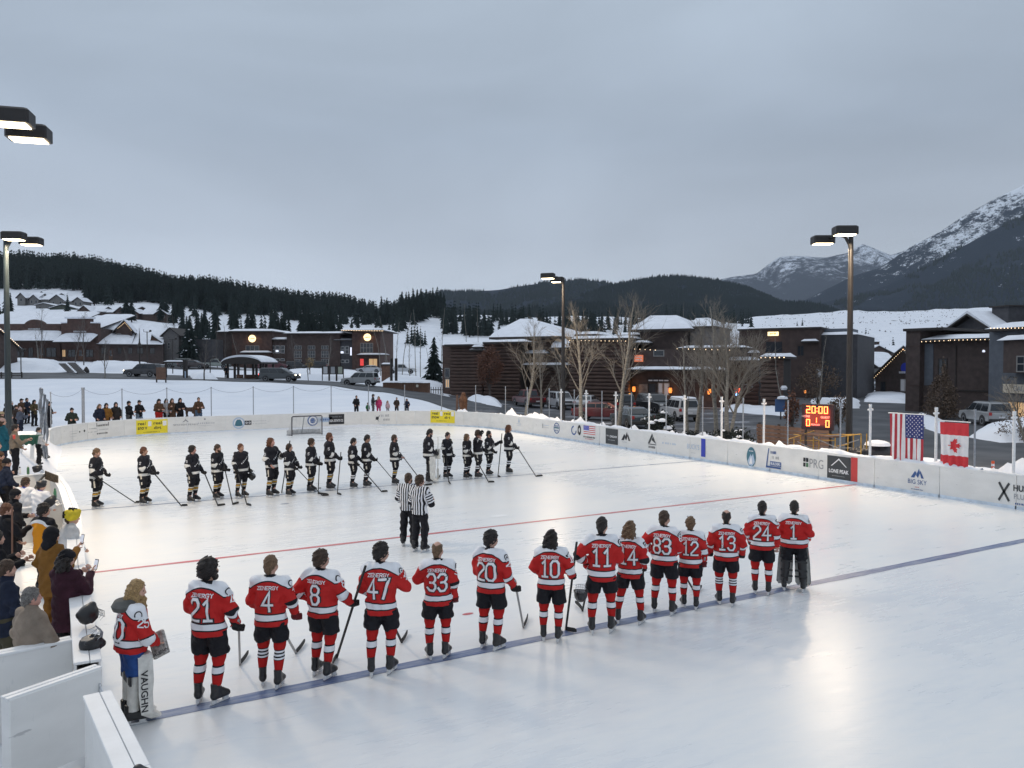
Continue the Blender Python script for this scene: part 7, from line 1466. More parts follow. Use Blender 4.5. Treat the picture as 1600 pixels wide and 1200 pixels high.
# sage tufts on the open hillside
rg = np.random.default_rng(8); V, F = [], []; nb = 0
for _ in range(2600):
 u, d = rg.uniform(1190, 1500), 480 + 560 * rg.random(); p = at_g(u, d)
 if fbm(np.array([p[0] / 60]), np.array([p[1] / 14]), 3, 2)[0] < .5: continue
 s = rg.uniform(.3, .8); V.append(cone * (s * 4, s * 4, s * 1.3) + p); F.append(cf + nb); nb += 5
tag(link('sage_brush', mk_mesh('sage_brush', np.concatenate(V), np.concatenate(F), [mat('sage_brown', (.16, .15, .15), .95)])), kind='stuff')
# ---- bare trees
def bare_tree(label, u, d, vt, seed, lean=0.0, spread=1.0, trunk=.13, name='bare_tree', group=None, bark=None, twig=None, dense=1.0, first=.25, z=None, forks=1):
 p = at_g(u, d); h = float(at_d(u, vt, d)[2] - p[2]); rr = random.Random(seed); t = thing(name, label, 'tree', p, 0, group); tr, cr = MB(), MB()
 def limb(mb, a, d_, L, r, lvl, sides):
  pts = [Vector(a)]; v = Vector(d_).normalized(); k = 5 if lvl == 0 else 4
  for i in range(k):
   v = (v + Vector((rr.uniform(-.11, .11), rr.uniform(-.11, .11), .10 if lvl else rr.uniform(0, .05)))).normalized(); pts.append(pts[-1] + v * (L / k))
  rs = [r * (1 - .8 * i / k) for i in range(k + 1)]; mb.tube(pts, rs, sides, cap=False); return pts
 def grow(a, d_, L, r, lvl):
  pts = limb(cr, a, d_, L, r, lvl, 4 if lvl < 2 else 3)
  if lvl >= 3: return
  n = int((6 if lvl == 1 else 5) * dense + rr.random())
  for i in range(n):
   q = rr.uniform(.25, 1.0); j = min(int(q * (len(pts) - 1)), len(pts) - 2); a2 = pts[j].lerp(pts[j + 1], q * (len(pts) - 1) - j); v = (pts[j + 1] - pts[j]).normalized(); s = v.orthogonal().normalized(); s.rotate(Matrix.Rotation(rr.uniform(0, 6.3), 3, v)); grow(a2, v * .8 + s * rr.uniform(.45, .75), L * rr.uniform(.42, .66), max(r * .5, .007), lvl + 1)
 for fk in range(forks):
  pts = limb(tr, (fk * .15, 0, -.3), (lean + (fk - (forks - 1) / 2) * .35, rr.uniform(-.05, .05), 1), h * (1 - .12 * fk), trunk * (1 - .2 * fk), 0, 8)
  n = int(18 * dense)
  for i in range(n):
   q = first + (1 - first) * (i + rr.random()) / n; j = min(int(q * (len(pts) - 1)), len(pts) - 2); a = pts[j].lerp(pts[j + 1], q * (len(pts) - 1) - j); ang = i * 2.4 + rr.uniform(-.4, .4); L = h * .42 * spread * (1.08 - q) ** .7 * rr.uniform(.7, 1.1)
   grow(a, (math.cos(ang) * .58 * spread, math.sin(ang) * .58 * spread, 1.0), L, trunk * .42 * (1.1 - q), 1)
 tr.build('trunk', bark or M_ASPEN, t, smooth=True); cr.build('crown', twig or M_TWIG, t); return t
GA = 'bare aspens behind the right boards'
for i, (u, d, vt, ln, sp, tk, ds, fk) in enumerate([(819, 60, 500, .02, 1.0, .14, 1.0, 1), (846, 66, 530, 0, .9, .11, .8, 1), (908, 57, 478, .06, 1.0, .17, 1.0, 1), (966, 54, 462, .0, 1.05, .17, 1.0, 1), (1076, 50, 520, -.05, .8, .11, .8, 1), (1088, 49, 505, .03, .95, .15, 1.0, 1), (1121, 47, 470, .0, 1.0, .15, 1.0, 1), (1137, 45, 500, .12, 1.15, .15, 1.2, 2), (877, 70, 540, 0, 1.0, .1, .9, 1)]):
 bare_tree(['bare aspen nearest the left in front of the log wall', 'slim bare aspen between the red pickup and the lamp pole', 'leaning bare aspen just right of the lamp pole', 'tall straight bare aspen in front of the string of lights', 'thin bare aspen stem left of the aspen trio', 'thick bare aspen beside the snowy roofed white car', 'tallest bare aspen in the right hand group', 'forked bare aspen with wide branches left of the neon sign', 'small bare tree behind the lamp pole'][i], u, d, vt, 40 + i, ln, sp, tk, 'bare_aspen', GA, dense=ds, forks=fk)
bare_tree('thin bare tree rising beside the scoreboard', 1277, 58, 520, 60, .02, .35, .06, dense=.6); bare_tree('bare tree reaching in at the right edge over the parked car', 1612, 38, 580, 61, -.35, 1.2, .09, dense=.9); bare_tree('slim leafless tree with a snow clump by the log tower', 1226, 72, 520, 62, .0, .3, .07, dense=.5)
for i, (u, d, vt, sp, tk) in enumerate([(164, 99, 528, .9, .09), (319, 98, 528, .95, .1), (65, 140, 478, .8, .11), (59, 134, 520, .5, .1), (117, 133, 490, .7, .1), (131, 132, 485, .8, .1), (375, 145, 520, .7, .08), (462, 138, 520, .8, .08), (482, 107, 555, .5, .06), (513, 138, 522, .8, .09), (354, 150, 505, .6, .08), (340, 152, 500, .6, .08), (254, 165, 490, .7, .1), (279, 165, 488, .7, .1), (200, 130, 540, .6, .07)]):
 bare_tree(f'slender bare tree in the plaza, {ORD[sorted([164, 319, 65, 59, 117, 131, 375, 462, 482, 513, 354, 340, 254, 279, 200]).index(u)]} from the left', u, d, vt, 80 + i, 0, sp, tk, 'bare_tree', 'bare trees around the plaza', M_TWIG2 if i % 3 else M_ASPEN, M_TWIG2, dense=.75)
for i, (u, d, vt) in enumerate([(595, 130, 510), (607, 150, 490), (618, 135, 500), (628, 128, 485), (641, 125, 515), (650, 140, 480), (657, 122, 505), (671, 115, 540), (690, 120, 478), (604, 118, 535), (735, 150, 470), (745, 155, 478), (1063, 140, 470)]):
 bare_tree(f'thin pale birch trunk between the brick block and the log building, {ORD[sorted([595, 607, 618, 628, 641, 650, 657, 671, 690, 604, 735, 745, 1063]).index(u)]} from the left', u, d, vt, 110 + i, 0, .35, .085, 'birch_tree', 'thin birch trunks', None, M_TWIG2, dense=.5, first=.35)
# ---- leafy brown trees, evergreens and dark shrubs made of many small leaves
def leafy(label, u, d, v0, v1, w, m, n, size, name='leafy_tree', seed=1, group=None, trunk=True, snow=0, shape=1.0, z0=None):
 p = at_g(u, d); rg = np.random.default_rng(seed); zt, zb = float(at_d(u, v0, d)[2]) - p[2], float(at_d(u, v1, d)[2]) - p[2]; t = thing(name, label, 'tree' if trunk else 'shrub', p, 0, group); R_ = w / FPX * d / 2
 cl = rg.normal(size=(46, 3)); cl /= np.linalg.norm(cl, axis=1)[:, None]; cl *= rg.uniform(.45, 1.0, (46, 1)) ** .5; k = rg.integers(0, 46, n); c = cl[k] * .82 + rg.normal(size=(n, 3)) * .14
 q = (c[:, 2] + 1) / 2; rad = np.where(shape > 1, 1.25 * (1.02 - q), 1.0); c = np.stack([c[:, 0] * R_ * rad, c[:, 1] * R_ * rad, zb + (zt - zb) * q], 1)
 a, b = rg.normal(size=(n, 3)), rg.normal(size=(n, 3)); a /= np.linalg.norm(a, axis=1)[:, None]; b = np.cross(a, b); b /= np.linalg.norm(b, axis=1)[:, None]; s = size * rg.uniform(.6, 1.3, (n, 1))
 V = np.stack([c - a * s, c + b * s * .5, c + a * s, c - b * s * .5], 1).reshape(-1, 3); F = np.arange(4 * n).reshape(n, 4); o = link('crown', mk_mesh('crown', V, F, [m]), t)
 b_ = MB()
 if trunk:
  b_.tube([(0, 0, -.3), (.03, 0, zb * .6), (0, .02, (zb + zt) / 2)], [R_ * .07 + .03, R_ * .05 + .02, .02], 7)
 for i in range(26): e = cl[i] * .85; b_.tube([(0, 0, zb * (.7 if trunk else 0) + .05), (e[0] * R_ * .5, e[1] * R_ * .5, zb + (zt - zb) * (e[2] + 1) / 2 * .7), (e[0] * R_, e[1] * R_, zb + (zt - zb) * (e[2] + 1) / 2)], [.022, .016, .006], 4)
 b_.build('trunk', M_TWIG2 if trunk else M_BARK, t)
 for i in range(snow):
  e = cl[i]; e = e / np.linalg.norm(e); b_ = MB(); b_.lathe([(.01, -.03), (.22, 0), (.2, .08), (.1, .14), (.01, .16)], 8); x = b_.build('snow_clump', M_RSNOW, t, (e[0] * R_ * .8, e[1] * R_ * .8, zb + (zt - zb) * (.55 + .4 * abs(e[2]))), smooth=True); x.scale = (rg.uniform(.5, 1.4),) * 3
M_RUST = mat('dry_leaves_rust', (.15, .072, .048), .9, .3, 2); M_DRY = mat('dry_leaves_brown', (.12, .085, .062), .9, .3, 2); M_SHRUB = mat('shrub_dark_green', (.020, .026, .024), .9, .4, 3)
leafy('round crowned tree with rusty leaves in front of the log wall', 765, 88, 541, 606, 46, M_RUST, 4200, .11, seed=3); leafy('brown leaved tree left behind the scoreboard', 1278, 66, 560, 626, 64, M_DRY, 1500, .10, seed=4); leafy('broad brown leaved tree in front of the dark gallery building', 1474, 63, 558, 672, 74, M_DRY, 4200, .09, seed=5, shape=1.2)
leafy('small tree with curled brown leaves by the log tower', 1238, 54, 608, 672, 26, M_RUST, 420, .13, seed=6); leafy('brown bushy tree between the scoreboard and the tall pole', 1312, 50, 612, 668, 34, M_DRY, 1300, .08, seed=7); leafy('brown dry shrub at the right edge below the gallery sign', 1590, 44, 640, 700, 60, M_DRY, 900, .06, 'dry_shrub', seed=17, trunk=False)
leafy('dark evergreen shrub with snow clumps behind the boards', 1030, 46, 640, 708, 62, M_SHRUB, 3000, .10, 'evergreen_shrub', 8, trunk=False, snow=9); leafy('dark spreading evergreen shrub right of the forked aspen', 1144, 41, 668, 722, 84, M_SHRUB, 3000, .10, 'evergreen_shrub', 9, trunk=False, snow=6); leafy('low dark evergreen shrub left of the forked aspen', 1082, 44, 672, 712, 56, M_SHRUB, 1600, .10, 'evergreen_shrub', 19, trunk=False, snow=4)
leafy('small golden leaved bush by the notice boards', 484, 112, 557, 575, 16, mat('golden_leaves', (.26, .19, .10), .9), 260, .12, 'small_bush', 10)
def spruce(label, u, d, vt, w, seed):
 p = at_g(u, d); h = float(at_d(u, vt, d)[2] - p[2]); v, f = conifer_geo(seed, 16, 13, W=w); t = thing('spruce_tree', label, 'tree', p); t.scale = (h,) * 3; link('crown', mk_mesh('crown', v, f, [M_NEED]), t); link('trunk', TRK, t); rr = random.Random(seed)
 for i in range(14): q = rr.uniform(.1, .7); a = rr.uniform(3, 6.4); x = MB().lathe([(.002, -.004), (.022, 0), (.015, .012), (.002, .014)], 7).build('snow_clump', M_RSNOW, t, (math.cos(a) * w * (1 - q) * .8, math.sin(a) * w * (1 - q) * .8, .08 + q * .9), smooth=True)
spruce('big dark spruce beside the brick block', 297, 158, 489, .22, 31); spruce('spruce with small lights left of the log building', 678, 108, 523, .24, 32)
# ================================================================ people on the ice
def feet(u, vf, vt, label, az, z0=0.0, **kw):
 p = on_z(u, vf, z0); h = dep(p) * (vf - vt) / FPX; return figure(label, p, R(az), h, **kw)
def top(u, vt, h, label, az, z0=0.0, **kw):
 r = ray(u, vt)
 for _ in range(12):
  k = (z0 + h - CAM_H) / r[2]; p = CAMP + r * k
  if z0 < -5 or kw.get('flat'): break
  z0 = .5 * z0 + .5 * max(0., ground(p[0], p[1]))
 kw.pop('flat', 0); p[2] = z0; return figure(label, p, R(az), h, **kw)
def st(label, fig, heel, toe, hs=1, **kw):
 return stick(label, fig['hand'][hs], on_z(*heel, .0), on_z(*toe, .0), group='hockey sticks on the ice', **kw)
M_SILV = mat('stick_grey', (.30, .30, .30), .4); M_HELM = mat('helmet_black', (.016, .016, .018), .35)
def helmet_thing(label, p, rz=0.0, tilt=0.0, m=None, group=None):
 t = thing('hockey_helmet', label, 'helmet', p, rz, group); t.rotation_euler = (tilt, 0, rz); link('helmet_shell', hairmesh('helmet'), t, (0, 0, -.065), mats=[m or M_HELM]); b = MB()
 for x in (-.06, -.03, 0, .03, .06): b.tube([(x, .115, .09), (x * 1.1, .16, .03), (x, .14, -.05)], .004, 4, cap=False)
 for z in (.06, .0, -.04): b.tube([(-.09, .06, z), (-.05, .14, z), (.05, .14, z), (.09, .06, z)], .004, 4, cap=False)
 b.build('cage', mat('cage_wire', (.35, .36, .38), .35, metal=.8), t); return t
GR = 'red jersey players standing on the near blue line'
reds = [  # number, u, feet v, top v, facing, head(yaw,pitch), arms, hair, colour, extra
 ('21', 327, 1098, 872, 42, (.75, .05), ('out', 'front'), 'curly', 'dark', dict(skin=1, beard='dark'), 'curly dark hair'),
 ('4', 424, 1072, 866, 30, (.35, .05), ('out', 'front'), 'short', 'sandy', dict(sockm=S_RED3, glovem=M_GLOVER), 'short sandy hair'),
 ('8', 505, 1057, 856, 50, (.5, .1), ('side_stick', 'hip'), 'tousled', 'brown', {}, 'tousled brown hair'),
 ('47', 596, 1053, 846, 32, (.7, .05), ('heart', 'front'), 'tousled', 'dark', dict(gloves=(0, 1)), 'thick dark hair'),
 ('33', 684, 1028, 844, 26, (.3, .05), ('down', 'heart'), 'fringe', 'sandy', dict(glovem=M_GLOVER, gloves=(1, 0)), 'a bald crown'),
 ('20', 767, 1013, 827, 52, (.55, .0), ('out', 'front'), 'tousled', 'dark', {}, 'black hair'),
 ('10', 861, 1001, 827, 40, (.2, .0), ('side_stick', 'front'), 'long', 'dark', {}, 'long dark hair'),
 ('11', 940, 988, 806, 36, (.3, .0), ('front', 'hip'), 'short', 'dark', dict(stance=.16), 'cropped dark hair'),
 ('14', 984, 974, 813, 52, (.2, .0), ('pocket', 'hip'), 'long', 'sandy', dict(stance=.2), 'long fair hair'),
 ('83', 1037, 958, 797, 52, (.4, .05), ('front', 'hip'), 'short', 'brown', dict(stance=.17, gloves=(1, 0)), 'brown hair'),
 ('12', 1078, 950, 807, 46, (.1, .1), ('down', 'front'), 'tousled', 'sandy', dict(glovem=M_GLOVER), 'messy light brown hair'),
 ('13', 1134, 945, 795, 44, (.1, .0), ('out', 'out'), 'fringe', 'dark', dict(sockm=S_RED3), 'thinning dark hair'),
 ('24', 1190, 928, 782, 46, (.15, .05), ('down', 'pocket'), 'short', 'dark', dict(gloves=(0, 1)), 'dark hair')]
FR = {}
for n_, u, vf, vt, az, hd, arms, hr, hc, ex, desc in reds:
 kw = dict(kind='red', num=n_, arms=arms, head=hd, hair=hr, hairc=hc, group=GR, res=.018, sockm=S_RED1, fat=.96 + .05 * math.sin(u), hem=.82 + .03 * math.sin(u * 3), stag=.05 * math.sin(u * 1.7)); kw.update(ex)
 FR[n_] = feet(u, vf, vt, f'red jersey player number {n_} with {desc} on the near blue line', az, **kw)
st('grey stick of the curly haired red player, blade on the ice', FR['21'], (375, 1039), (393, 1023), shaft=M_SILV); st('stick of the sandy haired red player second from the left', FR['4'], (463, 1021), (481, 1005), -1, shaft=M_SILV); st('dark upright stick of the red player with tousled brown hair', FR['8'], (526, 1028), (514, 1046), above=.75); st('black bladed stick of the red player left of the bald one', FR['47'], (628, 1004), (641, 991), -1)
st('grey stick of the black haired red player right of the bald one', FR['20'], (818, 981), (829, 965), shaft=M_SILV); st('upright stick of the long dark haired red player', FR['10'], (884, 985), (897, 991), above=.62); st('dark stick left of the cropped red player beside the long haired one', FR['11'], (910, 955), (903, 944), -1); st('stick of the long fair haired red player', FR['14'], (1003, 952), (1009, 945)); st('dark stick between the brown haired and messy haired red players', FR['83'], (1083, 921), (1089, 914)); st('grey blade showing right of the messy haired red player', FR['12'], (1088, 926), (1100, 920), shaft=M_SILV)
h_ = FR['10']['hand'][1] + RIGHT * .14 + np.array([0, 0, -.22]); helmet_thing('black caged helmet held low beside the long dark haired red player', h_, R(-40), R(150))
def goalie_pads(F, s, w=.30, white=True):
 """tall leg pad strapped to the front of a leg (child of the figure)"""
 k, a = F['kne'][s], F['ank'][s]; b = MB(); prof = [(.0, .10, .02), (.10, .155, .05), (.35, .15, .07), (.50, .15, .085), (.62, .145, .08), (.82, .13, .075), (.86, .10, .05)]; V = []; Fc = []; m = 10
 for z, hw, th in prof:
  for (x, y) in ((-hw, -.06), (-hw, .05), (-hw * .75, .05 + th), (0, .07 + th), (hw * .75, .05 + th), (hw, .05), (hw, -.06), (hw * .8, -.02), (0, .03), (-hw * .8, -.02)): V.append((a[0] * (1 - z) + k[0] * z + x, k[1] + y + .05 + (.16 * (.12 - z) / .12 if z < .12 else 0), .07 + z))
 Fc = [(i * m + j, i * m + (j + 1) % m, (i + 1) * m + (j + 1) % m, (i + 1) * m + j) for i in range(len(prof) - 1) for j in range(m)] + [tuple(range(m)), tuple(range(len(prof) * m - 1, (len(prof) - 1) * m - 1, -1))]
 o = b.add(V, Fc).build('leg_pad', M_PADW, F['root']); b = MB(); b.tube([(k[0] * .9 + a[0] * .1, k[1] - .015, .75), (a[0] * .9 + k[0] * .1, k[1] - .045, .2)], [.10, .075], 10)
 c = b.build('calf_wrap', M_PADK if white else M_PADW, o, smooth=True); b = MB()
 for z in ((.3, .42, .6, .72) if white else (.56, .60, .64)): b.box(k[0] - .12, k[0] + .12, k[1] - .11, k[1] - .085, z, z + .035)
 b.build('strap', M_PADK, o); return o
G1 = feet(1240, 923, 781, 'goalie in red jersey number 1 seen from behind with tall leg pads', 49, kind='goalie', num='1', arms=('pocket', 'pocket'), hair='short', hairc='dark', fat=1.14, group=GR, res=.018, stance=.19, hem=.86, beard='dark'); [goalie_pads(G1, s) for s in (-1, 1)]
def blocker(F, s, label, txt=None):
 b = MB(); b.cbox(-.11, .11, -.03, .03, -.20, .18, .02); hnd = F['hand'][s]; t = thing('goalie_blocker', label, 'goalie glove', hnd); b.build('blocker_board', M_PADW, t); b = MB(); b.tube([(0, -.05, .16), (0, -.06, -.05)], [.075, .06], 10); b.build('cuff', M_PADK, t); return t
t = blocker(G1, 1, 'white goalie blocker at the right hip of the red goalie'); t.rotation_euler = (0, R(8), R(-100))
G25 = feet(206, 1128, 904, 'long bearded blond goalie in red jersey beside the left boards', 80, kind='goalie', num='30', sleeve='25', arms=('lean', 'lean'), head=(.42, -.02), hair='longbeard', hairc='blond', beard='blond', fat=1.10, res=.018, stance=.12, pants=M_PANTB, gloves=(0, 0), lean=.10, hem=.90); [goalie_pads(G25, s, white=False) for s in (-1, 1)]
b = MB(); b.lathe([(.15, -.04), (.17, .02), (.13, .09), (.11, .10)], 14); b.build('sweatshirt_hood', cloth('hood_grey', (.10, .10, .095)), G25['root'], (0, -.06, 1.54), smooth=True)
def pad_text(F, s, txt):
 V, Fc, asp = text_geo(txt, .02); k = F['kne'][s]; sc_ = .095; link('pad_lettering', mk_mesh('pad_lettering', [(k[0] + s * .152, k[1] + .06 + (.05 if False else 0) - c * sc_ * -1 * 0 + c * sc_ * .9, .47 - a * sc_) for a, c in V], Fc, [M_BLACK]), F['root'])
pad_text(G25, 1, 'VAUGHN')
hnd = on_z(243, 1000, 1.02); t = thing('goalie_blocker', 'worn white blocker glove held out by the blond goalie', 'goalie glove', G25['hand'][1] - RIGHT * .04 + np.array([0, 0, -.05]), 0); b = MB(); b.cbox(-.13, .13, -.035, .035, -.19, .19, .02); b.build('blocker_board', mat('blocker_grey', (.36, .35, .33), .7, .5, 22), t); b = MB(); t.scale = (.82,) * 3; b.tube([(-.02, .06, .17), (-.02, .08, -.08)], [.10, .075], 10); b.build('cuff', M_PADW, t, smooth=True); V, Fc, asp = text_geo('VAUGHN', .02); link('lettering', mk_mesh('lettering', [(a * .05, -.0365, -.145 + c * .05) for a, c in V], Fc, [M_BLACK]), t); t.rotation_euler = (R(-28), R(-28), R(-25))
GB = 'black jersey players standing on the far blue line'
blks = [(151, 794, 700, 108, (-.1, -.15), ('out', 'front'), 'short', 'sandy', S_GOLD, 'looking down, standing alone'), (226, 788, 698, 118, (-.35, .05), ('front', 'lean'), 'short', 'auburn', S_GOLD, 'reddish hair and hands on the stick'),
 (302, 785, 696, 128, (-.35, -.02), ('down', 'out'), 'tousled', 'dark', S_GOLD, 'dark hair'), (340, 780, 694, 122, (-.25, -.05), ('front', 'front'), 'short', 'brown', S_GOLD, 'short brown beard'), (377, 778, 693, 148, (-.1, .05), ('out', 'down'), 'short', 'auburn', S_GOLD, 'a broad build, holding a helmet'),
 (425, 776, 684, 132, (-.2, .15), ('pocket', 'high'), 'long', 'auburn', S_GOLD, 'long red hair and an upright stick'), (453, 775, 693, 125, (-.4, .0), ('front', 'lean'), 'short', 'brown', S_GOLD, 'the shortest build, cropped hair'), (486, 769, 685, 118, (-.3, .0), ('front', 'front'), 'tousled', 'brown', S_GOLD, 'brown swept hair'),
 (516, 765, 676, 112, (-.3, .0), ('front', 'front'), 'short', 'auburn', S_GOLD, 'red beard and tall build'), (552, 763, 684, 112, (-.1, -.15), ('out', 'front'), 'short', 'dark', S_WHT2, 'head bowed, left of a close pair'), (573, 761, 679, 116, (-.2, -.15), ('front', 'out'), 'short', 'dark', S_WHT2, 'head bowed, right of a close pair'),
 (617, 757, 679, 112, (-.25, .0), ('front', 'out'), 'short', 'brown', S_CREAM, 'bearded, bare hands, above the referees'), (699, 748, 675, 150, (.1, -.05), ('down', 'down'), 'short', 'dark', S_WHT2, 'arms hanging, right of the goalie'),
 (730, 748, 678, 140, (-.2, .05), ('front', 'down'), 'long', 'sandy', S_WHT2, 'long fair hair'), (747, 747, 672, 125, (-.3, -.1), ('salute', 'front'), 'tousled', 'brown', S_WHT2, 'one hand raised to the face'), (764, 743, 673, 128, (-.3, .05), ('front', 'high'), 'short', 'dark', S_WHT2, 'dark beard and a glove held up'), (795, 740, 664, 118, (-.2, .05), ('front', 'out'), 'long', 'auburn', S_WHT2, 'long red hair at the right end')]
FB = []
for i, (u, vf, vt, az, hd, arms, hr, hc, sk, desc) in enumerate(blks):
 FB.append(feet(u, vf, vt, f'black jersey player, {desc}, {ORD[i + (1 if i > 11 else 0)]} from the left', az, kind='black', arms=arms, head=hd, hair=hr, hairc=hc, group=GB, res=.026, sockm=sk, fat=1.16 if i == 4 else 1.0, beard=hc if i in (3, 8, 11, 15) else None, gloves=(0 if i in (5, 11) else 1, 1), skin=i % 3, stance=.12 + .02 * (i % 3)))
for i, heel, toe, s, lb in [(0, (212, 786), (219, 787), 1, 'first'), (1, (284, 791), (291, 792), 1, 'second'), (2, (341, 791), (351, 791), -1, 'third'), (3, (364, 789), (374, 788), 1, 'fourth'), (4, (386, 789), (390, 792), 1, 'fifth'), (6, (504, 775), (512, 776), 1, 'seventh'), (7, (497, 772), (511, 775), 1, 'eighth'), (8, (527, 772), (531, 775), 1, 'ninth'), (9, (597, 769), (604, 770), 1, 'tenth'), (10, (624, 761), (629, 763), 1, 'eleventh'), (11, (664, 759), (675, 759), 1, 'twelfth'), (12, (701, 753), (702, 758), 1, 'fourteenth'), (13, (764, 754), (771, 755), 1, 'fifteenth'), (16, (838, 745), (848, 745), 1, 'last')]:
 st(f'dark stick slanting to the ice from the {lb} black jersey player', FB[i], heel, toe, s)
st('upright hockey stick held by the sixth black player', FB[5], (440, 770), (443, 768), -1, above=.5); st('upright hockey stick held by the black player raising a glove', FB[15], (778, 745), (780, 747), -1, above=.35)
helmet_thing('black helmet held at the side of the broad black player', FB[4]['hand'][-1] + RIGHT * .12 + np.array([0, 0, -.12]), R(-120), R(120));
GK = feet(670, 754, 670, 'goalie in black jersey with white leg pads, head bowed, among the far line', 112, kind='black', arms=('front', 'pocket'), head=(-.2, -.25), hair='short', hairc='dark', beard='dark', group=GB, res=.026, sockm=S_WHT2, fat=1.1, stance=.17); [goalie_pads(GK, s) for s in (-1, 1)]
stick('white goalie stick slanting across the black jersey goalie', GK['hand'][1], on_z(684, 748, 0), on_z(690, 744, 0), .95, M_PADW, True); t = blocker(GK, 1, 'white catching glove held by the black jersey goalie'); t.rotation_euler = (0, 0, R(-60)); helmet_thing('black and white goalie mask hanging from the goalie hand', GK['hand'][1] - RIGHT * .25 + np.array([0, 0, -.1]), R(-100), R(60))
REF = 'referees at the centre line'
for i, (u, vf, vt, az, hd, hr, hc) in enumerate([(638, 853, 739, 38, (.4, .0), 'short', 'brown'), (656, 862, 742, 55, (.45, .05), 'tousled', 'brown')]):
 f_ = feet(u, vf, vt, ['referee in black and white stripes, left and farther of the pair', 'referee in black and white stripes, right and nearer of the pair, arms folded'][i], az, kind='ref', fat=.88, arms=(('cross', 'cross') if i else ('front', 'front')), head=hd, hair=hr, hairc=hc, res=.02, group=REF, gloves=(0, 0), laces=False, beard='brown' if i == 0 else None, hem=.86)
 b = MB(); q = [f_['bvh'].ray_cast(Vector((x, -.6, z)), Vector((0, 1, 0)))[0] for x, z in ((-.11, 1.36), (.11, 1.36), (.11, 1.31), (-.11, 1.31))]
 if all(q): b.add([p + Vector((0, -.007, 0)) for p in q], [(0, 1, 2, 3)]); b.build('name_bar', M_WHITE, f_['root'])
# ================================================================ spectators beyond the far boards
C = lambda n, c: cloth('cloth_' + n, c)
BK, NV, MU, BRN, OL, GRY, JN, PK, RD, TL, TAN, MAR, GRN = C('black', (.013, .013, .016)), C('navy', (.016, .022, .042)), C('mustard', (.20, .095, .022)), C('brown', (.085, .048, .03)), C('olive', (.06, .055, .036)), C('grey', (.10, .10, .105)), C('denim', (.075, .115, .18)), C('pink', (.48, .05, .15)), C('red', (.40, .025, .022)), C('teal', (.012, .085, .12)), C('tan', (.24, .195, .155)), C('maroon', (.045, .016, .026)), C('green', (.025, .13, .05))
PWH, LGY, DKG, SLB = C('offwhite', (.55, .54, .53)), C('light_grey', (.26, .26, .28)), C('dark_green', (.022, .03, .026)), C('slate_blue', (.085, .10, .135))
GS = 'spectators standing beyond the far boards'
def far(u, vt, vf, label, az, **kw):
 q = on_path(path_hit(u)[0])[0] if u > 80 else at_g(u, 47)[:2]; q = q + (q / np.linalg.norm(q)) * 1.15; p = np.array([q[0], q[1], ground(*q)]); r = ray(u, vt); h = min(1.92, CAM_H + r[2] * dep(p) - p[2]); kw.setdefault('res', .034); return figure(label, p, R(az), h, group=GS, gloves=(0, 0), **kw)
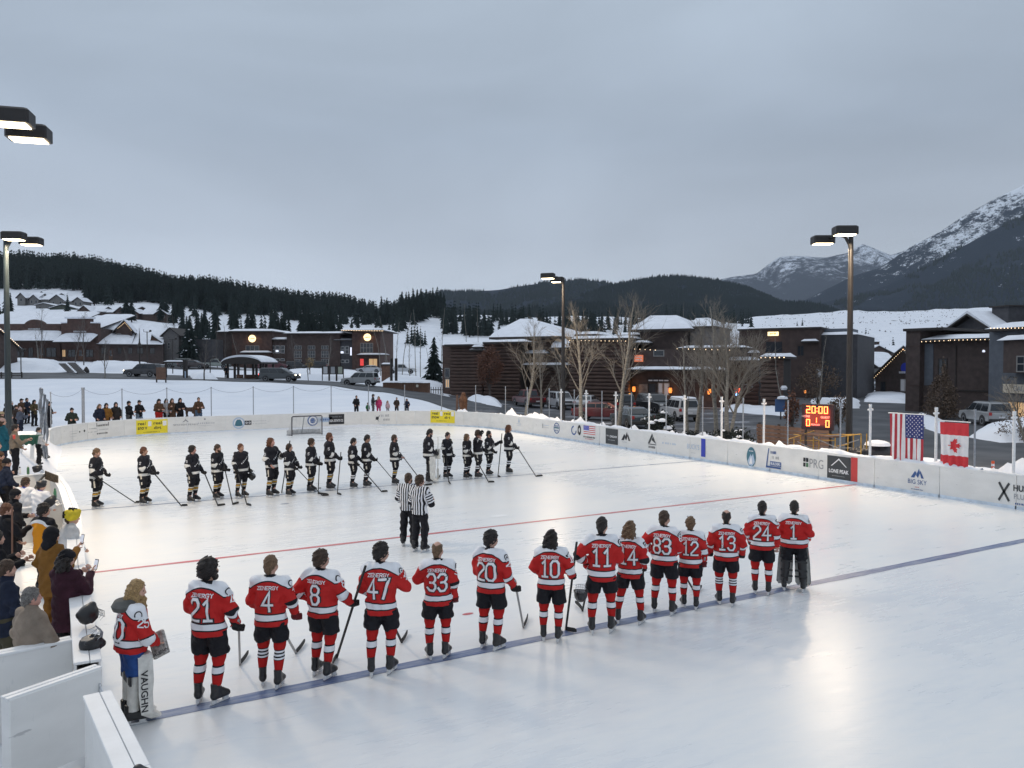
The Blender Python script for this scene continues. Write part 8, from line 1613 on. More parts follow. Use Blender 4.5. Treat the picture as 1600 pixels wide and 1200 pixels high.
for a in [(113, 622, 661, 'spectator in a long dark green coat and cap, arms folded', 165, dict(coat=DKG, trouser=BK, arms=('cross', 'cross'), hem=.62, hair='short', hairc='dark', hat='cap', hatc=BK)), (156, 629, 664, 'spectator with fair long hair in a dark jacket, left of a trio', 150, dict(coat=NV, trouser=BK, hair='long', hairc='sandy', arms=('pocket', 'pocket'), hem=.7)),
  (167, 623, 663, 'spectator in a mustard jacket and black hood, middle of a trio', 160, dict(coat=MU, trouser=BK, hair='short', hairc='dark', hat='hood', hatc=BK, arms=('pocket', 'pocket'))), (182, 626, 663, 'spectator in a dark hooded jacket, right of a trio', 170, dict(coat=C('charcoal', (.025, .022, .022)), trouser=BK, hair=None, hat='hood', hatc=C('charcoal', (.025, .022, .022)), arms=('pocket', 'pocket'), hem=.68)),
  (202, 618, 656, 'spectator in a black jacket and grey trousers by a net post', 130, dict(coat=BK, trouser=GRY, hair='short', hairc='dark', hat='beanie', hatc=BK, arms=('cross', 'pocket'))), (218, 615, 656, 'spectator in a black jacket and light jeans holding something pale', 150, dict(coat=BK, trouser=C('light_denim', (.16, .21, .28)), hair='short', hairc='dark', hat='cap', hatc=BK, arms=('cross', 'cross'))),
  (249, 615, 654, 'spectator in a brown top wrapped in a bright red blanket', 165, dict(coat=BRN, trouser=RD, hair='long', hairc='brown', hat='beanie', hatc=BK, arms=('cross', 'cross'), hem=1.0, fat=1.25)), (261, 614, 652, 'spectator with pale sleeves half hidden by a net post', 160, dict(coat=LGY, trouser=BK, hair='long', hairc='dark', arms=('front', 'front'))), (270, 619, 652, 'spectator in a brown coat holding a pale cup', 160, dict(coat=BRN, trouser=BRN, hair='long', hairc='brown', arms=('high', 'pocket'), hem=.6)),
  (282, 608, 652, 'tallest spectator in a black hooded jacket beside the dog', 170, dict(coat=BK, trouser=BK, hair='short', hairc='dark', hat='hood', hatc=BK, arms=('cross', 'cross'))), (311, 611, 652, 'spectator in a brown jacket and blue jeans right of the dog', 175, dict(coat=BRN, trouser=JN, hair='short', hairc='brown', arms=('cross', 'cross'))), (75, 625, 668, 'spectator in a long dark coat behind the wrapped net poles', 110, dict(coat=BK, trouser=BK, hair='short', hairc='brown', hat='cap', hatc=BK, arms=('cross', 'cross'), hem=.5)),
  (557, 618, 645, 'spectator in dark clothes left of the family beyond the goal', 170, dict(coat=BK, trouser=BK, hair='short', hairc='dark', arms=('pocket', 'pocket'))), (575, 630, 645, 'small child in a green jacket beyond the boards', 170, dict(coat=GRN, trouser=BK, hair='short', hairc='brown', headscale=1.3)), (583, 616, 645, 'adult in a dark jacket and cap beside the pink child', 120, dict(coat=C('dark_grey', (.04, .04, .045)), trouser=GRY, hair='short', hairc='dark', hat='cap', hatc=BK, arms=('high', 'pocket'))),
  (592, 620, 645, 'child in a bright pink jacket', 200, dict(coat=PK, trouser=PK, hair='long', hairc='sandy', fat=1.25, headscale=1.15)), (606, 627, 645, 'small child in pale pink and white', 180, dict(coat=C('pale_pink', (.50, .36, .40)), trouser=C('light_grey', (.26, .26, .28)), hair='long', hairc='sandy', headscale=1.3)), (620, 621, 645, 'spectator in a dark brown coat near the right end posts', 180, dict(coat=C('umber', (.045, .034, .03)), trouser=BK, hair='short', hairc='dark', arms=('pocket', 'pocket'), hem=.6)), (636, 623, 645, 'spectator with dark hair in a navy coat beside a net post', 190, dict(coat=NV, trouser=BK, hair='long', hairc='dark', arms=('cross', 'pocket')))]:
 far(*a[:5], **a[5])
p = at_g(353, 108); figure('person in dark clothes standing at the left end of the bus shelter', p, R(150), 1.75, res=.05, coat=BK, trouser=BK, gloves=(0, 0), arms=('pocket', 'pocket')); p = at_g(1354, 120); figure('person in a dark red jacket walking by the parked cars', p, R(60), 1.75, res=.05, coat=MAR, trouser=BK, gloves=(0, 0)); p = at_g(1363, 121); figure('person in dark clothes walking by the parked cars', p, R(60), 1.75, res=.05, coat=BK, trouser=BK, gloves=(0, 0))
def dog():
 p = at_g(297, 56); t = thing('dog', 'large brown dog standing sideways beyond the boards with its tail raised', 'dog', p, R(-YAW)); f = Field((-.75, -.25, 0), (.75, .25, 1.0), .03)
 f.cap((-.32, 0, .56), (.30, 0, .56), .15, .19, k=.06).cap((-.1, 0, .55), (-.34, 0, .57), .14, .15, k=.05).cap((.30, 0, .62), (-.52, 0, .0 + .78), .0, .0, k=.01) if False else f.cap((-.30, 0, .55), (.28, 0, .56), .145, .185, k=.06)
 f.cap((-.28, 0, .60), (-.46, 0, .72), .12, .10, k=.05).ell((-.52, 0, .78), (.13, .10, .10), k=.04).cap((-.58, 0, .76), (-.70, 0, .73), .055, .045, k=.03)
 for sy in (-1, 1):
  f.cap((-.48, sy * .09, .84), (-.47, sy * .12, .74), .03, .035, k=.02).cap((-.26, sy * .09, .5), (-.27, sy * .09, .26), .075, .05, k=.04).cap((-.27, sy * .09, .26), (-.25, sy * .09, .04), .045, .04, k=.02).cap((-.25, sy * .09, .04), (-.30, sy * .09, .03), .045, k=.02)
  f.cap((.26, sy * .09, .54), (.20, sy * .10, .34), .11, .065, k=.04).cap((.20, sy * .10, .34), (.34, sy * .10, .22), .055, .042, k=.02).cap((.34, sy * .10, .22), (.31, sy * .10, .04), .042, .038, k=.02).cap((.31, sy * .10, .04), (.26, sy * .10, .03), .042, k=.02)
 f.cap((.42, 0, .62), (.58, 0, .72), .05, .04, k=.04).cap((.58, 0, .72), (.70, 0, .86), .04, .025, k=.02); f.wrinkle(.012, 34, 2); link('body', sdf_mesh('body', f, [mat('dog_fur', (.065, .035, .022), .9, .4, 12, .5, 40)]), t)
dog()
p = at_g(724, 64); t = thing('wood_carving', 'rusty brown carved figure standing beside the road beyond the boards', 'sculpture', p); f = Field((-.5, -.4, 0), (.5, .4, 1.9), .05); f.cap((0, 0, .2), (0, 0, 1.1), .28, .34, k=.1).ell((0, 0, 1.5), (.2, .2, .24), k=.1).cap((-.3, .1, 1.1), (-.2, .2, .6), .1, k=.08).cap((.3, .1, 1.1), (.22, .2, .6), .1, k=.08); f.wrinkle(.03, 18, 4); link('figure', sdf_mesh('figure', f, [mat('rust_wood', (.16, .072, .035), .85, .3, 5)]), t)
p = at_g(714, 63); tag(MB().box(-.07, .07, -.07, .07, -.3, 1.55).build('wood_post', M_WOOD, None, p), 'short wooden post left of the carved figure', 'post')
# ================================================================ spectators and players at the left boards
GL = 'spectators crowded along the left boards'
def left(u, vt, label, az, h=1.74, **kw):
 kw.setdefault('res', .022); kw.setdefault('gloves', (0, 0)); return top(u, vt, h, label, az, group=GL, **kw)
tanman = left(50, 918, 'grey haired man in a tan coat with his back to us by the board wall', 62, h=1.72, coat=TAN, trouser=BK, hair='grey_short', hairc='grey', arms=('lean', 'pocket'), head=(.25, 0), fat=1.24, hem=.60, res=.018, gloves=(1, 0), skin=2)
left(6, 876, 'man in a dark navy jacket cut by the left frame edge', 74, coat=NV, trouser=OL, hair='short', hairc='brown', fat=1.2, hem=.74, res=.018, arms=('lean', 'pocket'))
mar = left(104, 860, 'person in a dark maroon coat and black beanie holding up a phone', 46, h=1.74, coat=MAR, trouser=BK, hair='long', hairc='dark', hat='beanie', hatc=BK, arms=('phone', 'phone'), head=(.2, -.12), fat=1.12, hem=.60, res=.018)
mus = left(82, 824, 'person in a mustard brown jacket with a black hooded cap', 48, h=1.76, coat=MU, trouser=C('orange_dark', (.22, .10, .02)), hair=None, hat='hood', hatc=BK, arms=('phone', 'pocket'), head=(.2, 0), fat=1.2, hem=.66, res=.018)
ora = left(69, 787, 'dark haired man in a black and orange jersey holding a drink', 52, h=1.74, jersey=J_GLD, trouser=BK, hair='tousled', hairc='dark', arms=('front', 'lean'), head=(.3, 0), res=.02)
yel = left(104, 802, 'person in a yellow helmet with black stars and a white padded jacket', 70, h=1.55, coat=PWH, trouser=BK, hair='short', hairc='brown', hat='helmet', hatc=mat('helmet_yellow', (.62, .48, .02), .8, .25, 8, .4, 30), arms=('lean', 'lean'), lean=.16, fat=1.35, head=(.1, .0), res=.02, headscale=1.25)
hd_ = next(c for c in yel['root'].children if c.name.startswith('helmet')); star = MB(); star.prism([(.02 * math.cos(a) * (2.6 if i % 2 == 0 else 1.2), .16 + .02 * math.sin(a) * (3.4 if i % 2 == 0 else 1.2)) for i, a in enumerate(np.linspace(0, 2 * math.pi, 11)[:-1])], -.165, -.12, 'y'); star.prism([(.02 * math.cos(a) * (2.6 if i % 2 == 0 else 1.2), .16 + .02 * math.sin(a) * (3.4 if i % 2 == 0 else 1.2)) for i, a in enumerate(np.linspace(0, 2 * math.pi, 11)[:-1])], -.135, -.09, 'x'); star.prism([(.03 * math.cos(a) * (2.6 if i % 2 == 0 else 1.2), -.02 + .03 * math.sin(a) * (2.6 if i % 2 == 0 else 1.2)) for i, a in enumerate(np.linspace(0, 2 * math.pi, 11)[:-1])], .24, .288, 'z'); star.build('star_patch', BK, hd_)
boy = left(39, 747, 'boy in a white jersey with a blue collar standing in the box', 40, h=1.58, jersey=J_WHT, num='3', trouser=BK, hair='tousled', hairc='brown', arms=('lean', 'front'), head=(.4, -.1)); boy2 = left(62, 752, 'boy in a plain white jersey wearing a black helmet', 48, h=1.58, jersey=J_WHT, trouser=BK, hair='short', hairc='brown', hat='helmet', hatc=M_HELM, arms=('lean', 'lean'), head=(.3, -.15))
left(10, 787, 'reddish haired man in a black jacket holding a wooden stick', 72, coat=BK, trouser=BK, hair='short', hairc='auburn', arms=('high', 'front'), fat=1.15, head=(.15, 0)); left(-8, 830, 'man in black cut by the left frame edge below the reddish haired man', 70, coat=BK, trouser=BK, hair='short', hairc='dark', arms=('high', 'high'))
left(9, 717, 'man in a navy jacket with white collar and black beanie', 76, coat=NV, trouser=BK, hair='short', hairc='sandy', hat='beanie', hatc=BK, arms=('lean', 'pocket'), fat=1.15); left(4, 668, 'person in a teal jacket and patterned scarf at the left edge', 80, coat=TL, trouser=NV, hair='long', hairc='brown', hat='beanie', hatc=C('patterned_knit', (.36, .25, .22)), arms=('lean', 'pocket'), fat=1.25, hem=.66)
for a in [(2, 644, 'person in an olive coat and tan brimmed hat', 85, dict(coat=OL, trouser=OL, hair='short', hairc='brown', hat='bucket', hatc=C('straw', (.34, .27, .17)))), (12, 640, 'brown haired person in an olive coat and rust red beanie', 75, dict(coat=C('olive_dark', (.045, .042, .03)), trouser=BK, hair='long', hairc='brown', hat='beanie', hatc=C('rust', (.20, .06, .05)), hem=.55)), (31, 637, 'person in a slate blue jacket, dark trousers and pale knitted hat', 60, dict(coat=SLB, trouser=NV, hair='short', hairc='sandy', hat='pom', hatc=C('pale_knit', (.45, .34, .34)), arms=('high', 'pocket'))),
   (18, 627, 'person in black with a pale furry hat', 110, dict(coat=BK, trouser=BK, hair='short', hairc='grey', hat='pom', hatc=PWH)), (33, 623, 'person in a brown jacket and dark cap, left of a pair behind', 120, dict(coat=BRN, trouser=BK, hair='short', hairc='dark', hat='cap', hatc=BK, arms=('pocket', 'cross'))), (42, 622, 'person in a dark jacket, right of a pair behind', 130, dict(coat=NV, trouser=BK, hair='short', hairc='dark', arms=('cross', 'cross'))), (53, 625, 'person in a brown olive jacket with a dark hood', 140, dict(coat=C('khaki', (.075, .058, .028)), trouser=BK, hair=None, hat='hood', hatc=BK, arms=('cross', 'cross'))),
   (22, 655, 'person in a sand coloured jacket behind the red cup', 80, dict(coat=C('sand', (.20, .16, .12)), trouser=BK, hair='short', hairc='dark', arms=('high', 'front'))), (-6, 690, 'person in a patterned jacket behind the teal jacket', 85, dict(coat=C('patterned', (.2, .12, .11)), trouser=BK, hair='short', hairc='brown'))]:
 left(a[0], a[1], a[2], a[3], h=1.72, res=.028, **a[4])
left(60, 668, 'player in a white jersey and black pants half hidden by the wrapped poles', 100, h=1.45, coat=PWH, trouser=BK, hair='short', hairc='dark', arms=('lean', 'lean'))
for a in [(25, 633, 'person in dark brown behind the slate blue jacket', 120, C('umber', (.045, .034, .03))), (9, 630, 'person in a charcoal jacket at the far left behind the furry hat', 100, C('charcoal', (.025, .022, .022))), (-4, 634, 'person in a green jacket cut by the left frame edge', 95, GRN), (17, 648, 'person in a dark grey jacket between the olive coats', 80, GRY), (0, 706, 'person in a grey brown coat left of the black beanie man', 80, BRN), (22, 765, 'person in dark clothes behind the reddish haired man', 70, BK)]: left(*a[:4], h=1.7, res=.028, coat=a[4], trouser=BK, hair='short', hairc='dark', hat='beanie', hatc=a[4], arms=('pocket', 'cross'))
# ================================================================ small things
def held(name, label, cat, F, s, build, dv=(0, 0, 0)):
 t = thing(name, label, cat, F['hand'][s] + np.array(dv, float), R(-YAW)); build(t); return t
def phone(t):
 MB().cbox(-.038, .038, -.005, .005, -.02, .135, .004).build('phone_body', M_BLACK, t); MB().box(-.033, .033, -.0075, -.0055, -.01, .125).build('screen', mat('phone_screen', (.5, .5, .55), .2, emit=(.75, .8, .9), es=.5), t); t.rotation_euler = (R(-15), 0, R(-50))
held('phone', 'lit phone held up by the person in the maroon coat', 'phone', mar, 1, phone); held('phone', 'dark phone held up in front of the mustard jacket', 'phone', mus, 1, phone, (0, 0, .04))
def can(t, m): MB().lathe([(.026, 0), (.033, .008), (.033, .112), (.027, .122)], 14).build('can_body', m, t, smooth=True)
held('drink_can', 'silver drink can held below the phone', 'drink can', mar, -1, lambda t: can(t, M_STEEL), (0, 0, -.10)); held('drink_cup', 'pale drink can held by the man in the orange jersey', 'drink can', ora, -1, lambda t: can(t, M_WHITE), (0, 0, -.04))
def on_cap(u, v): p = on_z(u, v, BH); return (p[0], p[1], BH + .002)
GH = 'helmets resting on the left boards'
helmet_thing('black helmet on the board cap beside the maroon coat, upper of two', np.array(on_cap(142, 980)) + (0, 0, .10), R(-60), R(20), group=GH); helmet_thing('black helmet upside down on the board cap, lower of two', np.array(on_cap(140, 1012)) + (-.02, 0, .12), R(100), R(150), group=GH); helmet_thing('black helmet lying at the near end of the gate side boards', np.array(on_cap(219, 1252)) + (0, 0, .09), R(40), R(20), group=GH).scale = (.85,) * 3; helmet_thing('black helmet with white vents on the far end of the box divider', np.array(on_cap(59, 742)) + (0, 0, .09), R(-90), R(0), group=GH); helmet_thing('black caged helmet on the cap beside the boy in the helmet', np.array(on_cap(88, 795)) + (-.06, 0, .1), R(-90), R(25), group=GH)
def bottle(u, v, label, m, capm, h=.24):
 p = on_cap(u, v); t = thing('drink_bottle', label, 'bottle', p, 0, 'bottles on the boards'); MB().lathe([(.034, 0), (.037, .02), (.037, h * .6), (.03, h * .75), (.02, h * .8)], 12).build('bottle_body', m, t, smooth=True); MB().lathe([(.022, h * .8), (.022, h * .92), (.008, h * .95), (.008, h)], 10).build('lid', capm, t, smooth=True)
bottle(31, 741, 'white drink bottle with a dark lid, left on the box divider', M_WHITE, M_BLACK); bottle(44, 741, 'green and white drink bottle on the box divider', INK['gn'], M_WHITE, .28); bottle(86, 781, 'green drink bottle standing on the inner board cap', mat('bottle_green', (.06, .2, .10), .35), INK['gn'], .30)
# goalie stick lying over the box corner
t = thing('goalie_stick', 'taped goalie stick with a broad blade leaning over the box corner', 'hockey stick', on_z(80, 745, 1.2)); a = on_z(50, 772, .9) - np.array(t.location); c = on_z(70, 742, 1.25) - np.array(t.location); MB().tube([tuple(a), tuple(a * .5 + c * .5 + np.array((0, 0, .06))), tuple(c)], .035, 6).build('shaft', M_TAPE, t); e = on_z(90, 748, 1.2) - np.array(t.location); d = e - c; up_ = np.array((0, 0, .24))
MB().add([tuple(c - up_ * .5), tuple(c + up_ * .5), tuple(e + up_ * .35), tuple(e - up_ * .6), *[tuple(np.array(q) + FWDH * .04) for q in (c - up_ * .5, c + up_ * .5, e + up_ * .35, e - up_ * .6)]], [(0, 1, 2, 3), (7, 6, 5, 4), (0, 4, 5, 1), (1, 5, 6, 2), (2, 6, 7, 3), (3, 7, 4, 0)]).build('paddle_blade', mat('worn_blade', (.09, .065, .04), .7, .6, 16), t)
p = on_z(24, 905, .0); tag(MB().tube([(0, 0, 0), (.02, 0, 1.5)], .015, 6).build('wooden_stick', mat('stick_wood', (.22, .11, .07), .6), None, on_z(19, 925, .5)), 'upright wooden stick shaft held at the left edge', 'hockey stick')
# green cloth over a white trestle near the wrapped poles
p = on_z(44, 712, 1.0); p[2] = ground(p[0], p[1]); t = thing('trestle_table', 'white slanted trestle with a green cloth over its top', 'table', p, R(-YAW)); t.scale = (.5, .6, .85); w = .55
for sx in (-1, 1): MB().add([(sx * w * .9 - .18, -.25, 0), (sx * w * .9 + .1, -.25, 0), (sx * w * .6 + .14, .05, .95), (sx * w * .6 - .14, .05, .95), (sx * w * .9 - .18, -.2, 0), (sx * w * .9 + .1, -.2, 0), (sx * w * .6 + .14, .1, .95), (sx * w * .6 - .14, .1, .95)], [(0, 1, 2, 3), (7, 6, 5, 4), (0, 4, 5, 1), (1, 5, 6, 2), (2, 6, 7, 3), (3, 7, 4, 0)]).build('leg', M_BOARD, t)
MB().box(-.8, .8, 0, .5, .95, 1.0).build('table_top', M_BOARD, t)
xs = np.linspace(-.85, .85, 24); V = []
for i, x in enumerate(xs):
 r_ = .03 * math.sin(i * 1.3) + .02 * math.sin(i * 2.9); V += [(x, -.12 + r_ * 1.6, .62 + .04 * math.sin(i)), (x, -.08 + r_ * .6, .85), (x, -.02, 1.02), (x, .52, 1.03)]
gc = tag(link('green_cloth', mk_mesh('green_cloth', V, [(i * 4 + j, (i + 1) * 4 + j, (i + 1) * 4 + j + 1, i * 4 + j + 1) for i in range(23) for j in range(3)], [C('bottle_green', (.035, .10, .07))], None, True), None, p, R(-YAW)), 'crumpled dark green cloth hanging over the white trestle', 'cloth'); gc.scale = (.5, .6, .85)
MB_ = MB(); p = on_z(22, 686, 2.2); MB_.lathe([(.03, 0), (.045, .13)], 12); tag(MB_.build('red_cup', mat('cup_red', (.6, .06, .04), .4), None, p), 'red and white cup held in the crowd at the left', 'cup')
# ---------------------------------------------------------------- flags hung behind the right boards
def flag(label, u0, u1, v0, v1, draw, rods):
 s0, _ = path_hit(u0); s1, _ = path_hit(u1); (a, d0), (c, _) = on_path(s0, -.10), on_path(s1, -.10); W = np.linalg.norm(c - a); e = (c - a) / W; n = np.array([-e[1], e[0]]); dd = float(np.append(a, 0) @ FWDH); r = ray(u0, v0); k = (a[0] * FWDH[0] + a[1] * FWDH[1]) / (r[0] * FWDH[0] + r[1] * FWDH[1]); zt = CAM_H + k * r[2]; r = ray(u0, v1); zb = CAM_H + k * r[2]
 t = thing('flag', label, 'flag', (a[0], a[1], zt), math.atan2(e[1], e[0])); H = zt - zb
 def P(x, y, off=0): f = min(1, y * 1.6); return (x * W + .010 * math.sin(x * 40 + y * 3) * f, off + .035 * f * math.sin(x * 26 + 1.4 * math.sin(y * 3)) + .02 * f * math.sin(x * 9 + 2), -y * H + .012 * math.sin(x * 30) * y)
 draw(t, P, W, H); MB().tube([(-.06, 0, .0), (W + .06, 0, .0)], .018, 8).build('top_rail', M_POSTW, t); return t
def cells(nm, t, P, rects, m, off=0.0, nx=3, ny=26):
 V, F = [], []
 for x0, x1, y0, y1 in rects:
  k = max(1, round((y1 - y0) * ny)); q = max(nx, int((x1 - x0) * 34)); b = len(V); V += [P(x0 + (x1 - x0) * i / q, y0 + (y1 - y0) * j / k, off) for i in range(q + 1) for j in range(k + 1)]; F += [(b + i * (k + 1) + j, b + (i + 1) * (k + 1) + j, b + (i + 1) * (k + 1) + j + 1, b + i * (k + 1) + j + 1) for i in range(q) for j in range(k)]
 return link(nm, mk_mesh(nm, V, F, [m], None, True), t)
FR_, FW_, FB_ = mat('flag_red', (.42, .03, .045), .75, .08, 8), mat('flag_white', (.74, .72, .73), .75, .04, 8), mat('flag_blue', (.028, .04, .17), .75, .08, 8)
def usa(t, P, W, H):
 sw = 1 / 13; cu, cv = 1 - 7 * sw, .44
 for i in range(13): cells('stripe', t, P, [(i * sw, (i + 1) * sw, .0 if i < 6 else cv, 1)], FR_ if i % 2 == 0 else FW_)
 cn = cells('canton', t, P, [(cu, 1, 0, cv)], FB_); V, F = [], []
 for r_ in range(11):
  for q in range(9):
   if (r_ + q) % 2 == 0:
    x, y = cu + (1 - cu) * (q + 1) / 10, cv * (r_ + 1) / 12; b = len(V)
    for k in range(10): a = math.pi * 2 * k / 10; rr_ = .022 if k % 2 == 0 else .010; V.append(P(x + rr_ * math.cos(a), y + rr_ * math.sin(a) * W / H, -.007))
    F.append(tuple(range(b, b + 10)))
 o = link('stars', mk_mesh('stars', V, F, [FW_]), cn); o['kind'] = 'stuff'
def canada(t, P, W, H):
 RC = mat('flag_bright_red', (.60, .035, .045), .75, .06, 8); cells('red_band', t, P, [(0, 1, .03, .30)], RC); cells('white_band', t, P, [(0, 1, .30, .745)], FW_); cells('red_band', t, P, [(0, 1, .745, 1)], RC)
 half = [(0, 1.0), (.14, .72), (.33, .82), (.26, .30), (.50, .56), (.56, .42), (.88, .48), (.78, .20), (.90, .10), (.46, -.22), (.52, -.40), (.05, -.34), (.06, -.80)]
 pts = half + [(-x, y) for x, y in half[::-1][:-1]]; V = [P(.50 + y * .30 * .82, .525 + x * .235 * .9 * .82, -.008) for x, y in pts]; n = len(pts); V = [P(.50 + y * .246 * q, .525 + x * .1735 * q, -.014) for q in (1, .8, .6, .4, .2, .01) for x, y in pts]; link('maple_leaf', mk_mesh('maple_leaf', V, [(r * n + i, r * n + (i + 1) % n, (r + 1) * n + (i + 1) % n, (r + 1) * n + i) for r in range(5) for i in range(n)], [RC]), t)
flag('stars and stripes flag hanging sideways behind the right boards', 1387, 1440, 645, 729, usa, 0); flag('red and white maple leaf flag hanging sideways behind the right boards', 1465.5, 1510.5, 657, 728, canada, 0)
b = MB(); a_, c_ = on_path(path_hit(1354)[0], -.1)[0], on_path(path_hit(1520)[0], -.1)[0]
# ---------------------------------------------------------------- scoreboard on yellow scaffolding, plank fence behind
f = Facade('scoreboard', 'black electronic scoreboard with lit red digits reading 20:00', 'scoreboard', 1253, 33, 1303.5, 32.2, depth=.14)
x1 = f.L; z1, z0 = f.loc(1278, 631.5)[1], f.loc(1278, 672)[1]; f.mesh('panel', MB().cbox(0, x1, 0, .14, z0, z1, .01), mat('scoreboard_face', (.03, .012, .014), .5)); H = z1 - z0; M_LED = mat('led_red', (1, .2, .05), .5, emit=(1, .20, .05), es=5.5)
for x in (.12, x1 - .2): f.mesh('leg', MB().box(x, x + .08, .04, .12, .3, z0 - .002), M_TRIM)
SEG = {'0': 'abcdef', '1': 'bc', '2': 'abged', ':': ''}
def digit(ch, x, z, w, h):
 q = w * .20; y = -.012; S = {'a': (x, x + w, z + h - q, z + h), 'd': (x, x + w, z, z + q), 'g': (x, x + w, z + h / 2 - q / 2, z + h / 2 + q / 2), 'b': (x + w - q, x + w, z + h / 2 + .004, z + h - q - .004), 'c': (x + w - q, x + w, z + q + .004, z + h / 2 - .004), 'f': (x, x + q, z + h / 2 + .004, z + h - q - .004), 'e': (x, x + q, z + q + .004, z + h / 2 - .004)}; b = MB()
 for s in SEG[ch]: x0, xx, za, zb = S[s]; b.box(x0, xx, y, -.001, za, zb)
 o = f.mesh('lit_digit', b, M_LED); o['kind'] = 'stuff'
w, h = x1 * .125, H * .28
for i, ch in enumerate('2000'): digit(ch, x1 * (.15 + .165 * i + (.05 if i > 1 else 0)), z0 + H * .64, w, h)
b = MB(); [b.box(x1 * .475, x1 * .495, -.012, -.001, z0 + H * q, z0 + H * (q + .04)) for q in (.70, .82)]; f.mesh('lit_colon', b, M_LED)['kind'] = 'stuff'; digit('0', x1 * .15, z0 + H * .14, x1 * .12, H * .27); digit('0', x1 * .75, z0 + H * .12, x1 * .12, H * .27); digit('1', x1 * .40, z0 + H * .26, x1 * .08, H * .24)
for txt, xq, zq, hh in (('HOME', .14, .52, .08), ('GUEST', .74, .50, .08), ('PERIOD', .44, .20, .07)):
 V, F, asp = text_geo(txt, .01); k = H * hh; link('lettering', mk_mesh('lettering', [(x1 * xq + a * k, -.006, z0 + H * zq + c * k) for a, c in V], F, [mat('score_text', (.75, .62, .60), .6)]), f.t)
ld = bpy.data.lights.new('scoreboard_glow', 'AREA'); ld.size = 1.0; ld.size_y = .7; ld.shape = 'RECTANGLE'; ld.energy = 14; ld.color = (1, .12, .05); lo = link('scoreboard_glow', ld, f.t, (x1 / 2, -.06, (z0 + z1) / 2)); lo.rotation_euler = (R(90), 0, 0)
M_SCAF = mat('scaffold_yellow', (.42, .24, .04), .55, .3, 6); M_SCG = mat('scaffold_grey', (.26, .25, .24), .5, .2, 6)
f = Facade('scaffold', 'yellow pipe scaffolding with crossed braces under the scoreboard', 'scaffold', 1207, 34.5, 1346, 30.6, z0=-.7, depth=.5)
us_ = [(1232, 686), (1251, 680), (1271, 682), (1305, 684), (1325, 681), (1345.5, 678)]
for i, (u, v) in enumerate(us_): x, z = f.loc(u, v, .0); f.mesh('upright', MB().tube([(x, 0, 0), (x, 0, z)], .024, 8), M_SCAF, smooth=True); f.mesh('upright', MB().tube([(x, .35, 0), (x, .35, z)], .024, 8), M_SCAF, smooth=True)
def bar(p, q, m, y=0.0, r=.02): a, c = f.loc(*p, y), f.loc(*q, y); f.mesh('cross_bar', MB().tube([(a[0], y, a[1]), (c[0], y, c[1])], r, 8), m, smooth=True)
for p, q, m, y in [((1232, 686), (1272, 673), M_SCAF, .0), ((1240, 679), (1346, 679), M_SCAF, .35), ((1271, 682), (1312, 680), M_SCG, .03), ((1314, 682), (1346, 678), M_SCAF, .03), ((1271, 683), (1342, 715), M_SCG, -.03), ((1246, 690), (1290, 712), M_SCG, -.03), ((1342, 687), (1280, 707), M_SCG, .05), ((1250, 688), (1306, 688), M_SCAF, .04), ((1307, 697), (1326, 694), M_SCAF, .04), ((1232, 703), (1252, 703), M_SCAF, .03), ((1251, 700), (1345, 700), M_SCG, .35)]: bar(p, q, m, y)
x0, za = f.loc(1253, 677, .1); xe = f.loc(1306, 677, .1)[0]; f.mesh('deck_plank', MB().box(x0, xe, -.1, .5, za - .05, za), M_WOOD)
f = Facade('plank_fence', 'brown fence of wide horizontal planks behind the scaffolding', 'fence', 1183, 40, 1300, 36, z0=-.8, depth=.1)
zt = f.loc(1222, 666)[1]; n = 11; pm = MB().cbox(0, f.L, 0, .05, .03, zt / n, .012).mesh('plank', M_WOOD)
for i in range(n): link('plank', pm, f.t, (random.uniform(-.03, .03), random.uniform(-.015, .015), i * zt / n))
for q in (.02, .3, .62, .97): f.mesh('post', MB().box(f.L * q - .05, f.L * q + .05, .052, .15, 0, zt + .08), M_TRIM)
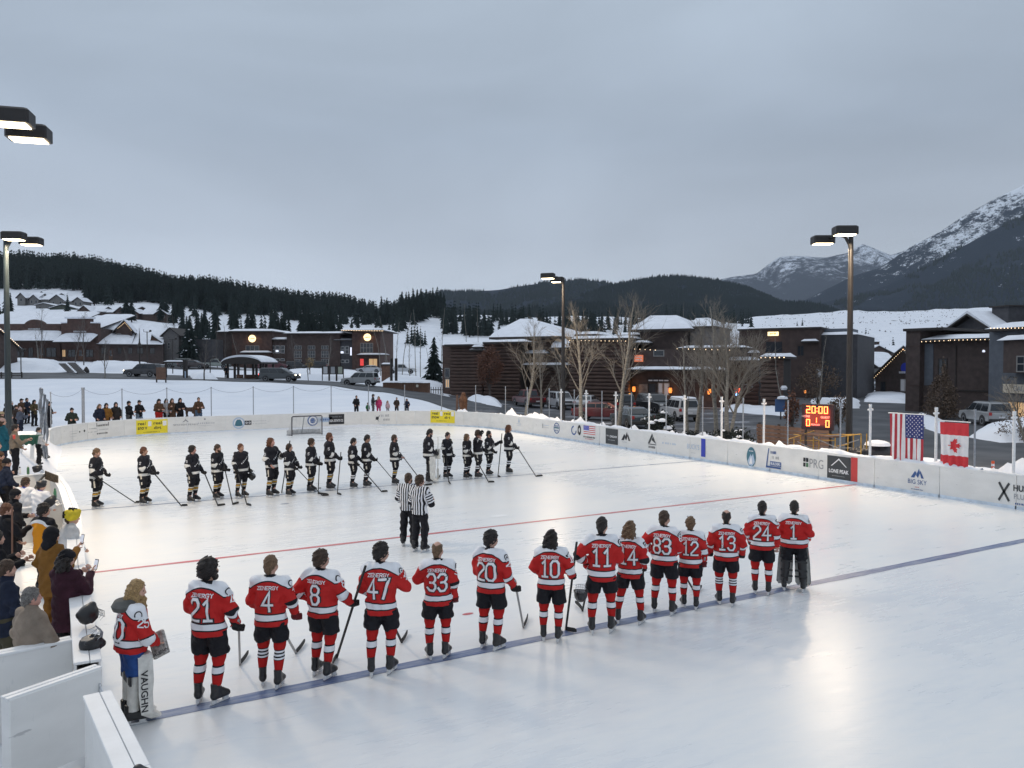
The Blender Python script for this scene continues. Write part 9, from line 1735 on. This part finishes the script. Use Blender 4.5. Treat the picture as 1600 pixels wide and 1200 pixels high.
# tarp covered machine beside the tall pole, with its wheel
p = at_g(1361, 31); t = thing('covered_machine', 'black tarp covered machine with a wheel beside the tall light pole', 'machine', (p[0], p[1], .0), R(-30)); fl = Field((-1.1, -.8, 0), (1.1, .8, 1.9), .045); fl.cap((-.35, 0, .75), (.45, 0, .85), .42, .5, k=.2).cap((.55, 0, .4), (.55, 0, 1.0), .42, .35, k=.15).cap((-.6, 0, .3), (-.6, 0, .8), .3, .2, k=.2); fl.wrinkle(.05, 12, 6); link('tarp', sdf_mesh('tarp', fl, [mat('black_tarp', (.022, .022, .025), .45, .2, 5, .4, 8)]), t)
MB().lathe([(.2, -.12), (.42, -.1), (.42, .1), (.2, .12)], 18, (.35, -.55, .42), axis='y').build('wheel', M_TYRE, t, smooth=True); MB().lathe([(.5, 1.28), (.44, 1.40), (.25, 1.47), (.02, 1.5)], 12).build('snow_cap', M_RSNOW, t, (.3, 0, -.06), smooth=True)
p = on_path(path_hit(1524, 735)[0], -1.0)[0]; t = thing('marker_post', 'orange marker post with white bands behind the boards near the maple leaf flag', 'marker post', (p[0], p[1], .35)); MB().lathe([(.09, 0), (.06, .04), (.045, .06), (.045, .95)], 12).build('post_tube', mat('marker_orange', (.70, .10, .03), .5), t, smooth=True); MB().lathe([(.047, .62), (.047, .70)], 12).build('reflective_band', M_WHITE, t); MB().lathe([(.047, .78), (.047, .86)], 12).build('reflective_band', M_WHITE, t)
p = at_g(1221, 62); t = thing('blue_sign', 'small blue hanging sign with snow on top by the log tower', 'sign', p, R(-YAW)); z = float(at_d(1221, 633, 62)[2] - p[2]); MB().cbox(-.5, .3, -.05, .05, z - .55, z + .5, .04).build('panel', INK['bb'] if False else mat('sign_blue', (.05, .11, .26), .6), t); MB().box(-.04, .04, .06, .14, -.2, z + .5).build('post', M_TRIM, t); MB().lathe([(.45, .0), (.4, .16), (.1, .25)], 8).build('snow_cap', M_RSNOW, t, (.1, 0, z + .5), smooth=True)
pk = on_z(735, 959, .0)
# dark puck lying on the far ice
p = on_z(500, 763, .0); tag(MB().lathe([(.038, 0), (.038, .025)], 16).build('puck', M_BLACK, None, p), 'small black puck lying on the ice near the far blue line', 'puck')
